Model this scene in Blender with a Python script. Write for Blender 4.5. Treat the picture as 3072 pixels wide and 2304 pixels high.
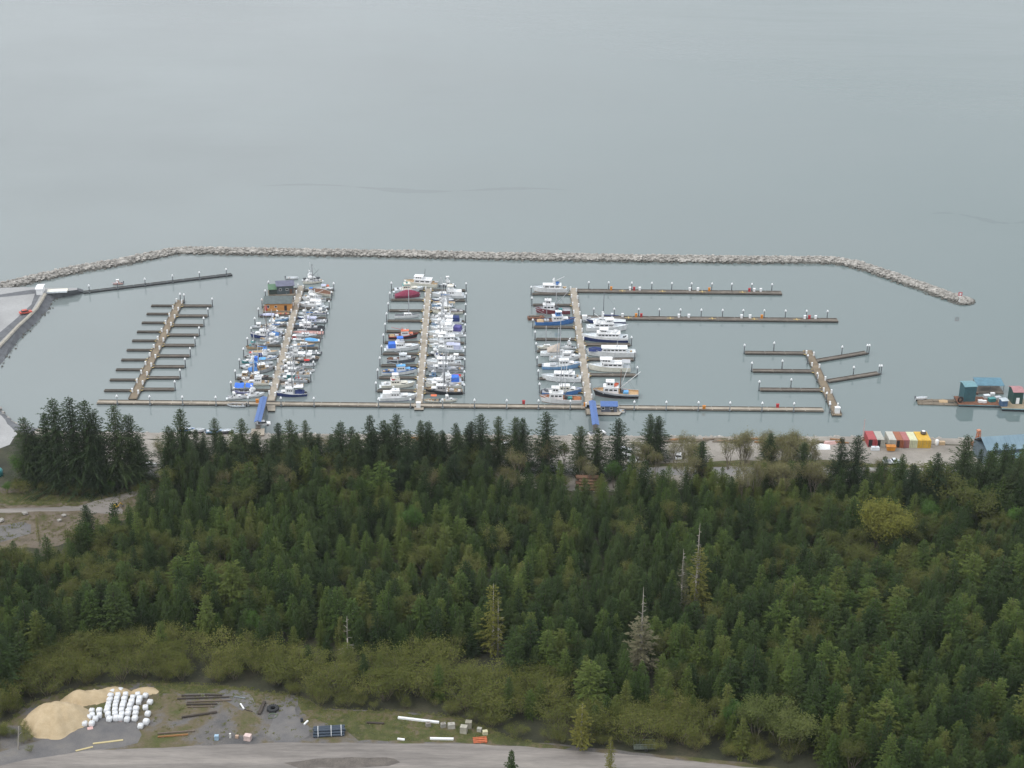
import bpy, bmesh, math, random
from mathutils import Vector, Matrix, noise
from mathutils.geometry import tessellate_polygon

for _o in list(bpy.data.objects):
    bpy.data.objects.remove(_o)
SC = bpy.context.scene
COL = SC.collection
RND = random.Random(7)
R = math.radians

# ---------------------------------------------------------------- camera
CAM_H = 210.0
PITCH = 23.7
ROLL = 0.75
FOCAL = 4689.0                       # focal length in photograph pixels (3072 wide)
cam_d = bpy.data.cameras.new("camera")
cam = bpy.data.objects.new("camera", cam_d)
COL.objects.link(cam)
CAM_M = Matrix.Rotation(R(90 - PITCH), 3, 'X') @ Matrix.Rotation(R(ROLL), 3, 'Z')
cam.matrix_world = Matrix.Translation((0, 0, CAM_H)) @ CAM_M.to_4x4()
cam_d.sensor_width = 36.0
cam_d.lens = FOCAL / 3072 * 36.0
cam_d.clip_start = 1.0
cam_d.clip_end = 20000.0
SC.camera = cam
SC.render.resolution_x = 1024
SC.render.resolution_y = 768

# ---------------------------------------------------------------- sky, sun, exposure
SUN_EL, SUN_ROT = R(52), R(-118)     # sun veiled by cloud, high on the left and a little behind the viewer
world = bpy.data.worlds.new("World")
SC.world = world
world.use_nodes = True
wn = world.node_tree
wn.nodes.clear()
w_out = wn.nodes.new("ShaderNodeOutputWorld")
w_bg = wn.nodes.new("ShaderNodeBackground")
w_sky = wn.nodes.new("ShaderNodeTexSky")
w_sky.sky_type = 'NISHITA'
w_sky.sun_disc = False
w_sky.sun_elevation = SUN_EL
w_sky.sun_rotation = SUN_ROT
w_sky.air_density = 1.0
w_sky.dust_density = 4.0
w_sky.ozone_density = 1.0
w_hsv = wn.nodes.new("ShaderNodeHueSaturation")      # cloud cover takes the blue out of the sky
w_hsv.inputs["Saturation"].default_value = 0.16
w_mix = wn.nodes.new("ShaderNodeMixRGB")             # and evens it out
w_mix.inputs[0].default_value = 0.86
w_mix.inputs[2].default_value = (9.35, 9.80, 10.30, 1)
wn.links.new(w_sky.outputs[0], w_hsv.inputs["Color"])
wn.links.new(w_hsv.outputs[0], w_mix.inputs[1])
# overcast dome: brightest overhead, dimmer all round the horizon
w_tc = wn.nodes.new("ShaderNodeTexCoord")
w_sep = wn.nodes.new("ShaderNodeSeparateXYZ")
wn.links.new(w_tc.outputs["Generated"], w_sep.inputs[0])
w_mr = wn.nodes.new("ShaderNodeMapRange")
w_mr.inputs["From Min"].default_value = 0.0
w_mr.inputs["From Max"].default_value = 1.0
w_mr.inputs["To Min"].default_value = 0.66
w_mr.inputs["To Max"].default_value = 1.22
wn.links.new(w_sep.outputs["Z"], w_mr.inputs["Value"])
w_mul = wn.nodes.new("ShaderNodeMixRGB")
w_mul.blend_type = 'MULTIPLY'
w_mul.inputs[0].default_value = 1.0
wn.links.new(w_mix.outputs[0], w_mul.inputs[1])
wn.links.new(w_mr.outputs[0], w_mul.inputs[2])
wn.links.new(w_mul.outputs[0], w_bg.inputs[0])
w_bg.inputs[1].default_value = 0.145
wn.links.new(w_bg.outputs[0], w_out.inputs[0])

sun_d = bpy.data.lights.new("sun", 'SUN')
sun_d.energy = 1.3
sun_d.angle = R(25)
sun_d.color = (1.0, 0.96, 0.9)
sun = bpy.data.objects.new("sun", sun_d)
COL.objects.link(sun)
_sd = Vector((math.sin(SUN_ROT) * math.cos(SUN_EL), math.cos(SUN_ROT) * math.cos(SUN_EL), math.sin(SUN_EL)))
sun.rotation_euler = _sd.to_track_quat('Z', 'Y').to_euler()

SC.view_settings.view_transform = 'Standard'
SC.view_settings.look = 'None'
SC.view_settings.exposure = -0.10
SC.view_settings.gamma = 1.0
SC.view_settings.use_curve_mapping = False
SC.render.engine = 'CYCLES'
SC.cycles.max_bounces = 6
SC.cycles.diffuse_bounces = 3
SC.cycles.glossy_bounces = 3
SC.cycles.transmission_bounces = 3
SC.cycles.volume_bounces = 0
SC.cycles.use_denoising = True

# ---------------------------------------------------------------- pixel -> place helpers
# every entry: origin and scale of an enlarged view of the photograph
ZV = {'s': (0, 0, 1.0), 'd': (0, 0, 1.38879),
      'z1': (0, 700, .36166), 'z2': (640, 780, .18083), 'z3': (640, 980, .18083), 'z4': (1120, 780, .14467),
      'z5': (1120, 1000, .14467), 'z6': (1560, 800, .18083), 'z7': (1560, 1000, .18083), 'z8': (2180, 980, .23508),
      'y0': (0, 2000, .36166), 'y1': (800, 2000, .36166), 'y2': (1500, 1900, .36166), 'y5': (220, 2040, .11754),
      'y6': (480, 2040, .217), 'r1': (2300, 1080, .34964), 'r2': (2700, 1100, .19285), 'r3': (1700, 820, .38879),
      'l1': (0, 1180, .27726), 'm1': (1400, 1200, .36166), 'm4': (400, 1220, .4629), 'b8': (2200, 700, .39421),
      'f3': (2048, 1300, .4629)}
EYE = Vector((0, 0, CAM_H))
LAND_A, LAND_B = 2.6, 0.02           # land: z = A + B * (430 - y)


def ray(k, x, y):
    ox, oy, s = ZV[k]
    u, v = ox + x * s, oy + y * s
    return CAM_M @ Vector(((u - 1536) / FOCAL, -(v - 1152) / FOCAL, -1.0))


def P(k, x, y, z=0.0):
    """point of the level z seen there"""
    d = ray(k, x, y)
    return EYE + d * ((z - CAM_H) / d.z)


def G(k, x, y, up=0.0):
    """point of the land (raised by up) seen there"""
    d = ray(k, x, y)
    t = (LAND_A + LAND_B * 430 + up - CAM_H) / (d.z + LAND_B * d.y)
    p = EYE + d * t
    p.z -= up
    return p


def land_z(y):
    return LAND_A + LAND_B * (430 - y)


def to_d(p):
    """place -> pixel of the 2212 wide view"""
    q = CAM_M.transposed() @ (Vector(p) - EYE)
    return ((1536 + FOCAL * q.x / -q.z) / 1.38879, (1152 - FOCAL * q.y / -q.z) / 1.38879)


# ---------------------------------------------------------------- materials
def srgb(r, g, b):
    f = lambda c: (c / 255 / 12.92) if c / 255 <= .04045 else ((c / 255 + .055) / 1.055) ** 2.4
    return (f(r), f(g), f(b))


MATS = {}


def base_mat(name):
    m = bpy.data.materials.new(name)
    m.use_nodes = True
    return m, m.node_tree, m.node_tree.nodes["Principled BSDF"]


def node(nt, typ, **kw):
    n = nt.nodes.new(typ)
    for k, v in kw.items():
        if k in n.inputs:
            n.inputs[k].default_value = v
        else:
            setattr(n, k, v)
    return n


def ramp(nt, src, stops):
    r = nt.nodes.new("ShaderNodeValToRGB")
    e = r.color_ramp.elements
    while len(e) < len(stops):
        e.new(0.5)
    for i, (p, c) in enumerate(stops):
        e[i].position = p
        e[i].color = (*c, 1)
    nt.links.new(src, r.inputs[0])
    return r


def paint(col, rough=0.55, wear=0.16, scale=0.9, metal=0.0):
    """painted / plain surface with a little grime"""
    key = ('p', tuple(round(c, 3) for c in col), rough, wear, metal)
    if key in MATS:
        return MATS[key]
    m, nt, b = base_mat("paint")
    tc = node(nt, "ShaderNodeTexCoord")
    nz = node(nt, "ShaderNodeTexNoise", Scale=scale, Detail=6.0, Roughness=0.65)
    nt.links.new(tc.outputs["Object"], nz.inputs["Vector"])
    d = tuple(c * (1 - wear * 2.2) + 0.02 * wear for c in col)
    r = ramp(nt, nz.outputs["Fac"], [(0.3, d), (0.62, col)])
    nt.links.new(r.outputs[0], b.inputs["Base Color"])
    b.inputs["Roughness"].default_value = rough
    b.inputs["Metallic"].default_value = metal
    MATS[key] = m
    return m


def noisy(name, stops, scale, rough=0.9, detail=8.0, coord="Object", bump=0.0, bscale=None, stretch=None, second=None):
    m, nt, b = base_mat(name)
    tc = node(nt, "ShaderNodeTexCoord")
    src = tc.outputs[coord]
    if stretch:
        mp = node(nt, "ShaderNodeMapping")
        mp.inputs["Scale"].default_value = stretch
        nt.links.new(src, mp.inputs["Vector"])
        src = mp.outputs[0]
    nz = node(nt, "ShaderNodeTexNoise", Scale=scale, Detail=detail, Roughness=0.62)
    nt.links.new(src, nz.inputs["Vector"])
    r = ramp(nt, nz.outputs["Fac"], stops)
    out = r.outputs[0]
    if second:                                   # fine grain over the large patches
        n2 = node(nt, "ShaderNodeTexNoise", Scale=second[0], Detail=6.0, Roughness=0.7)
        nt.links.new(src, n2.inputs["Vector"])
        r2 = ramp(nt, n2.outputs["Fac"], [(0.3, (second[1],) * 3), (0.7, (second[2],) * 3)])
        mx = node(nt, "ShaderNodeMixRGB", blend_type='MULTIPLY')
        mx.inputs[0].default_value = 1.0
        nt.links.new(out, mx.inputs[1])
        nt.links.new(r2.outputs[0], mx.inputs[2])
        out = mx.outputs[0]
    nt.links.new(out, b.inputs["Base Color"])
    b.inputs["Roughness"].default_value = rough
    if bump:
        n3 = node(nt, "ShaderNodeTexNoise", Scale=bscale or scale * 4, Detail=6.0)
        nt.links.new(src, n3.inputs["Vector"])
        bp = node(nt, "ShaderNodeBump", Strength=bump, Distance=0.3)
        nt.links.new(n3.outputs["Fac"], bp.inputs["Height"])
        nt.links.new(bp.outputs[0], b.inputs["Normal"])
    return m


def leafy(name, stops, trans=0.25, rough=0.7, per_tree=0.35):
    """foliage: colour differs from tree to tree and from clump to clump"""
    m, nt, b = base_mat(name)
    oi = node(nt, "ShaderNodeObjectInfo")
    tc = node(nt, "ShaderNodeTexCoord")
    nz = node(nt, "ShaderNodeTexNoise", Scale=0.9, Detail=3.0)
    nt.links.new(tc.outputs["Object"], nz.inputs["Vector"])
    ad = node(nt, "ShaderNodeMath", operation='MULTIPLY_ADD')
    nt.links.new(oi.outputs["Random"], ad.inputs[0])
    ad.inputs[1].default_value = per_tree * 2
    sb = node(nt, "ShaderNodeMath", operation='SUBTRACT')
    nt.links.new(nz.outputs["Fac"], sb.inputs[0])
    sb.inputs[1].default_value = per_tree
    nt.links.new(sb.outputs[0], ad.inputs[2])
    r = ramp(nt, ad.outputs[0], stops)
    nt.links.new(r.outputs[0], b.inputs["Base Color"])
    b.inputs["Roughness"].default_value = rough
    b.inputs["Specular IOR Level"].default_value = 0.06
    tr = node(nt, "ShaderNodeBsdfTranslucent")
    nt.links.new(r.outputs[0], tr.inputs["Color"])
    mx = node(nt, "ShaderNodeMixShader", Fac=trans)
    nt.links.new(b.outputs[0], mx.inputs[1])
    nt.links.new(tr.outputs[0], mx.inputs[2])
    nt.links.new(mx.outputs[0], nt.nodes["Material Output"].inputs["Surface"])
    return m


WHITE = (.78, .79, .80)
M_GLASS = paint((.015, .018, .022), 0.12, 0.0)
M_DECK_TAN = noisy("dock_deck_tan", [(.3, srgb(144, 135, 122)), (.7, srgb(178, 168, 153))], 0.35, bump=.2, second=(5, .82, 1.08))
M_DECK_BROWN = noisy("dock_deck_brown", [(.3, srgb(108, 96, 80)), (.7, srgb(142, 128, 108))], 0.4, bump=.2, second=(5, .8, 1.1))
M_DECK_GREY = noisy("dock_deck_grey", [(.3, srgb(92, 86, 80)), (.7, srgb(128, 119, 109))], 0.4, bump=.2, second=(5, .8, 1.1))
M_FLOAT = paint(srgb(52, 54, 55), 0.85)
M_RAIL = paint(srgb(104, 98, 90), 0.8)
M_STEEL = paint(srgb(138, 144, 148), 0.45, metal=0.3)
M_PILE_DARK = paint(srgb(92, 98, 102), 0.6)
M_CAP = paint((.86, .87, .88), 0.4, 0.02)
M_YELLOW = paint(srgb(204, 178, 116), 0.6)
M_RUST = noisy("rusted_steel", [(.3, srgb(84, 56, 44)), (.7, srgb(142, 98, 74))], 1.2)
M_LOG = noisy("weathered_log", [(.3, srgb(96, 88, 78)), (.7, srgb(150, 138, 122))], 1.0, stretch=(.15, 1, 1))
M_ORANGE = paint(srgb(224, 142, 48))
M_RED = paint(srgb(186, 52, 56))
M_BARK = noisy("bark", [(.3, (.035, .028, .022)), (.7, (.10, .085, .07))], 3.0)
M_DEAD = noisy("dead_wood", [(.3, (.22, .20, .17)), (.7, (.40, .37, .33))], 2.0)
M_TWIG = noisy("alder_twigs", [(.3, (.10, .078, .055)), (.7, (.20, .165, .125))], 1.5)
M_ROCK = noisy("breakwater_rock", [(.25, srgb(112, 109, 104)), (.5, srgb(164, 160, 154)), (.75, srgb(214, 209, 202))], 0.45, second=(2.2, .7, 1.1))
_nt = M_ROCK.node_tree                           # tide mark: weed and wet stone near the waterline
_g = node(_nt, "ShaderNodeNewGeometry")
_sp = node(_nt, "ShaderNodeSeparateXYZ")
_nt.links.new(_g.outputs["Position"], _sp.inputs[0])
_mr = node(_nt, "ShaderNodeMapRange")
_mr.inputs["From Min"].default_value, _mr.inputs["From Max"].default_value = .45, .8
_mr.inputs["To Min"].default_value, _mr.inputs["To Max"].default_value = .75, 0.0
_nt.links.new(_sp.outputs["Z"], _mr.inputs["Value"])
_mx = node(_nt, "ShaderNodeMixRGB")
_bs = _nt.nodes["Principled BSDF"]
_src = _bs.inputs["Base Color"].links[0].from_socket
_nt.links.new(_mr.outputs[0], _mx.inputs[0])
_nt.links.new(_src, _mx.inputs[1])
_mx.inputs[2].default_value = (.045, .045, .035, 1)
_nt.links.new(_mx.outputs[0], _bs.inputs["Base Color"])


# ---------------------------------------------------------------- mesh helpers
class MB:
    def __init__(s):
        s.v, s.f, s.m = [], [], []

    def add(s, vs, fs, m=0):
        n = len(s.v)
        s.v += [tuple(q) for q in vs]
        s.f += [tuple(i + n for i in f) for f in fs]
        s.m += [m] * len(fs)
        return s

    def box(s, c, d, rz=0.0, m=0, ry=0.0, taper=1.0):
        hx, hy, hz = d[0] / 2, d[1] / 2, d[2] / 2
        M3 = Matrix.Rotation(rz, 3, 'Z') @ Matrix.Rotation(ry, 3, 'Y')
        vs = []
        for z, k in ((-hz, 1.0), (hz, taper)):
            for x, y in ((-hx, -hy), (hx, -hy), (hx, hy), (-hx, hy)):
                vs.append(Vector(c) + M3 @ Vector((x * k, y * k, z)))
        return s.add(vs, [(3, 2, 1, 0), (4, 5, 6, 7), (0, 1, 5, 4), (1, 2, 6, 5), (2, 3, 7, 6), (3, 0, 4, 7)], m)

    def hexa(s, lo, hi, m=0):
        """solid between two quads given in the same order (lo counter-clockwise seen from above)"""
        return s.add(list(lo) + list(hi), [(3, 2, 1, 0), (4, 5, 6, 7), (0, 1, 5, 4), (1, 2, 6, 5), (2, 3, 7, 6), (3, 0, 4, 7)], m)

    def tube(s, a, b, r0, r1=None, n=6, m=0):
        a, b = Vector(a), Vector(b)
        r1 = r0 if r1 is None else r1
        d = (b - a)
        if d.length < 1e-6:
            return s
        d.normalize()
        u = d.orthogonal().normalized()
        w = d.cross(u)
        vs = []
        for p, r in ((a, r0), (b, r1)):
            for i in range(n):
                t = 2 * math.pi * i / n
                vs.append(p + (u * math.cos(t) + w * math.sin(t)) * r)
        fs = [(i, (i + 1) % n, n + (i + 1) % n, n + i) for i in range(n)]
        fs += [tuple(range(n - 1, -1, -1)), tuple(range(n, 2 * n))]
        return s.add(vs, fs, m)

    def lathe(s, prof, c=(0, 0, 0), n=10, m=0):
        vs, fs = [], []
        for r, z in prof:
            for i in range(n):
                t = 2 * math.pi * i / n
                vs.append((c[0] + r * math.cos(t), c[1] + r * math.sin(t), c[2] + z))
        k = len(prof)
        for j in range(k - 1):
            for i in range(n):
                fs.append((j * n + i, j * n + (i + 1) % n, (j + 1) * n + (i + 1) % n, (j + 1) * n + i))
        fs += [tuple(range(n - 1, -1, -1)), tuple((k - 1) * n + i for i in range(n))]
        return s.add(vs, fs, m)

    def prism(s, poly, z0, z1, m=0, mtop=None, batter=0.0):
        """poly: list of (x, y), z0 < z1; batter grows the foot outwards"""
        n = len(poly)
        c = (sum(p[0] for p in poly) / n, sum(p[1] for p in poly) / n)
        lo = []
        for x, y in poly:
            dx, dy = x - c[0], y - c[1]
            k = 1 + batter / max(1e-6, math.hypot(dx, dy))
            lo.append((c[0] + dx * k, c[1] + dy * k, z0))
        vs = lo + [(x, y, z1) for x, y in poly]
        s.add(vs, [(i, (i + 1) % n, n + (i + 1) % n, n + i) for i in range(n)], m)
        tris = tessellate_polygon([[Vector((x, y, 0)) for x, y in poly]])
        s.add([(x, y, z1) for x, y in poly], [tuple(t) for t in tris], m if mtop is None else mtop)
        return s

    def mesh(s, name, mats, smooth=False):
        me = bpy.data.meshes.new(name)
        me.from_pydata(s.v, [], s.f)
        for q in (mats if isinstance(mats, (list, tuple)) else [mats]):
            me.materials.append(q)
        if any(s.m):
            me.polygons.foreach_set("material_index", s.m)
        if smooth:
            me.polygons.foreach_set("use_smooth", [True] * len(me.polygons))
        me.update()
        return me

    def build(s, name, mats, parent=None, smooth=False, fix=False):
        me = s.mesh(name, mats, smooth)
        if fix:
            fix_normals(me)
        return link(name, me, parent)


def fix_normals(me):
    bm = bmesh.new()
    bm.from_mesh(me)
    bmesh.ops.recalc_face_normals(bm, faces=bm.faces)
    bm.to_mesh(me)
    bm.free()


def link(name, data, parent=None, loc=None, rz=None, sc=None):
    o = bpy.data.objects.new(name, data)
    COL.objects.link(o)
    if parent is not None:
        o.parent = parent
    if loc is not None:
        o.location = loc
    if rz is not None:
        o.rotation_euler = (0, 0, rz)
    if sc is not None:
        o.scale = sc if isinstance(sc, (tuple, list)) else (sc, sc, sc)
    return o


def tag(o, label=None, cat=None, group=None, kind=None):
    if label:
        o["label"] = label
    if cat:
        o["category"] = cat
    if group:
        o["group"] = group
    if kind:
        o["kind"] = kind
    return o


def thing(name, label, cat, loc=(0, 0, 0), rz=0.0, group=None):
    return tag(link(name, None, None, loc, rz), label, cat, group)


def sheet(name, pts, mat, up, wob=0.0, seed=1, kind='structure', seg=3.0):
    """flat sheet on the land plane, outline given as world points; its edge is uneven"""
    rr = random.Random(seed)
    out = []
    n = len(pts)
    for i in range(n):
        a, b = Vector(pts[i][:2]), Vector(pts[(i + 1) % n][:2])
        k = max(1, int((b - a).length / seg))
        for j in range(k):
            p = a.lerp(b, j / k)
            out.append(p + Vector((rr.uniform(-wob, wob), rr.uniform(-wob, wob))))
    vs = [Vector((p.x, p.y, land_z(p.y) + up)) for p in out]
    tris = tessellate_polygon([[Vector((p.x, p.y, 0)) for p in out]])
    mb = MB()
    fs = []
    for t in tris:
        a, b, c = (out[i] for i in t)
        cr = (b - a).x * (c - a).y - (b - a).y * (c - a).x
        fs.append(tuple(t) if cr > 0 else (t[0], t[2], t[1]))
    mb.add(vs, fs)
    o = mb.build(name, mat)
    return tag(o, kind=kind)
# ================================================================ WATER
def water_mat(name, body, rough_lo, rough_hi, bump, streak, ior=1.42):
    m, nt, b = base_mat(name)
    tc = node(nt, "ShaderNodeTexCoord")
    mp = node(nt, "ShaderNodeMapping")
    mp.inputs["Scale"].default_value = (1.0, 1.0, 1.0)
    nt.links.new(tc.outputs["Object"], mp.inputs["Vector"])
    # silt drifting in the water: large soft patches
    nz = node(nt, "ShaderNodeTexNoise", Scale=0.006, Detail=4.0)
    nt.links.new(mp.outputs[0], nz.inputs["Vector"])
    r = ramp(nt, nz.outputs["Fac"], [(.3, tuple(c * .9 for c in body)), (.7, tuple(c * 1.1 for c in body))])
    # body colour turns darker and greener to the right, with an uneven border
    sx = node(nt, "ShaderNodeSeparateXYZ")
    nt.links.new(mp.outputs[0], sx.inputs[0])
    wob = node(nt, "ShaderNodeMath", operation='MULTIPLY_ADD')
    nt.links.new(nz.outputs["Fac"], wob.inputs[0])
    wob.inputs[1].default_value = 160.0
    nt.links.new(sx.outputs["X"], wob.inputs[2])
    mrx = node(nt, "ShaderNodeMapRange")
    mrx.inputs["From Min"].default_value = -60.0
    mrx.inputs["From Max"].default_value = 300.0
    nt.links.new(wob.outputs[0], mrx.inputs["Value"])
    clear = node(nt, "ShaderNodeMixRGB")  # mix to the darker, greener body colour
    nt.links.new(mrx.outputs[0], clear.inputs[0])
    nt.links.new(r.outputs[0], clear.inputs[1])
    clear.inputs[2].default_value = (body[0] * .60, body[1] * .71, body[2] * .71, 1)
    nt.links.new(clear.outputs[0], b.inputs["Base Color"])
    b.inputs["IOR"].default_value = ior
    # wind streaks: rougher and smoother lanes
    ms = node(nt, "ShaderNodeMapping")
    ms.inputs["Scale"].default_value = (0.25, 1.0, 1.0)
    ms.inputs["Rotation"].default_value = (0, 0, R(8))
    nt.links.new(tc.outputs["Object"], ms.inputs["Vector"])
    ns = node(nt, "ShaderNodeTexNoise", Scale=0.02, Detail=5.0)
    nt.links.new(ms.outputs[0], ns.inputs["Vector"])
    # sheltered behind the breakwater, ruffled beyond it
    out_ = node(nt, "ShaderNodeMapRange")
    out_.interpolation_type = 'SMOOTHSTEP'
    out_.inputs["From Min"].default_value = 560.0
    out_.inputs["From Max"].default_value = 680.0
    nt.links.new(sx.outputs["Y"], out_.inputs["Value"])
    mr = node(nt, "ShaderNodeMapRange")
    mr.inputs["From Min"].default_value = .35
    mr.inputs["From Max"].default_value = .65
    mr.inputs["To Min"].default_value = rough_hi * .6
    mr.inputs["To Max"].default_value = rough_hi * 1.35
    nt.links.new(ns.outputs["Fac"], mr.inputs["Value"])
    rm = node(nt, "ShaderNodeMapRange")
    nt.links.new(out_.outputs[0], rm.inputs["Value"])
    rm.inputs["To Min"].default_value = rough_lo * 1.8
    nt.links.new(mr.outputs[0], rm.inputs["To Max"])
    nt.links.new(rm.outputs[0], b.inputs["Roughness"])
    bs1 = node(nt, "ShaderNodeMapRange")
    nt.links.new(out_.outputs[0], bs1.inputs["Value"])
    bs1.inputs["To Min"].default_value = bump * .2
    bs1.inputs["To Max"].default_value = bump
    bs2 = node(nt, "ShaderNodeMapRange")
    nt.links.new(out_.outputs[0], bs2.inputs["Value"])
    bs2.inputs["To Min"].default_value = streak * .2
    bs2.inputs["To Max"].default_value = streak
    # ripples and long low swell
    n1 = node(nt, "ShaderNodeTexNoise", Scale=0.55, Detail=4.0)
    nt.links.new(ms.outputs[0], n1.inputs["Vector"])
    wv = node(nt, "ShaderNodeTexNoise", Scale=0.11, Detail=3.0)
    mw = node(nt, "ShaderNodeMapping")
    mw.inputs["Scale"].default_value = (0.22, 1.0, 1.0)
    mw.inputs["Rotation"].default_value = (0, 0, R(-14))
    nt.links.new(tc.outputs["Object"], mw.inputs["Vector"])
    nt.links.new(mw.outputs[0], wv.inputs["Vector"])
    b1 = node(nt, "ShaderNodeBump", Strength=bump, Distance=0.10)
    nt.links.new(bs1.outputs[0], b1.inputs["Strength"])
    nt.links.new(n1.outputs["Fac"], b1.inputs["Height"])
    b2 = node(nt, "ShaderNodeBump", Strength=streak, Distance=0.6)
    nt.links.new(bs2.outputs[0], b2.inputs["Strength"])
    nt.links.new(wv.outputs["Fac"], b2.inputs["Height"])
    nt.links.new(b1.outputs[0], b2.inputs["Normal"])
    nt.links.new(b2.outputs[0], b.inputs["Normal"])
    return m


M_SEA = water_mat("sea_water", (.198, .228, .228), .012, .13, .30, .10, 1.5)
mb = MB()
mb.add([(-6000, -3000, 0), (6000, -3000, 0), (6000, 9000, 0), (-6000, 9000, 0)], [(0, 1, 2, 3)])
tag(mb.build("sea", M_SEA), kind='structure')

# lanes of ruffled water; their duller reflection is painted as a darker body colour
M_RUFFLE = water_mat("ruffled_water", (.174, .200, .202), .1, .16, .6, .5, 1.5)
for nm, (x0, y0, x1, y1) in enumerate([(560, 402, 1240, 414), (2010, 462, 2300, 488)]):
    a, b = P('d', x0, y0), P('d', x1, y1)
    mb = MB()
    n = 40
    rr = random.Random(nm)
    up_, dn_ = [], []
    for i in range(n + 1):
        t = i / n
        q = a.lerp(b, t)
        wv_ = (math.sin(t * math.pi) ** .7) * (1.8 + 1.3 * math.sin(t * 17 + nm) + rr.uniform(-.8, .8)) + .1
        up_.append((q.x, q.y + wv_ + 4 * math.sin(t * 9), .012))
        dn_.append((q.x, q.y - wv_ + 4 * math.sin(t * 9), .012))
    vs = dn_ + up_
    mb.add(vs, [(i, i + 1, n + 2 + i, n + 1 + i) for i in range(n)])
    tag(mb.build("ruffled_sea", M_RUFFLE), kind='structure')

# breakwater line: foot of its inner (harbour) side
BW_FOOT = [P('s', *q) for q in [(-420, 985), (-200, 925), (0, 876), (72, 859), (231, 823), (362, 801), (480, 777), (535, 766), (579, 765), (800, 769),
                                (1200, 776), (1528, 783), (1900, 789), (2200, 792.6), (2440, 794), (2507, 795), (2555, 805), (2640, 833), (2830, 900), (2864, 911)]]
# ================================================================ LAND
SHORE = [P('s', *q) for q in [(-900, 1120), (-300, 1140), (-60, 1180), (0, 1217), (25, 1250), (60, 1275), (150, 1294), (300, 1300), (600, 1303), (1000, 1305), (1400, 1308),
                              (1740, 1310), (2200, 1313), (2560, 1312), (2850, 1318), (3072, 1322), (3400, 1325), (4600, 1330)]]


def shore_y(x):
    if x <= SHORE[0].x:
        return SHORE[0].y
    for a, b in zip(SHORE, SHORE[1:]):
        if a.x <= x <= b.x:
            return a.y + (b.y - a.y) * (x - a.x) / (b.x - a.x)
    return SHORE[-1].y


def ground(x, y):
    d = shore_y(x) - y
    t = min(1, max(0, (d + 3) / 8))
    t = t * t * (3 - 2 * t)
    return -2.5 + (land_z(y) + 2.5) * t


M_SOIL = noisy("forest_floor", [(.3, (.018, .020, .010)), (.5, (.04, .042, .02)), (.7, (.07, .06, .035))], 0.12, second=(2.0, .6, 1.2))
M_GRAVEL = noisy("shore_gravel", [(.3, srgb(122, 116, 108)), (.5, srgb(146, 140, 132)), (.7, srgb(164, 158, 150))], 0.09, second=(3.0, .8, 1.1))
M_YARD = noisy("yard_gravel", [(.33, srgb(84, 83, 84)), (.45, srgb(104, 100, 97)), (.53, srgb(98, 88, 66)), (.63, srgb(76, 80, 38))], 0.11, second=(3.0, .72, 1.15))
M_YARDG = noisy("crushed_stone", [(.3, srgb(92, 91, 93)), (.6, srgb(112, 109, 107)), (.8, srgb(126, 120, 110))], 0.2, second=(4.0, .78, 1.12))
M_ROAD = noisy("gravel_road", [(.3, srgb(104, 99, 95)), (.5, srgb(130, 124, 119)), (.7, srgb(152, 145, 138))], 0.3, second=(3.0, .8, 1.1), stretch=(.12, 1, 1))
M_TARMAC = noisy("pale_asphalt", [(.3, srgb(136, 134, 134)), (.7, srgb(156, 154, 152))], 0.2, second=(4.0, .9, 1.06))
M_GRASS = noisy("rough_grass", [(.28, srgb(100, 97, 92)), (.40, srgb(98, 88, 62)), (.5, srgb(76, 80, 36)), (.6, srgb(62, 68, 28)), (.75, srgb(108, 98, 70))], 0.3, second=(3.0, .6, 1.2))
M_DIRT = noisy("bare_dirt", [(.3, srgb(84, 76, 60)), (.45, srgb(112, 101, 88)), (.55, srgb(92, 82, 62)), (.65, srgb(72, 76, 36))], 0.14, second=(2.5, .7, 1.15))
M_SPIT = noisy("packed_fill", [(.3, srgb(146, 146, 146)), (.7, srgb(172, 172, 172))], 0.05, second=(1.5, .88, 1.06))
M_REVET = noisy("dark_revetment", [(.3, srgb(86, 88, 92)), (.7, srgb(116, 118, 122))], 0.4, second=(2.0, .7, 1.2))

mb = MB()
xs = [-700, -500, -400] + [-330 + i * 8 for i in range(84)] + [400, 500, 700]
rows = []
for x in xs:
    ys = shore_y(x)
    yy = [-300, 0, 120, 200, 240, 280, 320, 360, 390] + [ys - 8, ys - 5, ys - 3.6, ys - 2.3, ys - 1, ys + .3, ys + 1.6, ys + 3]
    yy = sorted(set(min(v, ys + 3) for v in yy))
    yy = [-300, 0, 120, 200, 240, 280, 320, 350, 375] + [ys + q for q in (-9, -5, -3.6, -2.3, -1, .3, 1.6, 3)]
    rows.append([(x, y, ground(x, y)) for y in yy])
nr = len(rows[0])
vs = [p for r_ in rows for p in r_]
fs = [((i) * nr + j, (i + 1) * nr + j, (i + 1) * nr + j + 1, i * nr + j + 1) for i in range(len(rows) - 1) for j in range(nr - 1)]
mb.add(vs, fs)
mb.m = []
for i in range(len(rows) - 1):
    for j in range(nr - 1):
        q = rows[i][j]
        dx, dy = to_d(q)
        mb.m.append((2 if dx < 70 else 1) if j >= nr - 8 else 0)
land = mb.build("ground", [M_SOIL, M_GRAVEL, M_REVET])
tag(land, kind='structure')

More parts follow.
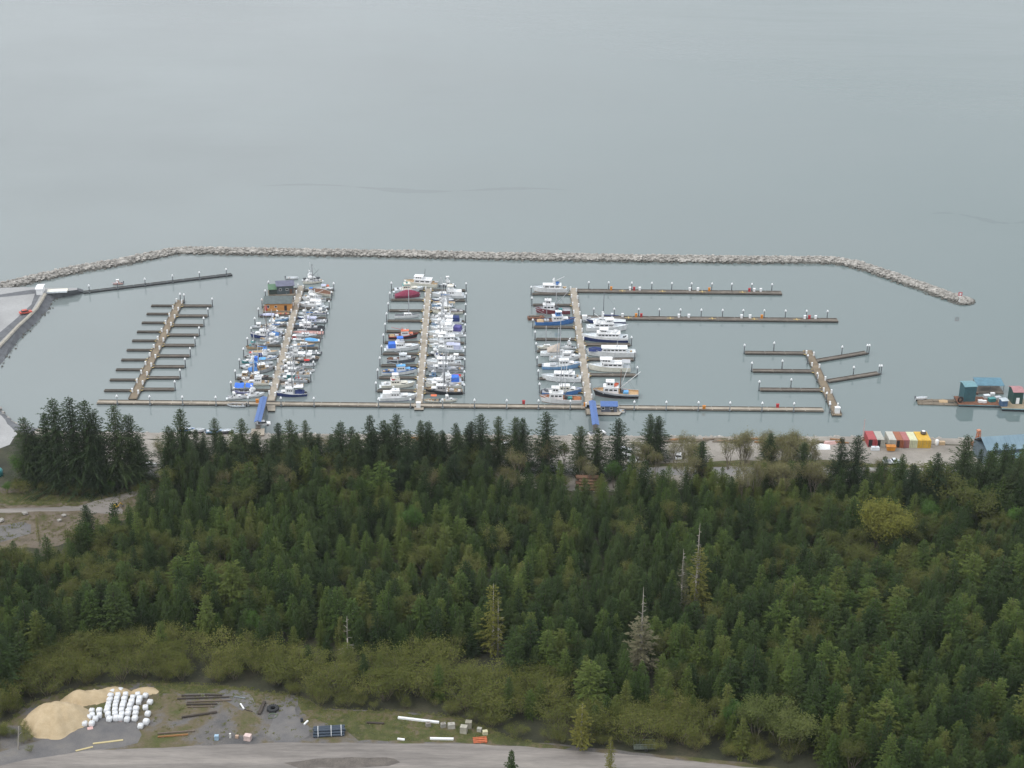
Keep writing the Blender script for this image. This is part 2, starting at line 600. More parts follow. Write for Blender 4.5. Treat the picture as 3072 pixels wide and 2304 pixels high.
# gravel strip along the shore, road through it
top = [G('s', x, y) for x, y in [(150, 1318), (400, 1318), (900, 1321), (1400, 1325), (1740, 1326), (2200, 1329), (2560, 1329), (2850, 1335), (3200, 1345)]]
bot = [G('s', x, y) for x, y in [(3200, 1470), (2700, 1452), (2200, 1462), (1900, 1476), (1500, 1464), (1000, 1450), (500, 1440), (150, 1400)]]
sheet("shore_gravel", top + bot, M_GRAVEL, .02, .8, 3)
a = [G('s', x, y) for x, y in [(100, 1408), (900, 1410), (1500, 1406), (2200, 1402), (2800, 1404), (3300, 1420)]]
b = [G('s', x, y) for x, y in [(3300, 1448), (2800, 1427), (2200, 1424), (1500, 1428), (900, 1432), (100, 1430)]]
sheet("shore_road", a + b, M_TARMAC, .05, .15, 4)
# grass verge between lot and road
sheet("verge", [G('m1', x, y) for x, y in [(1500, 535), (2212, 500), (3000, 500), (3900, 560), (3900, 585), (2600, 548), (1500, 556)]], M_GRASS, .035, .5, 5)
# clearing on the left with its tracks
sheet("clearing", [G('l1', x, y) for x, y in [(-500, 1010), (300, 1030), (900, 1040), (1700, 1000), (1900, 1060), (1900, 1180), (1500, 1330), (1200, 1400), (800, 1600), (450, 1680), (-500, 1720)]], M_DIRT, .02, 1.0, 6)
sheet("grass_bank", [G('l1', x, y) for x, y in [(-500, 1060), (300, 1080), (900, 1090), (1450, 1020), (1560, 1060), (1100, 1150), (800, 1190), (-500, 1240)]], M_GRASS, .035, .8, 7)
sheet("track", [G('l1', x, y) for x, y in [(-500, 1262), (300, 1242), (850, 1222), (1000, 1180), (1600, 1020), (1680, 1040), (1260, 1180), (1330, 1270), (1330, 1310), (1000, 1300), (850, 1270), (300, 1285), (-500, 1310)]], M_ROAD, .05, .3, 8)
sheet("gravel_pad", [G('l1', x, y) for x, y in [(-500, 1450), (60, 1425), (250, 1390), (330, 1420), (330, 1510), (150, 1570), (-100, 1650), (-500, 1650)]], M_YARDG, .035, .4, 9)

sheet("mud_flat", [G('l1', x, y) for x, y in [(-900, 190), (-40, 200), (50, 290), (130, 370), (180, 440), (110, 560), (-60, 620), (-900, 700)]], M_SPIT, .03, .3, 21)
# yard in the foreground
YARD_TOP = [(-60, 1600), (20, 1560), (60, 1520), (180, 1484), (300, 1474), (480, 1482), (640, 1502), (700, 1530), (860, 1538), (980, 1548), (1050, 1572), (1120, 1600), (1300, 1618), (1500, 1636), (1640, 1652)]
yard_pts = [G('d', x, y) for x, y in YARD_TOP]
sheet("yard", yard_pts + [G('d', x, y) for x, y in [(1900, 1700), (1900, 1790), (-60, 1790)]], M_YARD, .02, .35, 11)
sheet("crushed_stone_pad", [G('y0', x, y) for x, y in [(-200, 760), (250, 640), (650, 520), (850, 430), (1120, 430), (1170, 560), (1150, 640), (800, 700), (-200, 900)]], M_YARDG, .035, .3, 12)
sheet("crushed_stone_pad", [G('y6', x, y) for x, y in [(1640, 380), (1850, 370), (1900, 500), (2080, 640), (2060, 760), (1900, 850), (1600, 860), (1450, 760), (1560, 600)]], M_YARDG, .035, .3, 13)
sheet("crushed_stone_pad", [G('y6', x, y) for x, y in [(380, 120), (900, 110), (1250, 190), (1330, 330), (1150, 420), (800, 240), (300, 210)]], M_YARDG, .035, .3, 14)
sheet("grass_patch", [G('d', x, y) for x, y in [(640, 1500), (700, 1531), (860, 1539), (980, 1549), (1050, 1574), (1120, 1602), (1240, 1616), (1200, 1622), (1060, 1607), (900, 1602), (770, 1600), (752, 1578), (700, 1560), (655, 1540)]], M_GRASS, .04, .5, 22)
sheet("grass_patch", [G('d', x, y) for x, y in [(322, 1474), (400, 1477), (500, 1483), (470, 1496), (400, 1500), (345, 1496)]], M_GRASS, .04, .4, 23)
road_a = [(-80, 1668), (60, 1642), (180, 1622), (420, 1612), (640, 1604), (820, 1606), (1000, 1606), (1200, 1618), (1400, 1634), (1600, 1656), (1900, 1690)]
road_b = [(1900, 1790), (1500, 1720), (1200, 1690), (900, 1672), (600, 1668), (250, 1680), (-80, 1740)]
sheet("gravel_road", [G('d', x, y) for x, y in road_a + road_b], M_ROAD, .06, .25, 15)
sheet("dark_gravel_spill", [G('y1', x, y) for x, y in [(150, 800), (420, 768), (620, 762), (720, 748), (980, 750), (1040, 775), (1120, 805), (1000, 830), (600, 840), (300, 850)]], noisy("mulch", [(.3, srgb(84, 78, 74)), (.7, srgb(112, 105, 98))], .5, second=(4, .75, 1.15)), .09, .5, 16)

# ---- gravel fill on the left side of the harbour
fill = [P('z1', x, y, 2.4) for x, y in [(-900, 900), (-300, 1250), (0, 940), (150, 778), (290, 645), (345, 560), (372, 500), (400, 490), (560, 478), (640, 468), (640, 452), (400, 452), (190, 446), (0, 452), (-900, 520)]]
foot = [P('z1', x, y, -.4) for x, y in [(-900, 1120), (-300, 1480), (0, 1120), (150, 905), (300, 760), (420, 640), (445, 570), (480, 545), (600, 522), (705, 497), (700, 470), (420, 455), (190, 450), (0, 462), (-900, 535)]]
mb = MB()
n = len(fill)
mb.add([*foot, *fill], [(i, (i + 1) % n, n + (i + 1) % n, n + i) for i in range(n)], 1)
tr_ = tessellate_polygon([[Vector((p.x, p.y, 0)) for p in fill]])
mb.add(fill, [tuple(t) for t in tr_], 0)
o = mb.build("gravel_fill", [M_SPIT, M_REVET], fix=True)
tag(o, kind='structure')
# pale kerb of stone along the fill
mb = MB()
ln = [P('z1', x, y, 2.45) for x, y in [(-30, 965), (60, 870), (150, 772), (230, 700), (300, 628), (350, 548), (372, 505)]]
for a, b in zip(ln, ln[1:]):
    q = Vector((-(b - a).y, (b - a).x, 0)).normalized() * .7
    mb.hexa([a - q, b - q, b + q, a + q], [p + Vector((0, 0, .5)) for p in (a - q * .6, b - q * .6, b + q * .6, a + q * .6)])
tag(mb.build("stone_kerb", paint(srgb(176, 170, 158), .9), fix=True), kind='structure')
sheet_pts = [P('z1', x, y, 2.43) for x, y in [(-300, 520), (0, 508), (250, 468), (330, 462), (345, 490), (310, 560), (230, 690), (100, 800), (0, 900), (-60, 950), (-60, 870), (120, 720), (260, 590), (290, 500), (0, 530), (-300, 560)]]
mb = MB()
tr_ = tessellate_polygon([[Vector((p.x, p.y, 0)) for p in sheet_pts]])
mb.add(sheet_pts, [tuple(t) for t in tr_])
tag(mb.build("wheel_track", M_REVET, fix=True), kind='structure')

# ================================================================ ROCKS
def rock_mesh(seed):
    rr = random.Random(seed)
    bm = bmesh.new()
    bmesh.ops.create_icosphere(bm, subdivisions=1, radius=0.5)
    for v in bm.verts:
        v.co *= rr.uniform(.72, 1.12)
        v.co.z *= .8
    me = bpy.data.meshes.new("boulder")
    bm.to_mesh(me)
    bm.free()
    me.materials.append(M_ROCK)
    return me


ROCKS = [rock_mesh(i) for i in range(8)]
RV = [([v.co.copy() for v in m.vertices], [tuple(p.vertices) for p in m.polygons]) for m in ROCKS]


def put_rock(mb, p, s, rr):
    vs, fs = RV[rr.randrange(8)]
    M3 = Matrix.Rotation(rr.uniform(0, 6.3), 3, 'Z') @ Matrix.Rotation(rr.uniform(-.6, .6), 3, 'X')
    k = Vector((s * rr.uniform(.8, 1.3), s * rr.uniform(.8, 1.2), s * rr.uniform(.7, 1.0)))
    mb.add([Vector(p) + M3 @ Vector((v.x * k.x, v.y * k.y, v.z * k.z)) for v in vs], fs)


bw = thing("breakwater", "long bent breakwater of pale grey boulders enclosing the harbour", "breakwater", (0, 0, 0))
BASE_W, CREST_W, BW_H = 9.5, 2.2, 2.1
cl = []
for i, p in enumerate(BW_FOOT):
    a = BW_FOOT[max(0, i - 1)]
    b = BW_FOOT[min(len(BW_FOOT) - 1, i + 1)]
    t = (b - a).normalized()
    nrm = Vector((-t.y, t.x, 0))
    cl.append((p, nrm))
mb = MB()
vs = []
for i, (p, nm) in enumerate(cl):
    hgt = BW_H * .72
    for off, z in ((0.0, -1.0), (BASE_W * .36, hgt), (BASE_W * .36 + CREST_W, hgt), (BASE_W, -1.0)):
        vs.append(p + nm * off + Vector((0, 0, z)))
fs = [(i * 4 + j, (i + 1) * 4 + j, (i + 1) * 4 + j + 1, i * 4 + j + 1) for i in range(len(cl) - 1) for j in range(3)]
k = (len(cl) - 1) * 4
fs += [(0, 1, 2, 3), (k + 3, k + 2, k + 1, k)]
mb.add(vs, fs)
mb.build("core", M_ROCK, bw, fix=True)
rr = random.Random(31)
cand = []
for i in range(len(cl) - 1):
    (p0, n0), (p1, n1) = cl[i], cl[i + 1]
    seg = (p1 - p0).length
    for _ in range(int(seg * 17)):
        t = rr.random()
        u = rr.uniform(-.02, 1.0)
        q = p0.lerp(p1, t) + n0.lerp(n1, t) * (u * BASE_W)
        z = BW_H * (min(1, u / .36) if u < .36 else (1 if u < .36 + CREST_W / BASE_W else (1 - u) / (1 - .36 - CREST_W / BASE_W)))
        q.z = z * .9 - .25 + rr.uniform(-.15, .15)
        cand.append((q, rr.choice((.45, .55, .65, .8, .95, 1.5))))
tipc, tipn = cl[-1]
tdir = (cl[-1][0] - cl[-2][0]).normalized()
for _ in range(160):                                    # rounded head
    a = rr.uniform(-1.57, 1.57)
    rad = rr.random() ** .5 * BASE_W * .5
    q = tipc + tipn * BASE_W * .5 + tdir * (math.cos(a) * rad) + tipn * (math.sin(a) * rad)
    q.z = BW_H * (1 - rad / (BASE_W * .5)) * .95
    cand.append((q, rr.choice((.8, 1.1, 1.5))))
inview = [i for i, (q, s) in enumerate(cand) if -10 < to_d(q)[0] < 2222]
inview.sort(key=lambda i: -cand[i][1] / (cand[i][0] - EYE).length)
single = set(inview[:300])
rest = MB()
for i, (q, s) in enumerate(cand):
    if i in single:
        o = link("boulder", ROCKS[i % 8], bw, q, rr.uniform(0, 6.3), (s * 1.1, s, s * .85))
    else:
        put_rock(rest, q, s, rr)
tag(rest.build("boulders", M_ROCK, bw), kind='stuff')

# stones along the near shore and the left bank
mb = MB()
for a, b in zip(SHORE[2:-2], SHORE[3:-1]):
    for _ in range(int((b - a).length * 2.2)):
        q = a.lerp(b, rr.random())
        q.y -= rr.uniform(.4, 3.6)
        q.z = ground(q.x, q.y) + .05
        put_rock(mb, q, rr.choice((.6, .8, 1.1, 1.5)), rr)
for a, b in zip(foot[1:9], foot[2:10]):
    for _ in range(int((b - a).length * 1.2)):
        q = a.lerp(b, rr.random())
        put_rock(mb, (q.x + rr.uniform(-1, 1), q.y + rr.uniform(0, 1.5), .2), rr.choice((.4, .6, .8)), rr)
tag(mb.build("riprap", M_ROCK), "loose grey riprap stones along the near shoreline", "rocks", kind='stuff')
mb = MB()
mb.tube((0, 0, 0), (0, 0, 3.6), .09, n=6)
pm = P('b8', 1735, 545, 1.8)
mk = thing("channel_marker", "small red and white marker on the breakwater's outer tip", "marker", (pm.x, pm.y + 3, 1.9))
mb.build("post", M_CAP, mk)
mb = MB(); mb.box((0, 0, 3.2), (1.5, .1, 1.5)); mb.build("board", paint(srgb(206, 120, 124)), mk)
mb = MB(); mb.box((0, -.08, 3.2), (.6, .06, .6)); mb.build("panel", M_CAP, mk)
# ================================================================ DOCKS
DZ = 0.52                                   # deck level above the water


def dock_piece(mb_deck, mb_float, mb_rail, a, b, w, over=0.0):
    """straight run of floating deck from a to b"""
    a, b = Vector((a.x, a.y, 0)), Vector((b.x, b.y, 0))
    t = (b - a).normalized()
    n_ = Vector((-t.y, t.x, 0))
    h = n_ * w / 2
    q = [a - h, b - h, b + h, a + h]
    mb_deck.hexa([p + Vector((0, 0, DZ - .16 + over)) for p in q], [p + Vector((0, 0, DZ + over)) for p in q])
    g = n_ * (w / 2 - .12)
    q = [a - g + t * .1, b - g - t * .1, b + g - t * .1, a + g + t * .1]
    mb_float.hexa([p + Vector((0, 0, -.5)) for p in q], [p + Vector((0, 0, DZ - .15 + over)) for p in q])
    if mb_rail is not None:
        for s in (-1, 1):
            c = n_ * s * (w / 2 - .12)
            L = (b - a).length
            k = max(1, int(L / 6))
            for i in range(k):                # bull rails, with gaps
                p0, p1 = a + t * (L * i / k + .15) + c, a + t * (L * (i + 1) / k - .15) + c
                e = n_ * .09
                z0, z1 = DZ + over + .06, DZ + over + .22
                mb_rail.hexa([x + Vector((0, 0, z0)) for x in (p0 - e, p1 - e, p1 + e, p0 + e)], [x + Vector((0, 0, z1)) for x in (p0 - e, p1 - e, p1 + e, p0 + e)])


def mk_pile():
    mb = MB(); mb.tube((0, 0, -1.0), (0, 0, 3.1), .17, n=8)
    shaft_l = mb.mesh("shaft", M_STEEL, True)
    mb = MB(); mb.tube((0, 0, -1.0), (0, 0, 3.1), .17, n=8)
    shaft_d = mb.mesh("shaft", M_PILE_DARK, True)
    mb = MB(); mb.lathe([(.34, 3.02), (.38, 3.14), (.30, 3.4), (.06, 3.8)], n=10)
    cap = mb.mesh("cap", M_CAP, True)
    mb = MB(); mb.lathe([(.36, DZ - .05), (.36, DZ + .12), (.22, DZ + .12)], n=8)
    hoop = mb.mesh("pile_hoop", M_STEEL)
    return shaft_l, shaft_d, cap, hoop


PILE = mk_pile()


def piling(p, where, dark=False, h=1.0):
    o = thing("piling", "steel mooring piling with white cone cap " + where, "piling", (p.x, p.y, 0), 0, "pilings " + where)
    link("shaft", PILE[1] if dark else PILE[0], o, sc=(1, 1, h))
    link("cap", PILE[2], o, loc=(0, 0, (h - 1) * 3.1))
    link("pile_hoop", PILE[3], o)
    return o


mb = MB(); mb.box((0, 0, .6), (.46, .46, 1.2)); mb.box((0, 0, 1.28), (.54, .54, .18))
PEDESTAL = mb.mesh("power_pedestal", M_CAP)
mb = MB(); mb.box((0, 0, .32), (1.0, .6, .64)); mb.box((0, 0, .68), (1.06, .66, .1))
DOCKBOX = mb.mesh("dock_box", M_CAP)


def knee(mb, c, t, n_, s):
    p = [c, c + t * .8, c + n_ * s * .8]
    if s < 0:
        p = [p[0], p[2], p[1]]
    z0, z1 = DZ + .02, DZ + .10
    mb.add([q + Vector((0, 0, z0)) for q in p] + [q + Vector((0, 0, z1)) for q in p], [(0, 2, 1), (3, 4, 5), (0, 1, 4, 3), (1, 2, 5, 4), (2, 0, 3, 5)])


def dock(label, a, b, w, fingers, deck_mat, fin_mat, pile_where=None, knees=False, pedestals=0, pile_dark=True, box_every=0):
    """a, b: walkway ends; fingers: list of (outer end point, width, has piling)"""
    root = thing("floating_dock", label, "dock", (a.x, a.y, 0))
    O = Vector((a.x, a.y, 0))
    t = Vector((b.x - a.x, b.y - a.y, 0)).normalized()
    n_ = Vector((-t.y, t.x, 0))
    L = (Vector((b.x, b.y, 0)) - O).length
    d_, f_, r_ = MB(), MB(), MB()
    dock_piece(d_, f_, r_, Vector((0, 0, 0)), t * L, w)
    d_.build("walkway", deck_mat, root)
    f_.build("float", M_FLOAT, root)
    if r_.v:
        r_.build("bull_rail", M_RAIL, root)
    for (e, fw, pile) in fingers:
        q = Vector((e.x, e.y, 0)) - O
        s, dd = q.dot(t), q.dot(n_)
        sg = 1 if dd > 0 else -1
        fd, ff, fr = MB(), MB(), MB()
        dock_piece(fd, ff, fr, t * s + n_ * sg * w / 2, t * s + n_ * dd, fw, -.03)
        fo = fd.build("finger", fin_mat, root)
        ff.build("float", M_FLOAT, fo)
        fr.build("bull_rail", M_RAIL, fo)
        if knees:
            for k2 in (-1, 1):
                kb = MB()
                knee(kb, t * (s + k2 * fw / 2) + n_ * sg * w / 2, n_ * sg, t, k2)
                kb.build("knee_plate", M_YELLOW, root, fix=True)
        if pile:
            piling(O + t * (s + .0) + n_ * (dd + sg * .35), pile_where, pile_dark)
    if pedestals:
        for i in range(pedestals):
            s = L * (i + .6) / pedestals
            for sg in (-1, 1):
                link("power_pedestal", PEDESTAL, root, t * (s + sg * .7) + n_ * sg * (w / 2 - .35) + Vector((0, 0, DZ)))
    return root, O, t, n_, L


def zl(k, pts):
    return [P(k, x, y, DZ) for x, y in pts]


# ---- main float along the shore
A0, A1 = P('s', 292, 1205, DZ), P('s', 2470, 1228.5, DZ)
main, mO, mt, mn, mL = dock("long main float parallel to the shore joining all the docks", A0, A1, 2.6, [], M_DECK_TAN, M_DECK_TAN)
pil_main = [('z1', 985, 1405), ('z1', 1255, 1408), ('z1', 1525, 1412), ('z1', 1800, 1416), ('z3', 595, 1290), ('z3', 1135, 1300), ('z3', 1680, 1310)]
pil_main += [('z5', 115, 1515), ('z5', 775, 1525), ('z5', 1440, 1530), ('z5', 2100, 1540), ('m1', 65, 62), ('m1', 332, 66), ('m1', 595, 70), ('m1', 858, 72), ('m1', 1387, 78), ('m1', 1652, 82), ('m1', 1918, 86), ('m1', 2180, 90)]
pil_main += [('z8', 445, 1080), ('z8', 850, 1085), ('z8', 1305, 1085)]
for k, x, y in pil_main:
    p = P(k, x, y, .2)
    s = (Vector((p.x, p.y, 0)) - mO).dot(mt)
    piling(mO + mt * s - mn * 1.62, "on the shore side of the main float", False)
for k, x, y, mt_, lab in [('z3', 730, 1240, M_ORANGE, "orange rescue box on the main float near the first gangway"), ('z7', 60, 1150, M_RED, "red hose box on the main float west of the second gangway"),
                          ('m1', 1968, 55, M_ORANGE, "orange rescue box on the main float east of the blue float shed"), ('z8', 648, 1010, M_RED, "red hose box on the main float near the eastern dock"),
                          ('z7', 1080, 1190, M_ORANGE, "orange rescue box on the main float beside the second gangway")]:
    p = P(k, x, y + 20, DZ)
    o = thing("dock_cabinet", lab, "cabinet", (p.x, p.y, DZ))
    m_ = MB(); m_.box((0, 0, .55), (.9, .6, 1.1)); m_.build("body", mt_, o)
    m_ = MB(); m_.hexa([(-.5, -.35, 1.1), (.5, -.35, 1.1), (.5, .35, 1.1), (-.5, .35, 1.1)], [(-.5, -.05, 1.35), (.5, -.05, 1.35), (.5, .05, 1.35), (-.5, .05, 1.35)]); m_.build("lid", mt_, o)

# ---- dock A (empty, left)
rf = [(1755, 600), (1720, 683), (1685, 762), (1647, 842), (1612, 927), (1572, 1015), (1530, 1104), (1488, 1196), (1445, 1292)]
lf = [(1253, 598), (1215, 666), (1175, 739), (1135, 814), (1095, 888), (1050, 966), (1005, 1047), (960, 1128), (910, 1213), (863, 1301)]
fin = [(p, 1.7, True) for p in zl('z1', rf)] + [(p, 1.1, False) for p in zl('z1', lf)]
dockA = dock("empty wooden dock with eighteen bare fingers nearest the gravel spit", P('z1', 1100, 1372, DZ), P('z1', 1498, 552, DZ), 2.9, fin, M_DECK_BROWN, M_DECK_GREY, "at the finger ends of the empty western dock", True, 12)
for x, y in [(1497, 560), (1530, 565)]:
    piling(P('z1', x, y, DZ), "at the far end of the empty western dock", True)

# ---- dock B
def lerp_pts(a, b, n):
    return [a.lerp(b, i / (n - 1)) for i in range(n)]


lB = lerp_pts(P('z2', 935, 475, DZ), P('z3', 315, 1050, DZ), 11)
rB = lerp_pts(P('z2', 1985, 500, DZ), P('z3', 1600, 900, DZ), 10)
fin = [(p, 1.1, True) for p in lB] + [(p, 1.2, True) for p in rB]
dockB = dock("crowded tan dock with two float houses moored at its head", P('z3', 955, 1225, DZ), P('z2', 1460, 425, DZ), 2.8, fin, M_DECK_TAN, M_DECK_GREY, "at the finger ends of the float house dock", False, 16)

# ---- dock C
lC = zl('z4', [(395, 615), (365, 825), (330, 1043), (298, 1255), (268, 1475)]) + zl('z5', [(232, 180), (195, 418), (160, 662), (115, 915), (80, 1185)])
rC = zl('z4', [(1905, 625), (1905, 835), (1895, 1060), (1890, 1270), (1885, 1490)]) + zl('z5', [(1885, 195), (1880, 440), (1875, 690), (1868, 950), (1862, 1225)])
fin = [(p, 1.4, True) for p in lC] + [(p, 1.3, True) for p in rC]
dockC = dock("busy tan middle dock under the white tug yacht", P('z5', 945, 1440, DZ), P('z4', 1145, 590, DZ), 2.7, fin, M_DECK_TAN, M_DECK_GREY, "at the finger ends of the middle dock", True, 16)

# ---- dock D
lD = zl('z6', [(200, 448), (212, 630), (228, 998), (265, 1198), (282, 1395)]) + zl('z7', [(300, 525), (320, 745), (340, 965)])
rD = zl('z6', [(1830, 1290)]) + zl('z7', [(1885, 430), (1925, 690)])
fin = [(p, 1.5, True) for p in lD] + [(p, 2.0, True) for p in rD]
dockD = dock("tan dock with large yachts beside the blue float shed", P('z7', 1168, 1340, DZ), P('z6', 880, 352, DZ), 2.9, fin, M_DECK_TAN, M_DECK_GREY, "at the finger ends of the large yacht dock", True, 14)


def long_pier(label, a, b, w, pil, where, marks):
    root, O, t, n_, L = dock(label, a, b, w, [], M_DECK_GREY, M_DECK_GREY)
    for q in pil:
        s = (Vector((q.x, q.y, 0)) - O).dot(t)
        piling(O + t * s + n_ * (w / 2 + .3), where, True)
    for q in marks:
        s = (Vector((q.x, q.y, 0)) - O).dot(t)
        m_ = MB()                                   # yellow bracket plates crossing the deck
        c = t * s + Vector((0, 0, DZ + .06))
        m_.hexa([c - t * 1.3 - n_ * .16, c + t * 1.3 - n_ * .16, c + t * 1.3 + n_ * .16, c - t * 1.3 + n_ * .16], [c - t * 1.3 - n_ * .16 + Vector((0, 0, .06)), c + t * 1.3 - n_ * .16 + Vector((0, 0, .06)), c + t * 1.3 + n_ * .16 + Vector((0, 0, .06)), c - t * 1.3 + n_ * .16 + Vector((0, 0, .06))])
        c2 = c + Vector((0, 0, .063))
        m_.hexa([c2 - t * .2 - n_ * 1.0, c2 + t * .2 - n_ * 1.0, c2 + t * .2 + n_ * 1.0, c2 - t * .2 + n_ * 1.0], [q_ + Vector((0, 0, .05)) for q_ in (c2 - t * .2 - n_ * 1.0, c2 + t * .2 - n_ * 1.0, c2 + t * .2 + n_ * 1.0, c2 - t * .2 + n_ * 1.0)])
        m_.build("bracket_plate", M_YELLOW, root, fix=True)
    return root, O, t, n_, L


p1 = long_pier("outermost long grey pier float running east without boats", P('r3', 75, 133, DZ), P('r3', 1660, 150, DZ), 3.2,
               [P('r3', x, 135, DZ) for x in (172, 325, 503, 658, 812, 964, 1120, 1273, 1427, 1581)], "along the outermost long pier", [P('r3', x, 132, DZ) for x in (428, 737, 1043, 1352)])
p2 = long_pier("second long grey pier float running east below the outermost one", P('r3', 110, 340, DZ), P('r3', 2092, 361, DZ), 3.2,
               [P('r3', x, 340, DZ) for x in (210, 368, 556, 716, 878, 1038, 1202, 1360, 1522, 1685, 1846, 2006)], "along the second long pier", [P('r3', x, 340, DZ) for x in (476, 798, 1120, 1442, 1768)])
cab = {1: "outermost long pier", 2: "second long pier"}
for pn, pr, items in [(1, p1, [('o', 343), ('w', 488), ('r', 520), ('w', 563), ('w', 948), ('w', 1010), ('o', 1097), ('r', 1405), ('w', 1442), ('w', 1492)]),
                      (2, p2, [('w', 350), ('w', 430), ('o', 535), ('r', 575), ('w', 864), ('w', 940), ('w', 1345), ('w', 1410), ('o', 1500), ('w', 1830), ('r', 1864), ('w', 1912)])]:
    root, O, t, n_, L = pr
    nth = {'o': 0, 'w': 0, 'r': 0}
    ordn = ["first", "second", "third", "fourth", "fifth", "sixth", "seventh", "eighth"]
    for c_, x in items:
        p = P('r3', x, 130 if pn == 1 else 335, DZ)
        s = (Vector((p.x, p.y, 0)) - O).dot(t)
        word = {'o': 'orange', 'w': 'white', 'r': 'red'}[c_]
        o = thing("dock_cabinet", f"{word} cabinet on the {cab[pn]}, {ordn[nth[c_]]} {word} one from its dock", "cabinet", O + t * s + n_ * 1.15 + Vector((0, 0, DZ)))
        nth[c_] += 1
        m_ = MB(); m_.box((0, 0, .6), (.8, .6, 1.2)); m_.build("body", {'o': M_ORANGE, 'w': M_CAP, 'r': M_RED}[c_], o)
        m_ = MB(); m_.hexa([(-.46, -.36, 1.2), (.46, -.36, 1.2), (.46, .36, 1.2), (-.46, .36, 1.2)], [(-.46, -.05, 1.42), (.46, -.05, 1.42), (.46, .05, 1.42), (-.46, .05, 1.42)]); m_.build("lid", {'o': M_ORANGE, 'w': M_CAP, 'r': M_RED}[c_], o)

# ---- dock E (east, skewed)
lE = zl('z8', [(235, 328), (330, 558), (425, 798)])
fin = [(p, 2.2, True) for p in lE]
dockE = dock("skewed brown eastern dock with five wide bare fingers", P('z8', 1415, 1120, DZ), P('z8', 1035, 300, DZ), 3.0, fin, M_DECK_BROWN, M_DECK_GREY, "at the finger ends of the eastern dock", True, 5)
for a_, b_ in [((1150, 432), (1785, 325)), ((1290, 692), (1940, 588))]:
    fd, ff, fr = MB(), MB(), MB()
    O = dockE[1]
    dock_piece(fd, ff, fr, P('z8', *a_, DZ) - O, P('z8', *b_, DZ) - O, 2.2, -.03)
    fo = fd.build("finger", M_DECK_GREY, dockE[0])
    ff.build("float", M_FLOAT, fo)
    fr.build("bull_rail", M_RAIL, fo)
    for dx in (-12, 14):
        piling(P('z8', b_[0] + 15 + dx, b_[1] + 5, DZ), "at the finger ends of the eastern dock", True)
    piling(P('z8', (a_[0] + b_[0]) / 2, (a_[1] + b_[1]) / 2 - 28, DZ), "at the finger ends of the eastern dock", True)
for x, y in [(600, 300), (705, 532), (818, 772), (1030, 460), (1150, 690), (1270, 945)]:
    piling(P('z8', x, y, DZ), "at the finger ends of the eastern dock", True)


def shed(name, label, cat, p, size, wall, roof, rz=0.0, rise=.5, doors=True, win=0, z=DZ, group=None, over=.3):
    """small gabled or flat shed; ridge along its local x"""
    o = thing(name, label, cat, (p.x, p.y, z), rz, group)
    L, W, H = size
    m_ = MB()
    m_.box((0, 0, H / 2), (L, W, H))
    if rise > 0:
        for sx in (-1, 1):
            x = sx * L / 2
            m_.add([(x, -W / 2, H), (x, W / 2, H), (x, 0, H + rise)], [(0, 1, 2) if sx > 0 else (1, 0, 2)])
    m_.build("wall", wall, o)
    m_ = MB()
    e = L / 2 + over
    for sy in (-1, 1):
        y0, z0 = sy * (W / 2 + over), H - rise * over / (W / 2) + .02
        a_, b_, c_, d_ = (-e, y0, z0), (e, y0, z0), (e, 0, H + rise + .02), (-e, 0, H + rise + .02)
        if sy > 0:
            a_, b_, c_, d_ = b_, a_, d_, c_
        m_.hexa([a_, b_, c_, d_], [(q[0], q[1], q[2] + .12) for q in (a_, b_, c_, d_)])
    m_.build("roof", roof, o, fix=True)
    if doors:
        m_ = MB(); m_.box((L * .22, -W / 2 - .03, 1.0), (.9, .06, 2.0)); d_ = m_.build("door", paint(srgb(70, 66, 62)), o)
        m_ = MB(); m_.box((L * .22 + .33, -W / 2 - .09, 1.0), (.06, .06, .16)); m_.build("handle", M_STEEL, d_)
    for i in range(win):
        x = -L * .38 + i * L * .52 / max(1, win - 1) if win > 1 else -L * .2
        m_ = MB(); m_.box((x, -W / 2 - .02, H * .62), (.8, .05, .75)); w_ = m_.build("window", M_GLASS, o)
        m_ = MB()
        for dx, dz, sx, sz in ((0, .42, 1.0, .1), (0, -.42, 1.0, .1), (.45, 0, .1, .75), (-.45, 0, .1, .75)):
            m_.box((x + dx, -W / 2 - .045, H * .62 + dz), (sx, .09, sz))
        m_.build("frame", paint(WHITE), w_)
    return o


def platform(label, pts, mat, name="float_platform"):
    c = sum((Vector((p.x, p.y, 0)) for p in pts), Vector()) / len(pts)
    o = thing(name, label, "float", c)
    q = [(p.x - c.x, p.y - c.y) for p in pts]
    m_ = MB(); m_.prism(q, DZ - .14, DZ + .008); m_.build("deck", mat, o, fix=True)
    m_ = MB(); m_.prism([(x * .97, y * .97) for x, y in q], -.5, DZ - .145); m_.build("float", M_FLOAT, o, fix=True)
    return o


platform("tan platform at the foot of the first blue gangway", zl('z3', [(880, 1300), (1030, 1300), (1025, 1395), (905, 1395)]), M_DECK_TAN)
platform("tan platform at the shore end of the middle dock carrying a white box", zl('z5', [(852, 1530), (1045, 1530), (1040, 1580), (848, 1580)]), M_DECK_TAN)
platform("tan platform carrying the blue roofed float shed", zl('z7', [(1230, 1262), (1730, 1262), (1650, 1350), (1240, 1345)]), M_DECK_TAN)
platform("brown platform at the shore end of the eastern dock", zl('z8', [(1330, 1075), (1445, 1075), (1470, 1130), (1345, 1130)]), M_DECK_BROWN)
shed("dock_kiosk", "small white box shed on the middle dock's shore end", "shed", P('z5', 935, 1535, DZ), (1.3, 1.1, 1.7), M_CAP, M_CAP, 0, .12, False, over=.12)
shed("dock_kiosk", "white box shed at the shore end of the eastern dock", "shed", P('z8', 1408, 1100, DZ), (1.5, 1.2, 1.9), M_CAP, M_CAP, 0, .12, False, over=.12)
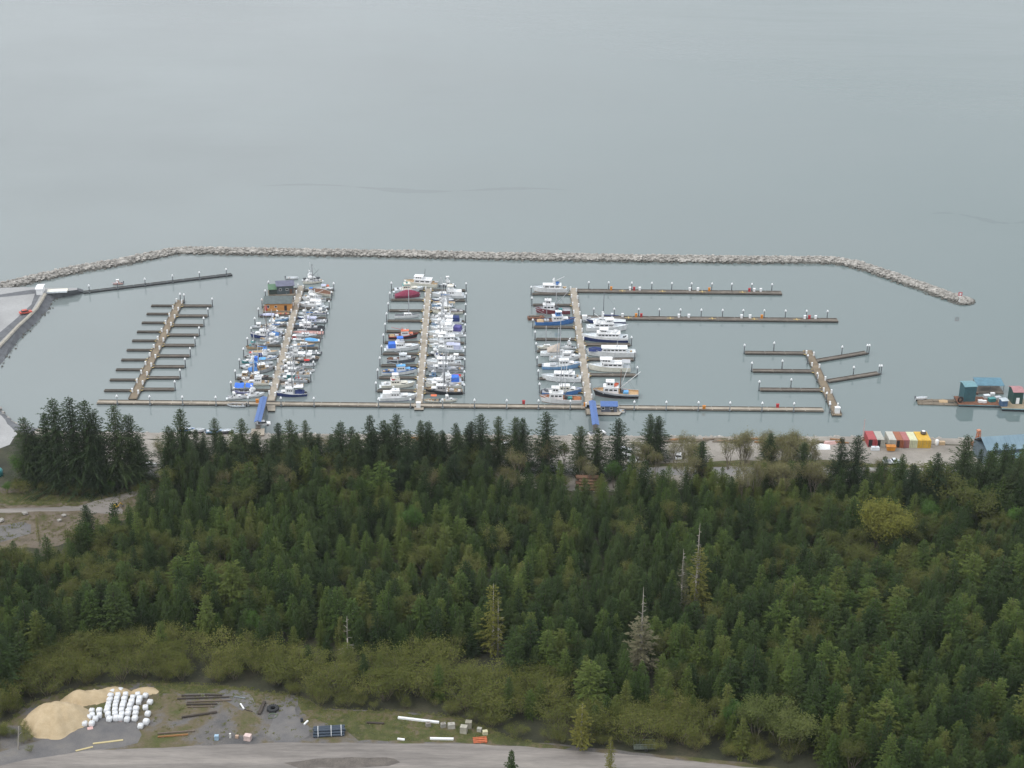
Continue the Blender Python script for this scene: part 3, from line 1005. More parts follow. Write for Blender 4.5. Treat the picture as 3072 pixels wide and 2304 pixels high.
shed("dock_kiosk", "small white shed at the start of the second long pier", "shed", P('z6', 1070, 880, DZ), (1.6, 1.3, 1.6), M_CAP, M_CAP, 0, .15, False, over=.12)
BLUE_ROOF = paint(srgb(82, 112, 168), .6, .08)
shed("float_shed", "float shed with light blue metal roof beside the second gangway", "shed", P('z7', 1475, 1290, DZ) + Vector((0, 1.1, 0)), (5.0, 3.6, 2.1), paint(srgb(96, 104, 122)), BLUE_ROOF, 0, .75, True, 2)


def gangway(label, foot, head, zh, w=1.5):
    a = Vector((foot.x, foot.y, DZ + .15))
    b = Vector((head.x, head.y, zh))
    o = thing("covered_gangway", label, "gangway", a)
    d = b - a
    t = d.normalized()
    n_ = Vector((-t.y, t.x, 0)).normalized()
    up = Vector((0, 0, 1))
    h = n_ * w / 2
    m_ = MB(); q = [-h, d - h, d + h, h]; m_.hexa(q, [x + up * .15 for x in q]); m_.build("deck", M_DECK_GREY, o, fix=True)
    L = d.length
    k = 8
    for s in (-1, 1):
        m_ = MB()
        for z in (.7, 1.15):
            m_.tube(h * s + up * z, d + h * s + up * z, .05, n=5)
        for i in range(k):
            m_.tube(d * (i / k) + h * s + up * .15, d * ((i + 1) / k) + h * s + up * 2.3, .04, n=4)
        m_.build("side_truss", M_STEEL, o)
        for i in range(k + 1):
            m_ = MB(); m_.tube(d * (i / k) + h * s + up * .1, d * (i / k) + h * s + up * 2.45, .07, n=5); m_.build("post", M_STEEL, o)
    rw = n_ * (w / 2 + .35)
    e0, e1 = -t * .4, d + t * .4
    m_ = MB()
    for s in (-1, 1):
        q = [e0 + rw * s + up * 2.42, e1 + rw * s + up * 2.42, e1 + up * 2.8, e0 + up * 2.8]
        m_.hexa(q, [x + up * .1 for x in q])
    m_.build("roof", BLUE_ROOF, o, fix=True)
    m_ = MB(); m_.tube(e0 + up * 2.92, e1 + up * 2.92, .08, n=5); m_.build("ridge_cap", BLUE_ROOF, o)
    return o


gangway("first blue roofed gangway sloping to the float house dock", P('z3', 843, 1300, DZ), P('z3', 742, 1700, 3.2), 3.3)
gangway("second blue roofed gangway sloping to the large yacht dock", P('z7', 1195, 1255, DZ), P('z7', 1252, 1640, 3.2), 3.3)


def trestle(label, a, b, w):
    o = thing("approach_trestle", label, "pier", (a.x, a.y, 0))
    d = Vector((b.x - a.x, b.y - a.y, 0))
    t = d.normalized(); n_ = Vector((-t.y, t.x, 0)); h = n_ * w / 2
    m_ = MB(); q = [-h, d - h, d + h, h]
    m_.hexa([x + Vector((0, 0, 2.75)) for x in q], [x + Vector((0, 0, 3.15)) for x in q]); m_.build("deck", M_DECK_TAN, o, fix=True)
    for s in (-1, 1):
        for i in range(3):
            m_ = MB(); p = d * (i / 2.2) + h * s * .85; m_.tube(p + Vector((0, 0, -1)), p + Vector((0, 0, 2.75)), .2, n=7); m_.build("pile", M_STEEL, o)
    return o


trestle("short landing pier at the shore end of the first gangway", P('z3', 742, 1692, 3.1), P('z3', 735, 1800, 3.1), 4.0)
trestle("short landing pier at the shore end of the second gangway", P('z7', 1250, 1632, 3.1), P('z7', 1255, 1760, 3.1), 4.0)

# ---- thin float at the launch ramp, far left
F0, F1 = P('z1', 690, 492, .3), P('z1', 1925, 343, .3)
dF = dock("thin dark boarding float stretching out from the launch ramp", F0, F1, 1.8, [], paint(srgb(84, 92, 98), .8), M_DECK_GREY)
for x, y in [(737, 484), (972, 458), (1200, 430), (1428, 402), (1649, 374), (1870, 346)]:
    p = P('z1', x, y, .2)
    s = (Vector((p.x, p.y, 0)) - dF[1]).dot(dF[2])
    piling(dF[1] + dF[2] * s - dF[3] * 1.2, "along the thin boarding float at the launch ramp", True)
# ================================================================ BOATS
C = {'white': (.86, .865, .87), 'cream': srgb(238, 234, 220), 'grey': srgb(184, 186, 190), 'dgrey': srgb(92, 96, 102), 'navy': srgb(38, 56, 112), 'blue': srgb(76, 130, 196),
     'lblue': srgb(128, 170, 212), 'tarp': srgb(66, 122, 224), 'sky': srgb(104, 176, 232), 'teal': srgb(52, 132, 134), 'green': srgb(38, 74, 68), 'red': srgb(196, 62, 58), 'maroon': srgb(140, 56, 82),
     'mar2': srgb(128, 58, 68), 'orange': srgb(226, 120, 84), 'rust': srgb(170, 108, 66), 'tan': srgb(190, 164, 130), 'brown': srgb(112, 80, 62), 'black': srgb(34, 38, 44), 'alu': srgb(196, 200, 206),
     'lav': srgb(196, 200, 224), 'pale': srgb(222, 228, 232), 'sail': srgb(196, 184, 172), 'purple': srgb(92, 88, 150), 'pink': srgb(216, 176, 170), 'wood': srgb(202, 166, 122)}


def pc(name, rough=.45):
    return paint(C[name], rough, .10)


def hull(root, L, B, fb, fs, o, ts=.82, bw=.28, rake=.07, full=2.3):
    """lofted hull, bow towards +x; returns sheer height function"""
    st = [0, .08, .2, .35, .5, .62, .74, .84, .92, .97, 1.0]
    bh = lambda u: B / 2 * (ts + (1 - ts) * math.sin(min(1, u / .5) * 1.5708) if u < .5 else max(.015, 1 - ((u - .5) / .5) ** full))
    sz = lambda u: fs + (fb - fs) * max(0, u - .12) ** 1.7
    mb = MB()
    rows = []
    for u in st:
        x = -L / 2 + L * u * (1 - rake) + .02 * L
        b, z = bh(u), sz(u)
        xr = lambda k: x + rake * L * (u ** 2.5) * k
        pts = [(xr(.0), 0, -.55), (xr(.25), b * .80, .02), (xr(.35), b * .84, .16), (xr(.85), b * .97, z - o.get('band', .22)), (xr(1), b, z), (xr(1), b * .93 - .02, z), (xr(1), b * .92 - .03, z - bw)]
        rows.append([(p[0], max(0.0, p[1]), p[2]) for p in pts])
    mats_i = [0, 0, 1, 2, 2, 3]                 # bottom, bottom stripe, side, trim, rail, inner bulwark
    k = len(rows[0])
    for sgn in (1, -1):
        vs = [(x, y * sgn, z) for r_ in rows for (x, y, z) in r_]
        for j in range(k - 1):
            fs_ = []
            for i in range(len(rows) - 1):
                q = (i * k + j, (i + 1) * k + j, (i + 1) * k + j + 1, i * k + j + 1)
                fs_.append(q if sgn < 0 else q[::-1])
            mb.add(vs, fs_, mats_i[j])
    r0 = rows[0]                                 # transom
    tv = [(x, y, z) for (x, y, z) in r0[:5]] + [(x, -y, z) for (x, y, z) in r0[4:0:-1]]
    mb.add(tv, [tuple(range(len(tv)))], 1)
    tv = [r0[5], r0[6], (r0[6][0], -r0[6][1], r0[6][2]), (r0[5][0], -r0[5][1], r0[5][2])]
    mb.add(tv, [(0, 1, 2, 3)], 3)
    hm = [pc(o.get('bottom', 'black'), .6), pc(o.get('hull', 'white')), pc(o.get('trim', o.get('hull', 'white'))), pc(o.get('inner', o.get('deck', 'pale')), .6)]
    mb.build("hull", hm, root, smooth=False)
    dk = MB()
    for i in range(len(rows) - 1):
        a, b = rows[i][6], rows[i + 1][6]
        dk.add([a, b, (b[0], -b[1], b[2]), (a[0], -a[1], a[2])], [(3, 2, 1, 0)])
    dk.build("deck", pc(o.get('deck', 'pale'), .7), root)
    return lambda u: sz(u) - bw, bh


def cabin(root, x0, x1, w, z0, h, col='white', roof='white', rf=.3, rb=.05, nw=3, over=.14, taper=.9, wh=.45, wz=.62, front=True, part="cabin"):
    """tapered house with roof and windows; x0 aft, x1 forward"""
    lo = [(x0, -w / 2, z0), (x1, -w / 2 * .94, z0), (x1, w / 2 * .94, z0), (x0, w / 2, z0)]
    t = w / 2 * taper
    hi = [(x0 + rb * h, -t, z0 + h), (x1 - rf * h, -t * .94, z0 + h), (x1 - rf * h, t * .94, z0 + h), (x0 + rb * h, t, z0 + h)]
    mb = MB(); mb.hexa(lo, hi)
    cb = mb.build(part, pc(col), root)
    mb = MB()
    a, b = x0 + rb * h - over, x1 - rf * h + over * 1.6
    z = z0 + h + .002
    q = [(a, -t - over, z), (b, -t * .9 - over * .6, z), (b, t * .9 + over * .6, z), (a, t + over, z)]
    mb.hexa(q, [(x * 1.0, y * .97, z + .1) for x, y, _ in q])
    mb.build("roof", pc(roof, .5), cb)
    f = wz
    wl = w / 2 * (1 + (taper - 1) * f) + .012
    xa, xb = x0 + rb * h * f + .25, x1 - rf * h * f - .3
    if nw > 0 and xb - xa > .4:
        step = (xb - xa) / nw
        for s in (-1, 1):
            for i in range(nw):
                m_ = MB(); m_.box((xa + step * (i + .5), s * wl * (.985 if i < nw - 1 else .965), z0 + h * f), (step * .72, .05, min(wh, h * .5)))
                m_.build("window", M_GLASS, cb)
    if front:
        xf = x1 - rf * h * f
        k = 2 if w < 2.4 else 3
        for i in range(k):
            yw = w * .82 * taper / k
            m_ = MB(); m_.box((xf + .015, (i - (k - 1) / 2) * yw, z0 + h * f), (.05, yw * .84, min(wh, h * .5)), ry=math.atan(-rf))
            m_.build("windshield", M_GLASS, cb)
    return cb, z0 + h + .1


def pole(root, name, a, b, r, col, r1=None):
    m_ = MB(); m_.tube(a, b, r, r1 if r1 else r * .6, n=6)
    return m_.build(name, pc(col, .5), root, smooth=True)


def canopy(root, x0, x1, w, z, col, posts=True, h=1.9, name="canopy", arch=.18):
    m_ = MB()
    n = 4
    for i in range(n):
        ya, yb = -w / 2 + w * i / n, -w / 2 + w * (i + 1) / n
        za, zb = z + arch * (1 - (2 * ya / w) ** 2), z + arch * (1 - (2 * yb / w) ** 2)
        q = [(x0, ya, za), (x1, ya, za), (x1, yb, zb), (x0, yb, zb)]
        m_.hexa(q, [(x, y, zz + .06) for x, y, zz in q])
    c_ = m_.build(name, pc(col, .8), root)
    if posts:
        for x in (x0 + .12, x1 - .12):
            for y in (-w / 2 + .08, w / 2 - .08):
                m_ = MB(); m_.tube((x, y, z - h), (x, y, z + .02), .035, n=5); m_.build("post", M_STEEL, c_)
    return c_


def tarp(root, x0, x1, w, z0, h, col, name="tarp"):
    """cloth over a ridge, sagging, with hanging sides"""
    n, k = 7, 6
    vs = []
    for i in range(n):
        u = i / (n - 1)
        x = x0 + (x1 - x0) * u
        hh = h * (.72 + .28 * math.sin(u * math.pi)) * (1 + .06 * math.sin(i * 2.4))
        ww = w * (.86 + .14 * math.sin(u * math.pi))
        for j in range(k + 1):
            v = -1 + 2 * j / k
            vs.append((x, v * ww / 2, z0 + hh * (1 - abs(v) ** 1.6) + .03 * math.sin(i * 3 + j)))
    fs_ = [(i * (k + 1) + j, (i + 1) * (k + 1) + j, (i + 1) * (k + 1) + j + 1, i * (k + 1) + j + 1) for i in range(n - 1) for j in range(k)]
    fs_ += [tuple(range(k, -1, -1)), tuple((n - 1) * (k + 1) + j for j in range(k + 1))]
    m_ = MB(); m_.add(vs, fs_)
    return m_.build(name, pc(col, .8), root, fix=True)


def outboard(root, x, y=0.0):
    m_ = MB(); m_.box((x - .2, y, .95), (.42, .36, .55), taper=.8); m_.box((x - .2, y, .35), (.2, .16, .8)); m_.build("outboard", pc('dgrey'), root)


def dinghy(root, x, y, z, L=2.4, col='white', rz=0.0):
    m_ = MB()
    n = 6
    rows = []
    for i in range(n):
        u = i / (n - 1)
        b = .6 * (1 - max(0, (u - .55) / .45) ** 2) + .02
        rows.append([(-L / 2 + L * u, -b, .42 + .1 * u), (-L / 2 + L * u, -b * .7, .02), (-L / 2 + L * u, b * .7, .02), (-L / 2 + L * u, b, .42 + .1 * u)])
    c, s = math.cos(rz), math.sin(rz)
    vs = [(x + px * c - py * s, y + px * s + py * c, z + pz) for r_ in rows for (px, py, pz) in r_]
    fs_ = [(i * 4 + j, (i + 1) * 4 + j, (i + 1) * 4 + j + 1, i * 4 + j + 1) for i in range(n - 1) for j in range(3)] + [(0, 1, 2, 3)]
    m_.add(vs, fs_)
    return m_.build("dinghy", pc(col), root)


def clutter(root, x0, x1, w, z, rr, n=5, cols=('white', 'dgrey', 'tan', 'grey')):
    """crates and coils lying in the cockpit"""
    for i in range(n):
        m_ = MB()
        s = rr.uniform(.35, .75)
        m_.box((rr.uniform(x0, x1), rr.uniform(-w / 2 + s / 2, w / 2 - s / 2), z + s * .35), (s * 1.2, s, s * .7), rz=rr.uniform(0, 3), taper=.92)
        m_.build("deck_gear", pc(rr.choice(cols), .7), root)


def rails(root, L, bh, sz, u0, u1, h=.7):
    m_ = MB()
    us = [u0 + (u1 - u0) * i / 5 for i in range(6)]
    for s in (-1, 1):
        pts = [(-L / 2 + L * u, s * bh(u) * .93, sz(u) + .25 + h) for u in us]
        for a, b in zip(pts, pts[1:]):
            m_.tube(a, b, .03, n=4)
        for p in pts:
            m_.tube((p[0], p[1], p[2] - h), p, .025, n=4)
    m_.build("handrail", M_STEEL, root)


# ---- kinds of boat --------------------------------------------------------
def b_cruiser(root, L, o, rr):
    B = o.get('B', min(4.2, L * .33))
    sz, bh = hull(root, L, B, L * .15 + .25, L * .085 + .3, o, ts=.9, rake=.1)
    z0 = sz(.5)
    cabin(root, L * .06, L * .33, B * .62, sz(.7) - .12, .62, o.get('cabin', 'white'), o.get('cabin', 'white'), rf=1.1, nw=1, wh=.22, front=False, part="trunk_cabin", over=.02)
    cb, zr = cabin(root, -L * .2, L * .12, B * .76, z0, 1.65, o.get('cabin', 'white'), o.get('roof', 'white'), rf=rr.uniform(.4, .9), nw=o.get('nw', 3), wh=.38)
    if o.get('fly', 1):
        m_ = MB()
        q = [(-L * .17, -B * .3, zr), (L * .06, -B * .28, zr), (L * .06, B * .28, zr), (-L * .17, B * .3, zr)]
        m_.hexa(q, [(x + .12, y * 1.04, zr + .6) for x, y, _ in q])
        fb_ = m_.build("flybridge", pc(o.get('cabin', 'white')), root)
        m_ = MB(); m_.box((L * .06, 0, zr + .78), (.05, B * .5, .34), ry=-.4); m_.build("windscreen", M_GLASS, fb_)
        m_ = MB(); m_.box((-L * .06, 0, zr + .72), (.6, .9, .5)); m_.build("helm_seat", pc(o.get('seat', 'pale')), fb_)
        if o.get('bimini'):
            canopy(root, -L * .16, L * .03, B * .6, zr + 1.75, o['bimini'], True, 1.2, "bimini")
    if o.get('canvas'):
        cz = MB(); q = [(-L * .42, -B * .38, z0), (-L * .2, -B * .38, z0), (-L * .2, B * .38, z0), (-L * .42, B * .38, z0)]
        cz.hexa(q, [(x + (.25 if x < -L * .3 else 0), y * .9, z0 + 1.6) for x, y, _ in q]); cz.build("cockpit_canvas", pc(o['canvas'], .85), root)
    else:
        clutter(root, -L * .42, -L * .24, B * .6, z0, rr, 3)
    m_ = MB(); m_.box((-L * .5 - .1, 0, .28), (.7, B * .7, .1)); m_.build("swim_platform", pc('pale'), root)
    rails(root, L, bh, sz, .6, .97, .5)
    if o.get('radar', 1):
        pole(root, "radar_mast", (-L * .1, 0, zr), (-L * .14, 0, zr + 2.2), .07, 'white')
        m_ = MB(); m_.lathe([(.3, 0), (.34, .1), (.2, .26)], (-L * .11, 0, zr + 1.5), 8); m_.build("radar_dome", pc('white'), root)
    if o.get('outboard'):
        outboard(root, -L / 2)
    if o.get('dinghy'):
        dinghy(root, -L * .12, 0, zr + .05, 2.6, o['dinghy'], 1.5)


def b_troller(root, L, o, rr):
    B = o.get('B', min(4.6, L * .30))
    sz, bh = hull(root, L, B, L * .14 + .5, L * .06 + .45, o, ts=.62, bw=.42, rake=.09, full=2.1)
    z0 = sz(.5)
    cabin(root, L * .18, L * .34, B * .55, sz(.75), .75, o.get('cabin', 'white'), o.get('roof', 'white'), rf=.4, nw=1, front=False, part="trunk_cabin", wh=.25)
    cb, zr = cabin(root, o.get('x0', -.06) * L, L * .2, B * .62, z0 + .05, 2.0, o.get('cabin', 'white'), o.get('roof', 'white'), rf=.1, nw=o.get('nw', 3), wh=.42)
    mc = o.get('mast', 'alu')
    mh = o.get('mh', .62) * L
    xm = o.get('xm', -.02) * L
    pole(root, "mast", (xm, 0, z0), (xm, 0, z0 + mh), .16, mc, .09)
    bm_ = o.get('boom', .55)
    pole(root, "boom", (xm - .1, 0, z0 + 2.4), (xm - L * .36, 0, z0 + 2.4 + mh * bm_ * .6), .08, mc)
    m_ = MB()                                               # rigging
    for e in ((L * .46, 0, sz(.95) + .3), (-L * .46, 0, sz(.05) + .3)):
        m_.tube((xm, 0, z0 + mh), e, .02, n=3)
    for s in (-1, 1):
        m_.tube((xm, 0, z0 + mh * .92), (xm - .3, s * B * .46, z0 + .3), .02, n=3)
    m_.build("rigging", M_PILE_DARK, root)
    if o.get('poles', 1):
        for s in (-1, 1):
            lean = o.get('lean', .10)
            pole(root, "trolling_pole", (xm + .2, s * B * .47, z0 + .2), (xm + L * .05, s * (B * .47 + L * lean), z0 + L * o.get('ph', .95)), .105, o.get('pc', 'grey'), .06)
    m_ = MB(); m_.box((-L * .2, 0, z0 + .28), (L * .12, B * .4, .5)); m_.build("hatch", pc(o.get('hatch', 'grey')), root)
    if o.get('net'):
        tarp(root, -L * .44, -L * .28, B * .6, z0, .9, o['net'], "net_pile")
    else:
        clutter(root, -L * .44, -L * .26, B * .55, z0, rr, 4)
    if o.get('canopy'):
        canopy(root, -L * .36, -L * .07, B * .8, z0 + 2.5, o['canopy'], True, 2.4)
    if o.get('tarp'):
        tarp(root, -L * .4, -L * .1, B * .85, z0 + .2, 1.3, o['tarp'])
    if o.get('wheel'):
        cabin(root, L * .02, L * .17, B * .5, zr, 1.5, o['wheel'], o.get('wroof', 'white'), rf=.1, nw=2, wh=.5, part="upper_wheelhouse")
    m_ = MB(); m_.lathe([(.28, 0), (.32, .1), (.2, .24)], (L * .08, 0, zr + .25 + (1.6 if o.get('wheel') else 0)), 8); m_.build("radar_dome", pc('white'), root)
    if o.get('buoys'):
        for i in range(3):
            m_ = MB(); m_.lathe([(.02, -.3), (.24, -.15), (.3, .05), (.16, .3), (.03, .36)], (-L * .1 - i * .55, B * .28 * (-1) ** i, z0 + 1.1), 8); m_.build("buoy", pc(o['buoys']), root, smooth=True)


def b_seiner(root, L, o, rr):
    B = o.get('B', L * .30)
    sz, bh = hull(root, L, B, L * .13 + .8, L * .065 + .6, o, ts=.8, bw=.5, rake=.08)
    z0 = sz(.5)
    cb, zr = cabin(root, -L * .04, L * .30, B * .72, z0, 2.3, o.get('cabin', 'white'), o.get('roof', 'white'), rf=.12, nw=3, wh=.5)
    cb2, zr2 = cabin(root, L * .06, L * .24, B * .58, zr, 1.6, o.get('cabin', 'white'), o.get('roof2', 'white'), rf=.1, nw=2, wh=.6, part="upper_wheelhouse")
    m_ = MB(); m_.lathe([(.35, 0), (.4, .12), (.25, .3)], (L * .16, 0, zr2 + .1), 8); m_.build("radar_dome", pc('white'), root)
    mc = o.get('mast', 'alu')
    xm = -L * .08
    mh = o.get('mh', .55) * L
    pole(root, "mast", (xm, 0, z0), (xm, 0, z0 + mh), .17, mc, .1)
    for dx, dz, y in o.get('booms', ((.34, .45, 0),)):
        pole(root, "boom", (xm, y * .3, z0 + 1.8), (xm - L * dx, y, z0 + 1.8 + L * dz), .12, o.get('boomc', mc), .08)
    m_ = MB()
    for e in ((L * .46, 0, sz(.95)), (-L * .4, B * .4, z0 + .4), (-L * .4, -B * .4, z0 + .4)):
        m_.tube((xm, 0, z0 + mh), e, .025, n=3)
    m_.build("rigging", M_PILE_DARK, root)
    m_ = MB(); m_.box((-L * .2, 0, z0 + .3), (L * .12, B * .38, .6)); m_.build("hatch", pc(o.get('hatch', 'teal')), root)
    if o.get('net'):
        tarp(root, -L * .46, -L * .3, B * .7, z0, .8, o['net'], "net_pile")
    m_ = MB(); m_.tube((-L * .12, -.7, z0 + .7), (-L * .12, .7, z0 + .7), .5, n=10); m_.build("winch_drum", pc('dgrey'), root)
    rails(root, L, bh, sz, .7, .98, .6)
    if o.get('buoys'):
        dinghy(root, L * .02, 0, zr + .05, 2.6, o['buoys'], 1.2)
    if o.get('dinghy'):
        dinghy(root, -L * .36, 0, z0 + .1, 3.4, o['dinghy'], .2)


def b_sail(root, L, o, rr):
    B = o.get('B', min(3.6, L * .29))
    sz, bh = hull(root, L, B, L * .09 + .45, L * .075 + .35, o, ts=.6, bw=.12, rake=.12, full=1.9)
    z0 = sz(.45)
    cabin(root, -L * .12, L * .22, B * .55, z0, .62, o.get('cabin', 'white'), o.get('roof', 'white'), rf=.8, nw=3, wh=.2, wz=.55, front=False, part="trunk_cabin", over=.02)
    xm, mh = L * .08, o.get('mh', 1.05) * L
    mc = o.get('mast', 'alu')
    pole(root, "mast", (xm, 0, z0 + .4), (xm, 0, z0 + mh), .14, mc, .10)
    pole(root, "boom", (xm, 0, z0 + 1.7), (xm - L * .4, 0, z0 + 1.8), .07, mc)
    if o.get('cover'):
        pole(root, "sail_cover", (xm - .1, 0, z0 + 1.88), (xm - L * .38, 0, z0 + 1.92), .24, o['cover'], .14)
    m_ = MB()
    for e in ((L * .49, 0, sz(1) + .2), (-L * .48, 0, sz(0) + .2), (xm - .2, B * .46, z0 + .2), (xm - .2, -B * .46, z0 + .2)):
        m_.tube((xm, 0, z0 + mh * .98), e, .018, n=3)
    m_.tube((xm, -B * .3, z0 + mh * .55), (xm, B * .3, z0 + mh * .55), .03, n=4)
    m_.build("rigging", M_STEEL, root)
    if o.get('dodger'):
        tarp(root, -L * .2, -L * .06, B * .6, z0 + .3, 1.1, o['dodger'], "dodger")
    if o.get('awning'):                                    # cloth slung over the boom like a tent
        m_ = MB()
        a, b = xm - .2, xm - L * .38
        m_.add([(a, 0, z0 + 3.4), (b, 0, z0 + 1.7), (b, -B * .42, z0 + .5), (a, -B * .42, z0 + .5), (b, B * .42, z0 + .5), (a, B * .42, z0 + .5)], [(0, 1, 2, 3), (1, 0, 5, 4)])
        m_.build("boom_tent", pc(o['awning'], .9), root)
    rails(root, L, bh, sz, .05, .98, .45)


def b_skiff(root, L, o, rr):
    B = o.get('B', min(2.3, L * .36))
    sz, bh = hull(root, L, B, .95, .7, o, ts=.88, bw=.45, rake=.1)
    z0 = sz(.4)
    for x in (-.28, .02, .22):
        m_ = MB(); m_.box((L * x, 0, z0 + .22), (.35, B * .78, .08)); m_.build("thwart", pc(o.get('thwart', 'alu')), root)
    if o.get('console', 0):
        cabin(root, -L * .08, L * .1, B * .5, z0, 1.0, o.get('cabin', 'white'), o.get('roof', 'white'), rf=.3, nw=0, part="console")
    if o.get('house'):
        cabin(root, -L * .12, L * .2, B * .78, z0, 1.6, o['house'], o.get('roof', 'white'), rf=.3, nw=2)
    if o.get('tarp'):
        tarp(root, -L * .42, L * .3, B * .95, z0 + .35, .7, o['tarp'])
    if o.get('canopy'):
        canopy(root, -L * .35, L * .05, B * .9, z0 + 2.0, o['canopy'], True, 1.9)
    outboard(root, -L / 2)
    clutter(root, -L * .4, -L * .1, B * .5, z0, rr, 2)


def b_covered(root, L, o, rr):
    B = o.get('B', min(3.4, L * .33))
    sz, bh = hull(root, L, B, L * .11 + .4, L * .08 + .3, o, ts=.85)
    n, k = 10, 6
    vs = []
    for i in range(n):
        u = .02 + .96 * i / (n - 1)
        x = -L / 2 + L * u
        hh = o.get('th', 1.5) * (math.sin(min(1, u / .5) * 1.57) if u < .5 else max(.08, math.cos((u - .5) / .5 * 1.5))) * (.55 if u < .12 else 1)
        for j in range(k + 1):
            v = -1 + 2 * j / k
            b = bh(u) * 1.03
            vs.append((x, v * b, sz(u) + .12 + hh * (1 - abs(v) ** 1.8) + .03 * math.sin(i * 2.2 + j * 1.7)))
    fs_ = [(i * (k + 1) + j, (i + 1) * (k + 1) + j, (i + 1) * (k + 1) + j + 1, i * (k + 1) + j + 1) for i in range(n - 1) for j in range(k)]
    fs_ += [tuple(range(k, -1, -1)), tuple((n - 1) * (k + 1) + j for j in range(k + 1))]
    m_ = MB(); m_.add(vs, fs_); m_.build("boat_cover", pc(o.get('tarp', 'tarp'), .85), root, fix=True)
    outboard(root, -L / 2)


def b_yacht(root, L, o, rr):
    B = o.get('B', L * .29)
    sz, bh = hull(root, L, B, L * .10 + .9, L * .07 + .7, o, ts=.84, bw=.35, rake=.08)
    z0 = sz(.45)
    cb, zr = cabin(root, -L * .30, L * .22, B * .78, z0, 1.6, o.get('cabin', 'white'), o.get('roof', 'white'), rf=rr.uniform(.3, .9), nw=o.get('nw', 5), wh=.42, over=.3)
    zr2 = zr
    if o.get('pilot', 1):
        px_ = rr.uniform(-.12, .0) * L
        cb2, zr2 = cabin(root, px_, px_ + L * rr.uniform(.17, .26), B * .62, zr, rr.uniform(.95, 1.3), o.get('cabin', 'white'), o.get('roof', 'white'), rf=rr.uniform(.3, .8), nw=3, wh=.4, part="pilothouse", over=.4)
    if o.get('stack'):
        m_ = MB(); m_.box((-L * .1, 0, zr2 + L * .09), (.9, .7, L * .18), taper=.7); m_.build("stack_mast", pc('white'), root)
        pole(root, "boom", (-L * .1, 0, zr + 1.0), (-L * .1 + L * o.get('bdx', -.26), 0, zr + 1.0 + L * .16), .1, 'white')
        m_ = MB(); m_.box((-L * .1 + .3, 0, zr2 + L * .13), (.4, 1.6, .14)); m_.build("radar_bar", pc('white'), root)
    else:
        pole(root, "mast", (-L * .1, 0, zr2), (-L * .12, 0, zr2 + L * .22), .1, o.get('mast', 'white'))
        m_ = MB(); m_.lathe([(.3, 0), (.35, .15), (.2, .35)], (-L * .05, 0, zr2), 8); m_.build("radar_dome", pc('white'), root)
    m_ = MB()
    for s in (-1, 1):
        m_.tube((-L * .28, s * B * .36, zr + .8), (-L * .08, s * B * .36, zr + .8), .035, n=4)
        for i in range(4):
            x = -L * .28 + L * .2 * i / 3
            m_.tube((x, s * B * .36, zr), (x, s * B * .36, zr + .8), .03, n=4)
    m_.build("upper_rail", M_STEEL, root)
    if o.get('dinghy'):
        dinghy(root, -L * .2, 0, zr + .05, 3.2, o['dinghy'], 1.4)
    if o.get('foretarp'):
        tarp(root, L * .2, L * .47, B * .72, sz(.8) + .1, 1.2, o['foretarp'])
    if o.get('aftcanopy'):
        canopy(root, -L * .47, -L * .28, B * .75, z0 + 2.0, o['aftcanopy'], True, 1.9)
    else:
        clutter(root, -L * .46, -L * .33, B * .6, z0, rr, 3)
    rails(root, L, bh, sz, .55, .98, .7)
    for i in range(3):
        m_ = MB(); m_.tube((-L * .25 + L * .2 * i, -bh(.4) - .12, .35), (-L * .25 + L * .2 * i, -bh(.4) - .12, .95), .13, n=7); m_.build("fender", pc('white'), root)


KINDS = {'cruiser': (b_cruiser, 'cruiser'), 'troller': (b_troller, 'fishing boat'), 'seiner': (b_seiner, 'fishing boat'), 'sail': (b_sail, 'sailboat'),
         'skiff': (b_skiff, 'skiff'), 'covered': (b_covered, 'boat'), 'yacht': (b_yacht, 'yacht')}
NAMES = {'cruiser': 'cabin_cruiser', 'troller': 'fishing_troller', 'seiner': 'fishing_seiner', 'sail': 'sailboat', 'skiff': 'skiff', 'covered': 'covered_boat', 'yacht': 'motor_yacht'}

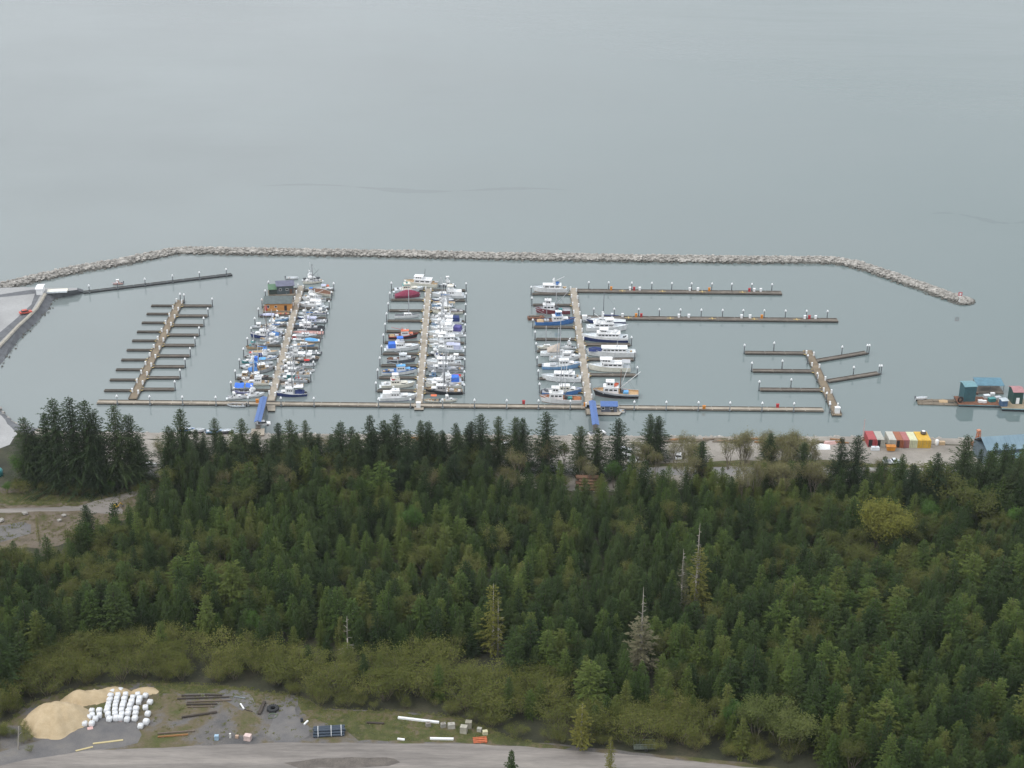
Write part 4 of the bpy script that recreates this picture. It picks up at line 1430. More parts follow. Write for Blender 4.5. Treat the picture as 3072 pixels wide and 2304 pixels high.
# zoom, bow x y, stern x y (near waterline), kind, options, label
FLEET = [
    # --- float house dock, west side
    ('z2', 1390, 330, 1215, 325, 'skiff', dict(hull='white'), "white open skiff behind the slate roofed float house"),
    ('z2', 780, 955, 1010, 945, 'skiff', dict(hull='purple', tarp='lav'), "small lavender covered skiff just below the orange float house"),
    ('z2', 1000, 930, 1240, 925, 'skiff', dict(hull='brown', deck='tan', thwart='red'), "brown wooden skiff tight against the orange float house's float"),
    ('z2', 1230, 1020, 960, 1035, 'cruiser', dict(hull='lblue', cabin='pale', fly=0), "pale cabin cruiser with light blue hull below the orange float house"),
    ('z2', 640, 1145, 860, 1140, 'skiff', dict(hull='grey', house='white'), "grey skiff with small white cabin at the finger end west of float house dock"),
    ('z2', 1170, 1105, 880, 1140, 'cruiser', dict(hull='white', trim='navy', fly=0, deck='cream'), "low white cruiser with navy stripe above the navy hulled troller"),
    ('z2', 605, 1305, 1135, 1315, 'troller', dict(hull='navy', trim='white', bottom='black', cabin='white', tarp='blue', mast='brown', deck='grey'), "navy hulled troller with white rail and blue tarp, bow to the west"),
    ('z2', 1085, 1400, 870, 1425, 'cruiser', dict(hull='grey', fly=0), "small grey cruiser with white cabin just below the navy hulled troller"),
    ('z2', 560, 1490, 800, 1480, 'troller', dict(hull='tan', cabin='grey', roof='teal', deck='brown', mast='dgrey'), "weathered tan troller with teal roof at the western finger end"),
    ('z3', 1030, 560, 730, 580, 'cruiser', dict(hull='white', trim='blue', bimini='blue', canvas='navy'), "white cruiser with navy canvas and blue bimini on the float house dock"),
    ('z3', 530, 525, 720, 525, 'skiff', dict(hull='white', house='white', roof='red'), "white skiff with red cabin roof at a western finger end"),
    ('z3', 480, 625, 745, 615, 'cruiser', dict(hull='teal', canvas='tarp', fly=0, roof='pale'), "teal hulled cruiser with bright blue canvas, west side of float house dock"),
    ('z3', 965, 645, 740, 650, 'skiff', dict(hull='white', canopy='sky', B=2.4), "white skiff under a flat light blue canopy beside the walkway"),
    ('z3', 470, 715, 755, 705, 'cruiser', dict(hull='white', canvas='blue', roof='sky'), "white cruiser with sky blue top and blue cockpit canvas"),
    ('z3', 955, 750, 560, 805, 'troller', dict(hull='grey', cabin='tan', tarp='blue', deck='grey', mast='grey'), "grey troller with tan house and small blue tarp"),
    ('z3', 400, 850, 650, 860, 'skiff', dict(hull='white', house='tan', roof='white'), "white skiff with tan cabin nearest the blue tarp tents"),
    ('z3', 905, 905, 420, 940, 'troller', dict(hull='dgrey', trim='grey', cabin='tan', deck='brown', mast='dgrey', bottom='green'), "dark grey troller with tan house above the blue tarp tents"),
    ('z3', 350, 1125, 660, 1120, 'skiff', dict(hull='purple', B=2.6, deck='grey'), "purple hulled open boat lying under the bright blue tarp tents"),
    ('z3', 815, 1165, 525, 1195, 'cruiser', dict(hull='white', radar=1), "white flybridge cruiser beside the head of the first gangway"),
    ('z3', 515, 1208, 250, 1222, 'cruiser', dict(hull='white', fly=0, deck='grey'), "low white cruiser tied against the main float's inner edge"),
    ('z3', 250, 1345, 510, 1345, 'skiff', dict(hull='pale', inner='grey', B=2.6, thwart='dgrey'), "pale aluminium skiff on the shore side of the main float"),
    # --- float house dock, east side
    ('z2', 1500, 415, 1770, 385, 'troller', dict(hull='cream', cabin='white', mast='black', deck='grey', mh=.95), "cream troller with tall dark mast at the head of the float house dock"),
    ('z2', 1740, 345, 1505, 360, 'cruiser', dict(hull='dgrey', deck='dgrey', cabin='white'), "dark hulled cruiser with white house behind the cream troller"),
    ('z2', 1980, 525, 1720, 530, 'cruiser', dict(hull='grey', roof='lav', fly=0), "grey cruiser with lavender roof and a red buoy on its stern"),
    ('z2', 1600, 560, 1930, 615, 'covered', dict(hull='cream', tarp='brown', th=1.0), "cream boat under a brown cover near the outer end of float house dock"),
    ('z2', 1475, 695, 1870, 705, 'troller', dict(hull='white', bottom='green', cabin='white', poles=0, mast='white', mh=.45), "white troller with green bottom, bow against the walkway"),
    ('z2', 1440, 785, 1790, 800, 'cruiser', dict(hull='white', bottom='navy', canvas='white', fly=0), "white cruiser with white canvas top and dark cockpit"),
    ('z2', 1900, 835, 1640, 845, 'cruiser', dict(hull='alu', cabin='pale', fly=0), "silver cruiser at the eastern finger end of float house dock"),
    ('z2', 1420, 925, 1605, 925, 'skiff', dict(hull='white', house='white'), "small white skiff with boxy cabin tied by the walkway"),
    ('z2', 1620, 925, 1865, 915, 'cruiser', dict(hull='white', trim='navy', fly=0, deck='cream'), "white cruiser with navy stripe at an eastern finger end"),
    ('z2', 1400, 1050, 1880, 1055, 'skiff', dict(hull='alu', B=3.0, deck='grey', house='lav', roof='lav'), "long flat lavender grey landing skiff with outboard motors"),
    ('z2', 1340, 1180, 1840, 1180, 'troller', dict(hull='dgrey', cabin='white', net='black', roof='white', deck='dgrey', poles=0), "dark troller with black net pile and small white house"),
    ('z2', 1325, 1240, 1830, 1250, 'skiff', dict(hull='pink', deck='pink', B=2.6, inner='pink'), "long pinkish wooden work boat along a finger"),
    ('z3', 1250, 235, 1440, 240, 'skiff', dict(hull='pale', house='red', roof='white'), "pale skiff with red sided cabin near the blue covered boat"),
    ('z3', 1480, 270, 1740, 275, 'covered', dict(hull='tan', tarp='sky', th=.9), "tan boat under a sky blue cover, east side of float house dock"),
    ('z3', 1215, 400, 1450, 400, 'cruiser', dict(hull='grey', cabin='pale', bimini='pale'), "grey cruiser with pale bimini by the walkway"),
    ('z3', 1450, 480, 1755, 485, 'skiff', dict(hull='green', B=2.9, deck='grey', console=1), "green open work boat with wheel console at a finger end"),
    ('z3', 1210, 500, 1470, 510, 'cruiser', dict(hull='white', bimini='white'), "white flybridge cruiser left of the broad white awning"),
    ('z3', 1720, 590, 1380, 600, 'troller', dict(hull='dgrey', deck='tan', canopy='white', poles=0, mast='grey'), "dark boat beneath a broad flat white awning"),
    ('z3', 1140, 630, 1400, 650, 'troller', dict(hull='green', trim='white', cabin='cream', mast='grey', deck='tan'), "green hulled troller with cream house, bow at the walkway"),
    ('z3', 1680, 665, 1490, 670, 'skiff', dict(hull='white', canopy='red'), "white skiff with bright red canopy at an eastern finger end"),
    ('z3', 1130, 740, 1480, 755, 'troller', dict(hull='grey', cabin='white', mast='grey', deck='grey'), "grey troller with white house and tall poles below the green one"),
    ('z3', 1660, 765, 1480, 770, 'skiff', dict(hull='white', deck='white'), "plain white skiff below the red canopied one"),
    ('z3', 1085, 840, 1600, 850, 'troller', dict(hull='pale', cabin='grey', mast='grey', deck='tan'), "pale troller with grey house and crossed poles"),
    ('z3', 1065, 930, 1570, 950, 'troller', dict(hull='grey', trim='pale', bottom='green', cabin='teal', mast='grey', deck='grey', buoys='red'), "long grey troller with green bottom and red buoys aft"),
    ('z3', 1035, 1175, 1560, 1165, 'troller', dict(hull='navy', trim='white', bottom='navy', canopy='white', tarp='navy', mast='dgrey', poles=0), "navy troller with white bow and flat white awning near the first gangway"),
    # --- middle dock, head and west side
    ('z4', 640, 545, 1340, 590, 'yacht', dict(hull='cream', cabin='white', nw=3, mast='black', deck='tan', B=4.6), "large white tug yacht with round roof and black mast across the middle dock's head"),
    ('z4', 1035, 665, 420, 690, 'cruiser', dict(hull='pale', cabin='cream', roof='teal', fly=1, seat='teal'), "pale cruiser with teal roof panels behind the maroon covered boat"),
    ('z4', 970, 775, 430, 800, 'covered', dict(hull='maroon', bottom='maroon', tarp='maroon', th=1.9), "boat wrapped in a maroon cover at the middle dock"),
    ('z4', 955, 1205, 430, 1222, 'sail', dict(hull='white', deck='dgrey', mh=1.15, bottom='grey'), "slim white sailboat with one tall mast on the middle dock's west side"),
    ('z5', 920, 112, 295, 138, 'troller', dict(hull='black', trim='red', bottom='red', cabin='white', roof='orange', deck='brown', net='tan', mast='red', poles=0, mh=.3), "red and black troller with white house and orange roof"),
    ('z5', 945, 355, 245, 385, 'cruiser', dict(hull='white', bimini='tarp', canvas='tarp'), "white cruiser with bright blue bimini and blue cockpit curtain"),
    ('z5', 875, 605, 265, 615, 'troller', dict(hull='dgrey', trim='pale', cabin='pale', roof='pale', deck='brown', poles=0, mh=.35, bottom='navy', net='brown'), "dull grey troller with pale house and brown aft deck"),
    ('z5', 875, 855, 165, 880, 'troller', dict(hull='white', trim='blue', inner='blue', deck='blue', cabin='white', roof='sky', poles=0, mh=.4), "white troller with blue decks and sky blue roof"),
    ('z5', 850, 1130, 145, 1150, 'cruiser', dict(hull='cream', cabin='cream', bimini='white', dinghy='red'), "cream flybridge cruiser carrying a red dinghy aft"),
    ('z5', 880, 1400, 120, 1415, 'cruiser', dict(hull='white', trim='white', bottom='purple', canvas='white'), "white cruiser with purple waterline stripe next to the main float"),
    # --- middle dock, east side
    ('z4', 1340, 575, 1690, 565, 'cruiser', dict(hull='dgrey', cabin='white', bimini='white'), "dark hulled cruiser with white top near the tug yacht's stern"),
    ('z4', 1220, 795, 1890, 805, 'cruiser', dict(hull='white', canvas='white', bimini='cream', B=3.9), "big white flybridge cruiser first on the middle dock's east side"),
    ('z4', 1210, 1125, 1870, 1130, 'troller', dict(hull='cream', bottom='green', cabin='cream', mast='grey', deck='grey', trim='brown'), "cream troller with brown rail and green bottom, middle dock east side"),
    ('z4', 1190, 1340, 1840, 1345, 'cruiser', dict(hull='white', bottom='green', canvas='navy', fly=0), "white cruiser with wide navy cockpit cover"),
    ('z4', 1180, 1500, 1880, 1565, 'cruiser', dict(hull='white', canvas='purple', seat='purple', bimini='white'), "white sport cruiser with purple glass and purple cockpit"),
    ('z5', 1130, 95, 1870, 80, 'cruiser', dict(hull='white', bottom='navy', bimini='white'), "white cruiser with navy bottom left of the purple trimmed one"),
    ('z5', 1150, 255, 1800, 215, 'yacht', dict(hull='white', B=3.6, nw=4), "white yacht with layered upper decks in the middle dock's crowded row"),
    ('z5', 1220, 385, 1860, 400, 'cruiser', dict(hull='pale', canvas='lav', roof='lav', fly=0), "pale cruiser with large lavender cockpit enclosure"),
    ('z5', 1130, 485, 1500, 490, 'troller', dict(hull='black', cabin='white', mast='dgrey', poles=0), "short black hulled troller with long white house"),
    ('z5', 1890, 560, 1530, 550, 'skiff', dict(hull='black', house='white', trim='white'), "black skiff with white cabin at an eastern finger of the middle dock"),
    ('z5', 1110, 610, 1480, 620, 'cruiser', dict(hull='grey', cabin='white', seat='navy', canvas='navy'), "grey cruiser with a navy block of canvas"),
    ('z5', 1095, 700, 1830, 705, 'yacht', dict(hull='white', B=3.4, nw=5, pilot=0, dinghy='white'), "long low white yacht with a white tender on its roof"),
    ('z5', 1110, 820, 1880, 825, 'troller', dict(hull='grey', cabin='alu', mast='grey', deck='alu', trim='dgrey'), "grey troller with silver house among bare poles"),
    ('z5', 1090, 950, 1460, 960, 'troller', dict(hull='dgrey', cabin='lblue', roof='grey', bottom='green', mast='grey', deck='green'), "dark troller with grey blue house above the white dinghies"),
    ('z5', 1870, 925, 1600, 935, 'skiff', dict(hull='cream', thwart='red', tarp='red'), "cream skiff partly covered with bright red at a finger end"),
    ('z5', 1080, 1085, 1840, 1080, 'cruiser', dict(hull='white', canvas='tarp', bottom='green'), "white cruiser with small bright blue cockpit cover"),
    ('z5', 1080, 1165, 1840, 1160, 'troller', dict(hull='cream', bottom='green', cabin='white', mast='grey', deck='grey'), "cream troller with white house second from the main float, middle dock east"),
    ('z5', 1070, 1270, 1855, 1290, 'troller', dict(hull='black', trim='dgrey', cabin='grey', mast='dgrey', deck='tan', buoys='white'), "long black troller with grey house near the main float"),
    ('z5', 1055, 1435, 1360, 1435, 'skiff', dict(hull='cream', canopy='orange', deck='tan'), "cream skiff with an orange canopy against the main float"),
    ('z5', 1735, 1425, 1395, 1435, 'cruiser', dict(hull='cream', fly=0, deck='grey'), "cream cruiser against the main float, bow to the east"),
    # --- large yacht dock, west side
    ('z6', 215, 430, 790, 438, 'yacht', dict(hull='white', B=3.8, stack=1, pilot=0, bdx=-.3, nw=3, bottom='rust', dinghy='blue'), "white motorsailer with thick white mast at the far end of the large yacht dock"),
    ('z6', 255, 785, 845, 795, 'seiner', dict(hull='mar2', bottom='mar2', cabin='white', mast='grey', deck='grey'), "maroon hulled seiner with bright white houses"),
    ('z6', 905, 965, 240, 985, 'troller', dict(hull='blue', bottom='blue', cabin='white', wheel='blue', deck='brown', mast='grey', poles=0, xm=-.2, net='tan'), "bright blue wooden troller with white house and blue wheelhouse"),
    ('z6', 280, 1375, 630, 1375, 'sail', dict(hull='cream', cabin='cream', bottom='brown', mast='grey'), "cream sailboat at a western finger of the large yacht dock"),
    ('z6', 680, 1380, 915, 1370, 'cruiser', dict(hull='white'), "small white flybridge cruiser beside the cream sailboat"),
    ('z6', 905, 1485, 330, 1500, 'sail', dict(hull='white', awning='sail', mast='grey', mh=1.2), "white sailboat with a tan boom tent and tall mast"),
    ('z7', 1000, 460, 480, 470, 'troller', dict(hull='white', bottom='navy', cabin='white', mast='grey', poles=0, mh=.5), "white troller with navy bottom above the light blue one"),
    ('z7', 1000, 595, 355, 610, 'troller', dict(hull='lblue', trim='white', bottom='blue', cabin='white', mast='grey', xm=-.1, net='white'), "light blue and white troller with grey mast"),
    ('z7', 365, 800, 1030, 825, 'yacht', dict(hull='white', B=3.6, nw=4, pilot=0, dinghy='white', mast='white'), "sleek white yacht with bow to the west on the large yacht dock"),
    ('z7', 1030, 1030, 350, 1040, 'troller', dict(hull='blue', trim='white', bottom='blue', cabin='cream', mast='grey', deck='grey', lean=.2), "blue bowed troller with spread grey poles near the main float"),
    ('z7', 340, 1165, 1035, 1180, 'seiner', dict(hull='white', trim='white', inner='rust', deck='rust', bottom='rust', mast='grey', net='rust', B=4.2), "white seiner with rusty orange aft deck against the main float"),
    # --- large yacht dock, east side
    ('z6', 1100, 960, 1770, 985, 'sail', dict(hull='navy', trim='white', cover='navy', cabin='pale', mast='dgrey', mh=.75), "navy sailboat with navy sail cover below the second long pier"),
    ('z6', 1780, 1085, 1090, 1090, 'yacht', dict(hull='white', stack=1, nw=4, dinghy='white', bdx=-.2), "white yacht with thick white mast, bow to the east"),
    ('z6', 1035, 1245, 1810, 1268, 'yacht', dict(hull='navy', trim='white', bottom='navy', B=4.6, nw=6, dinghy='white', band=.85), "big white yacht with deep navy stripe, largest on its dock"),
    ('z7', 1115, 395, 1935, 410, 'yacht', dict(hull='white', foretarp='navy', nw=6, pilot=0, B=4.3, mast='grey', cabin='white'), "white yacht with navy tarp over its foredeck"),
    ('z7', 1135, 635, 1850, 655, 'yacht', dict(hull='cream', cabin='white', nw=4, aftcanopy='grey', B=4.4, mast='grey', bottom='brown'), "cream hulled yacht with white houses and grey aft awning"),
    ('z7', 1225, 1060, 1985, 1090, 'seiner', dict(hull='black', trim='grey', band=.6, inner='wood', deck='wood', bottom='mar2', mast='brown', boomc='white', booms=((.16, .5, -1.0), (.42, .42, 1.0)), buoys='orange', hatch='sky', B=5.0), "black hulled seiner with orange deck and two white booms"),
    ('z7', 1645, 1330, 1735, 1325, 'skiff', dict(hull='white', bottom='black', B=1.9), "tiny white dinghy at the corner of the blue roofed float shed"),
    ('z6', 1045, 930, 1250, 935, 'skiff', dict(hull='dgrey', house='grey', roof='grey'), "grey cabin skiff tied near the second long pier's start"),
    ('z1', 930, 430, 1020, 424, 'skiff', dict(hull='pink', house='pink', roof='white'), "pinkish boat tied to the thin boarding float"),
]
for i, (k, bx, by, sx, sy, kind, o, lab) in enumerate(FLEET):
    bow, stern = P(k, bx, by, 0), P(k, sx, sy, 0)
    d = bow - stern
    L = d.length
    if k in ('z2', 'z3') and L < 9:
        L *= 1.18
        o.setdefault('B', L * .38)
    fn, cat = KINDS[kind]
    Bm = o.get('B', L * .3)
    mid = (bow + stern) / 2 + Vector((0, min(Bm, 4.5) / 2 * .8, 0))
    root = thing(NAMES[kind], lab, cat, (mid.x, mid.y, 0), math.atan2(d.y, d.x))
    fn(root, L, o, random.Random(100 + i))


# smaller boats wedged into the remaining gaps of the crowded sides
placed = [(o_.location.copy(), o_) for o_ in bpy.data.objects if o_.get("category") in ("cruiser", "fishing boat", "sailboat", "skiff", "boat", "yacht", "house")]
words = ["first", "second", "third", "fourth", "fifth", "sixth", "seventh", "eighth", "ninth", "tenth", "eleventh", "twelfth", "thirteenth", "fourteenth"]
frr = random.Random(12)
for (dk, side, where, lo_, hi_) in ((dockB, 1, "float house dock's west side", 14, 66), (dockB, -1, "float house dock's east side", 12, 100), (dockC, -1, "middle dock's east side", 10, 100)):
    _, O_, t_, n_, L_ = dk
    busy = []
    for loc, o_ in placed:
        q = loc - O_
        d_ = q.dot(n_)
        if d_ * side > 0 and abs(d_) < 16:
            busy.append((q.dot(t_), abs(d_)))
    seen_ = {}
    s_ = lo_
    while s_ < min(hi_, L_ - 4):
        near = [b for b in busy if abs(b[0] - s_) < 2.7]
        if near:
            s_ += .5
            continue
        col = frr.choice(('white', 'white', 'pale', 'cream', 'lblue', 'navy', 'green'))
        kind = frr.choice(('cruiser', 'troller', 'cruiser', 'sail', 'troller'))
        Lb = frr.uniform(7.2, 9.4)
        p_ = O_ + t_ * s_ + n_ * side * (1.6 + Lb / 2 + frr.uniform(0, .6))
        a_ = math.atan2(-n_.y * side, -n_.x * side) + (math.pi if frr.random() < .35 else 0)
        what = {'cruiser': 'cruiser', 'troller': 'fishing boat', 'sail': 'sailboat'}[kind]
        word = {'lblue': 'light blue', 'pale': 'pale grey'}.get(col, col)
        seen_[(word, what)] = seen_.get((word, what), 0) + 1
        root = thing(NAMES[kind], f"{word} {what} squeezed into {where}, {words[seen_[(word, what)] - 1]} such from shore", KINDS[kind][1], (p_.x, p_.y, 0), a_)
        KINDS[kind][0](root, Lb, dict(hull=col, cabin='white', mast='grey', B=2.7, bimini=frr.choice((None, 'white', 'blue')), cover=frr.choice(('blue', 'white')), deck=frr.choice(('pale', 'tan', 'grey'))), random.Random(500 + int(s_ * 10)))
        busy.append((s_, 6))
        s_ += 3.0


# bright blue tarp tents over the purple boat
def tent(label, pts, h, z, rz=0.0):
    a, b = pts
    c = (a + b) / 2
    L = (b - a).length
    o = thing("tarp_tent", label, "tarp", (c.x, c.y + 1.2, 0), rz)
    m_ = MB()
    w = 2.8
    n = 6
    vs = []
    for i in range(n):
        x = -L / 2 + L * i / (n - 1)
        sag = .12 * math.sin(i * 1.9)
        vs += [(x, -w / 2, z + .1 * math.sin(i * 2)), (x, -w * .2, z + h * .75 + sag), (x, w * .1, z + h + sag), (x, w / 2, z + .3)]
    m_.add(vs, [(i * 4 + j, (i + 1) * 4 + j, (i + 1) * 4 + j + 1, i * 4 + j + 1) for i in range(n - 1) for j in range(3)])
    m_.build("sheet", pc('tarp', .75), o)
    for x in (-L / 2, 0, L / 2):
        m_ = MB(); m_.tube((x, -w * .2, .5), (x, -w * .2, z + h * .7), .05, n=5); m_.build("pole", M_STEEL, o)
    return o


tent("larger bright blue tarp tent at the western finger end", (P('z3', 355, 1100, 0), P('z3', 510, 1100, 0)), 1.1, 1.9)
tent("smaller bright blue tarp tent next to the larger one", (P('z3', 535, 1085, 0), P('z3', 660, 1080, 0)), .8, 1.7)


# ================================================================ FLOAT HOUSES
def house(label, near_l, near_r, W, H, rise, wall, roof, rz_extra=0.0, windows=(), doors=(), green_lean=None, over=.4):
    d = near_r - near_l
    L = d.length
    rz = math.atan2(d.y, d.x)
    n_ = Vector((-math.sin(rz), math.cos(rz), 0))
    c = (near_l + near_r) / 2 + n_ * W / 2
    o = thing("float_house", label, "house", (c.x, c.y, 0), rz)
    m_ = MB(); m_.box((0, 0, .1), (L + 1.4, W + 1.8, .9)); m_.build("raft", M_LOG, o)
    z = .56
    m_ = MB()
    m_.box((0, 0, z + H / 2), (L, W, H))
    for s in (-1, 1):
        x = s * L / 2
        m_.add([(x, -W / 2, z + H), (x, W / 2, z + H), (x, 0, z + H + rise)], [(0, 1, 2) if s > 0 else (1, 0, 2)])
    m_.build("wall", wall, o)
    rf_ = MB()
    e = L / 2 + over
    for sy in (-1, 1):
        y0, z0 = sy * (W / 2 + over), z + H - rise * over / (W / 2) + .02
        q = [(-e, y0, z0), (e, y0, z0), (e, 0, z + H + rise + .02), (-e, 0, z + H + rise + .02)]
        rf_.hexa(q, [(a_, b_, c_ + .14) for a_, b_, c_ in q])
    ro = rf_.build("roof", roof, o, fix=True)
    m_ = MB(); m_.tube((L * .3, W * .15, z + H + rise * .6), (L * .3, W * .15, z + H + rise + .8), .12, n=7); m_.build("chimney", M_STEEL, ro)
    for x, w_, h_ in windows:
        m_ = MB(); m_.box((x * L, -W / 2 - .02, z + H * .55), (w_, .05, h_)); wi = m_.build("window", M_GLASS, o)
        m_ = MB()
        for dx, dz, sx, sz_ in ((0, h_ / 2 + .05, w_ + .2, .1), (0, -h_ / 2 - .05, w_ + .2, .1), (w_ / 2 + .05, 0, .1, h_), (-w_ / 2 - .05, 0, .1, h_)):
            m_.box((x * L + dx, -W / 2 - .05, z + H * .55 + dz), (sx, .1, sz_))
        m_.build("frame", paint(WHITE), wi)
    for x, col in doors:
        m_ = MB(); m_.box((x * L, -W / 2 - .03, z + 1.0), (.95, .07, 2.0)); do = m_.build("door", paint(C[col]), o)
        m_ = MB(); m_.box((x * L + .35, -W / 2 - .1, z + 1.0), (.07, .07, .18)); m_.build("handle", M_STEEL, do)
    return o, L


M_CEDAR = noisy("cedar_siding", [(.3, srgb(186, 128, 68)), (.7, srgb(216, 158, 96))], .6, stretch=(.2, 1, 6), second=(4, .9, 1.08))
house("float house with orange cedar walls and grey green roof", P('z2', 850, 845, .5), P('z2', 1300, 840, .5), 7.2, 2.9, 1.5, M_CEDAR, paint(srgb(98, 108, 108), .8), windows=((-.36, .7, .9), (-.08, .8, .6)), doors=((.28, 'black'), (-.44, 'red')))
hs, L_ = house("slate roofed float house with dark green walls behind the orange one", P('z2', 1060, 575, .5), P('z2', 1335, 560, .5), 5.0, 3.4, 1.1, paint(srgb(84, 98, 104)), paint(srgb(112, 114, 134), .8), windows=((-.3, .8, .7), (.1, .8, .7)), doors=((.34, 'brown'),))
m_ = MB()
x0 = -L_ / 2
m_.hexa([(x0 - 3.0, -2.2, .56), (x0 - .02, -2.2, .56), (x0 - .02, 2.0, .56), (x0 - 3.0, 2.0, .56)], [(x0 - 3.0, -2.2, 2.6), (x0 - .02, -2.2, 2.6), (x0 - .02, 2.0, 3.0), (x0 - 3.0, 2.0, 3.0)])
m_.build("annex", paint(srgb(70, 84, 80)), hs)
m_ = MB()
q = [(x0 - 3.3, -2.6, 2.6), (x0 - .03, -2.6, 2.6), (x0 - .03, 2.3, 3.08), (x0 - 3.3, 2.3, 3.08)]
m_.hexa(q, [(a_, b_, c_ + .1) for a_, b_, c_ in q]); m_.build("annex_roof", paint(srgb(92, 126, 98), .7), hs)
m_ = MB(); m_.box((x0 - 1.5, 0, .1), (3.6, 5.6, .88)); m_.build("annex_raft", M_LOG, hs)
# red mooring buoy ball on the grey cruiser's finger
p = P('z2', 1900, 470, .5)
o = thing("mooring_buoy", "round red buoy ball at the outer eastern finger of float house dock", "buoy", (p.x, p.y, .9))
m_ = MB(); m_.lathe([(.05, -.1), (.45, .15), (.62, .55), (.45, .98), (.1, 1.15)], n=12); m_.build("ball", pc('orange'), o, smooth=True)
m_ = MB(); m_.tube((0, 0, 1.1), (0, 0, 1.4), .09, n=6); m_.build("eye", M_PILE_DARK, o)
# rusty breakwater log at the finger end by the blue troller
a, b = P('z6', 130, 860, .3), P('z6', 400, 850, .3)
o = thing("rusty_pontoon", "rust brown steel pontoon at the blue troller's stern", "pontoon", ((a.x + b.x) / 2, (a.y + b.y) / 2, 0), math.atan2((b - a).y, (b - a).x))
L_ = (b - a).length
m_ = MB(); m_.box((0, 0, .3), (L_, 2.4, 1.2)); m_.build("hull", M_RUST, o)
m_ = MB(); m_.box((-L_ * .1, .4, 1.05), (L_ * .6, 1.2, .3)); m_.build("plank_deck", M_DECK_GREY, o)
for s in (-1, 1):
    m_ = MB(); m_.tube((s * L_ * .42, 0, .9), (s * L_ * .42, 0, 1.4), .16, n=7); m_.build("bollard", M_PILE_DARK, o)
M_REDW_ = noisy("drift_red", [(.3, srgb(120, 84, 60)), (.7, srgb(188, 148, 104))], 1.2, stretch=(.2, 1, 1))
# ================================================================ BARGES AT THE EAST
def fxy(k, x, y, z=0.0):
    return P(k, x, y, z)


# log rafts
for (x0, y0, x1, y1, lab) in [(275, 560, 905, 580, "nearer long log raft reaching west from the teal shed barge"), (265, 520, 900, 525, "farther long log raft reaching west from the teal shed barge")]:
    a, b = P('r2', x0, y0, .4), P('r2', x1, y1, .4)
    o = thing("log_raft", lab, "raft", ((a.x + b.x) / 2, (a.y + b.y) / 2, 0), math.atan2((b - a).y, (b - a).x))
    L_ = (b - a).length
    for i in range(3):
        m_ = MB(); m_.tube((-L_ / 2 + .3 * (i % 2), -.55 + .55 * i, .2), (L_ / 2, -.55 + .55 * i, .2), .36, .3, n=8); m_.build("log", M_LOG, o, smooth=True)
    m_ = MB()
    for i in range(4):
        x = -L_ * .4 + L_ * .27 * i
        m_.tube((x, -.9, .55), (x, .9, .55), .12, n=6)
    m_.build("cross_pole", M_LOG, o)
p = P('r2', 330, 505, .6)
o = thing("skiff", "slim white skiff lying on the end of the log raft", "skiff", (p.x, p.y, .55), .05)
b_skiff(o, 3.8, dict(hull='white', B=1.3), random.Random(4))
p = P('r2', 670, 535, .7)
o = thing("rope_heap", "heap of tan rope and nets on the log rafts", "rope", (p.x, p.y, .5))
tarp(o, -1.4, 1.4, 1.8, 0, .7, 'tan', "coil")


def barge(label, l, r, W, H, hullm, deckm, edge):
    d = r - l
    rz = math.atan2(d.y, d.x)
    L = d.length
    n_ = Vector((-math.sin(rz), math.cos(rz), 0))
    c = (l + r) / 2 + n_ * W / 2
    o = thing("work_barge", label, "barge", (c.x, c.y, 0), rz)
    m_ = MB(); m_.hexa([(-L / 2 + .5, -W / 2, -.6), (L / 2 - .5, -W / 2, -.6), (L / 2 - .5, W / 2, -.6), (-L / 2 + .5, W / 2, -.6)], [(-L / 2, -W / 2, H), (L / 2, -W / 2, H), (L / 2, W / 2, H), (-L / 2, W / 2, H)]); m_.build("hull", hullm, o)
    m_ = MB(); m_.box((0, 0, H + .06), (L - .1, W - .1, .1)); m_.build("deck", deckm, o)
    m_ = MB(); m_.box((0, -W / 2 - .05, H - .02), (L, .1, .22)); m_.box((0, W / 2 + .05, H - .02), (L, .1, .22)); m_.build("rub_rail", edge, o)
    return o, L, rz


M_TEAL = paint(srgb(56, 96, 104), .6)
M_TEALR = paint(srgb(110, 152, 160), .5)
bg, L_, rz = barge("cluttered barge with the tall teal shed", P('r2', 905, 625, 0), P('r2', 1560, 640, 0), 7.0, .7, paint(srgb(52, 56, 60)), M_RUST, M_TEALR)
bg2, L2_, rz2 = barge("right barge with tan deck and red roofed shed", P('r2', 1575, 690, 0), P('r2', 2400, 720, 0), 8.0, .9, paint(srgb(38, 42, 48)), noisy("barge_planks", [(.3, srgb(128, 116, 96)), (.7, srgb(158, 144, 120))], .6), paint(srgb(140, 182, 190)))


def tall_shed(name, label, near_l, near_r, W, H, wall, roof, z, rise=.35, door=None):
    d = near_r - near_l
    rz = math.atan2(d.y, d.x)
    n_ = Vector((-math.sin(rz), math.cos(rz), 0))
    c = (near_l + near_r) / 2 + n_ * W / 2
    o = shed(name, label, "shed", c, (d.length, W, H), wall, roof, rz, rise, False, 0, z, None, .25)
    if door:
        m_ = MB(); m_.box((0, -W / 2 - .03, 1.15), (1.1, .06, 2.1)); m_.build("door", door, o)
    return o


tall_shed("barge_shed", "tall narrow teal shed with pale blue roof on the barge", P('r2', 985, 545, .85), P('r2', 1165, 540, .85), 4.4, 5.3, M_TEAL, M_TEALR, .82)
tall_shed("barge_shed", "dark green shed with faded red roof on the right barge", P('r2', 1745, 580, 1.05), P('r2', 1900, 580, 1.05), 4.8, 4.2, paint(srgb(46, 78, 74)), paint(srgb(176, 130, 132), .7), 1.02, .7, M_CAP)
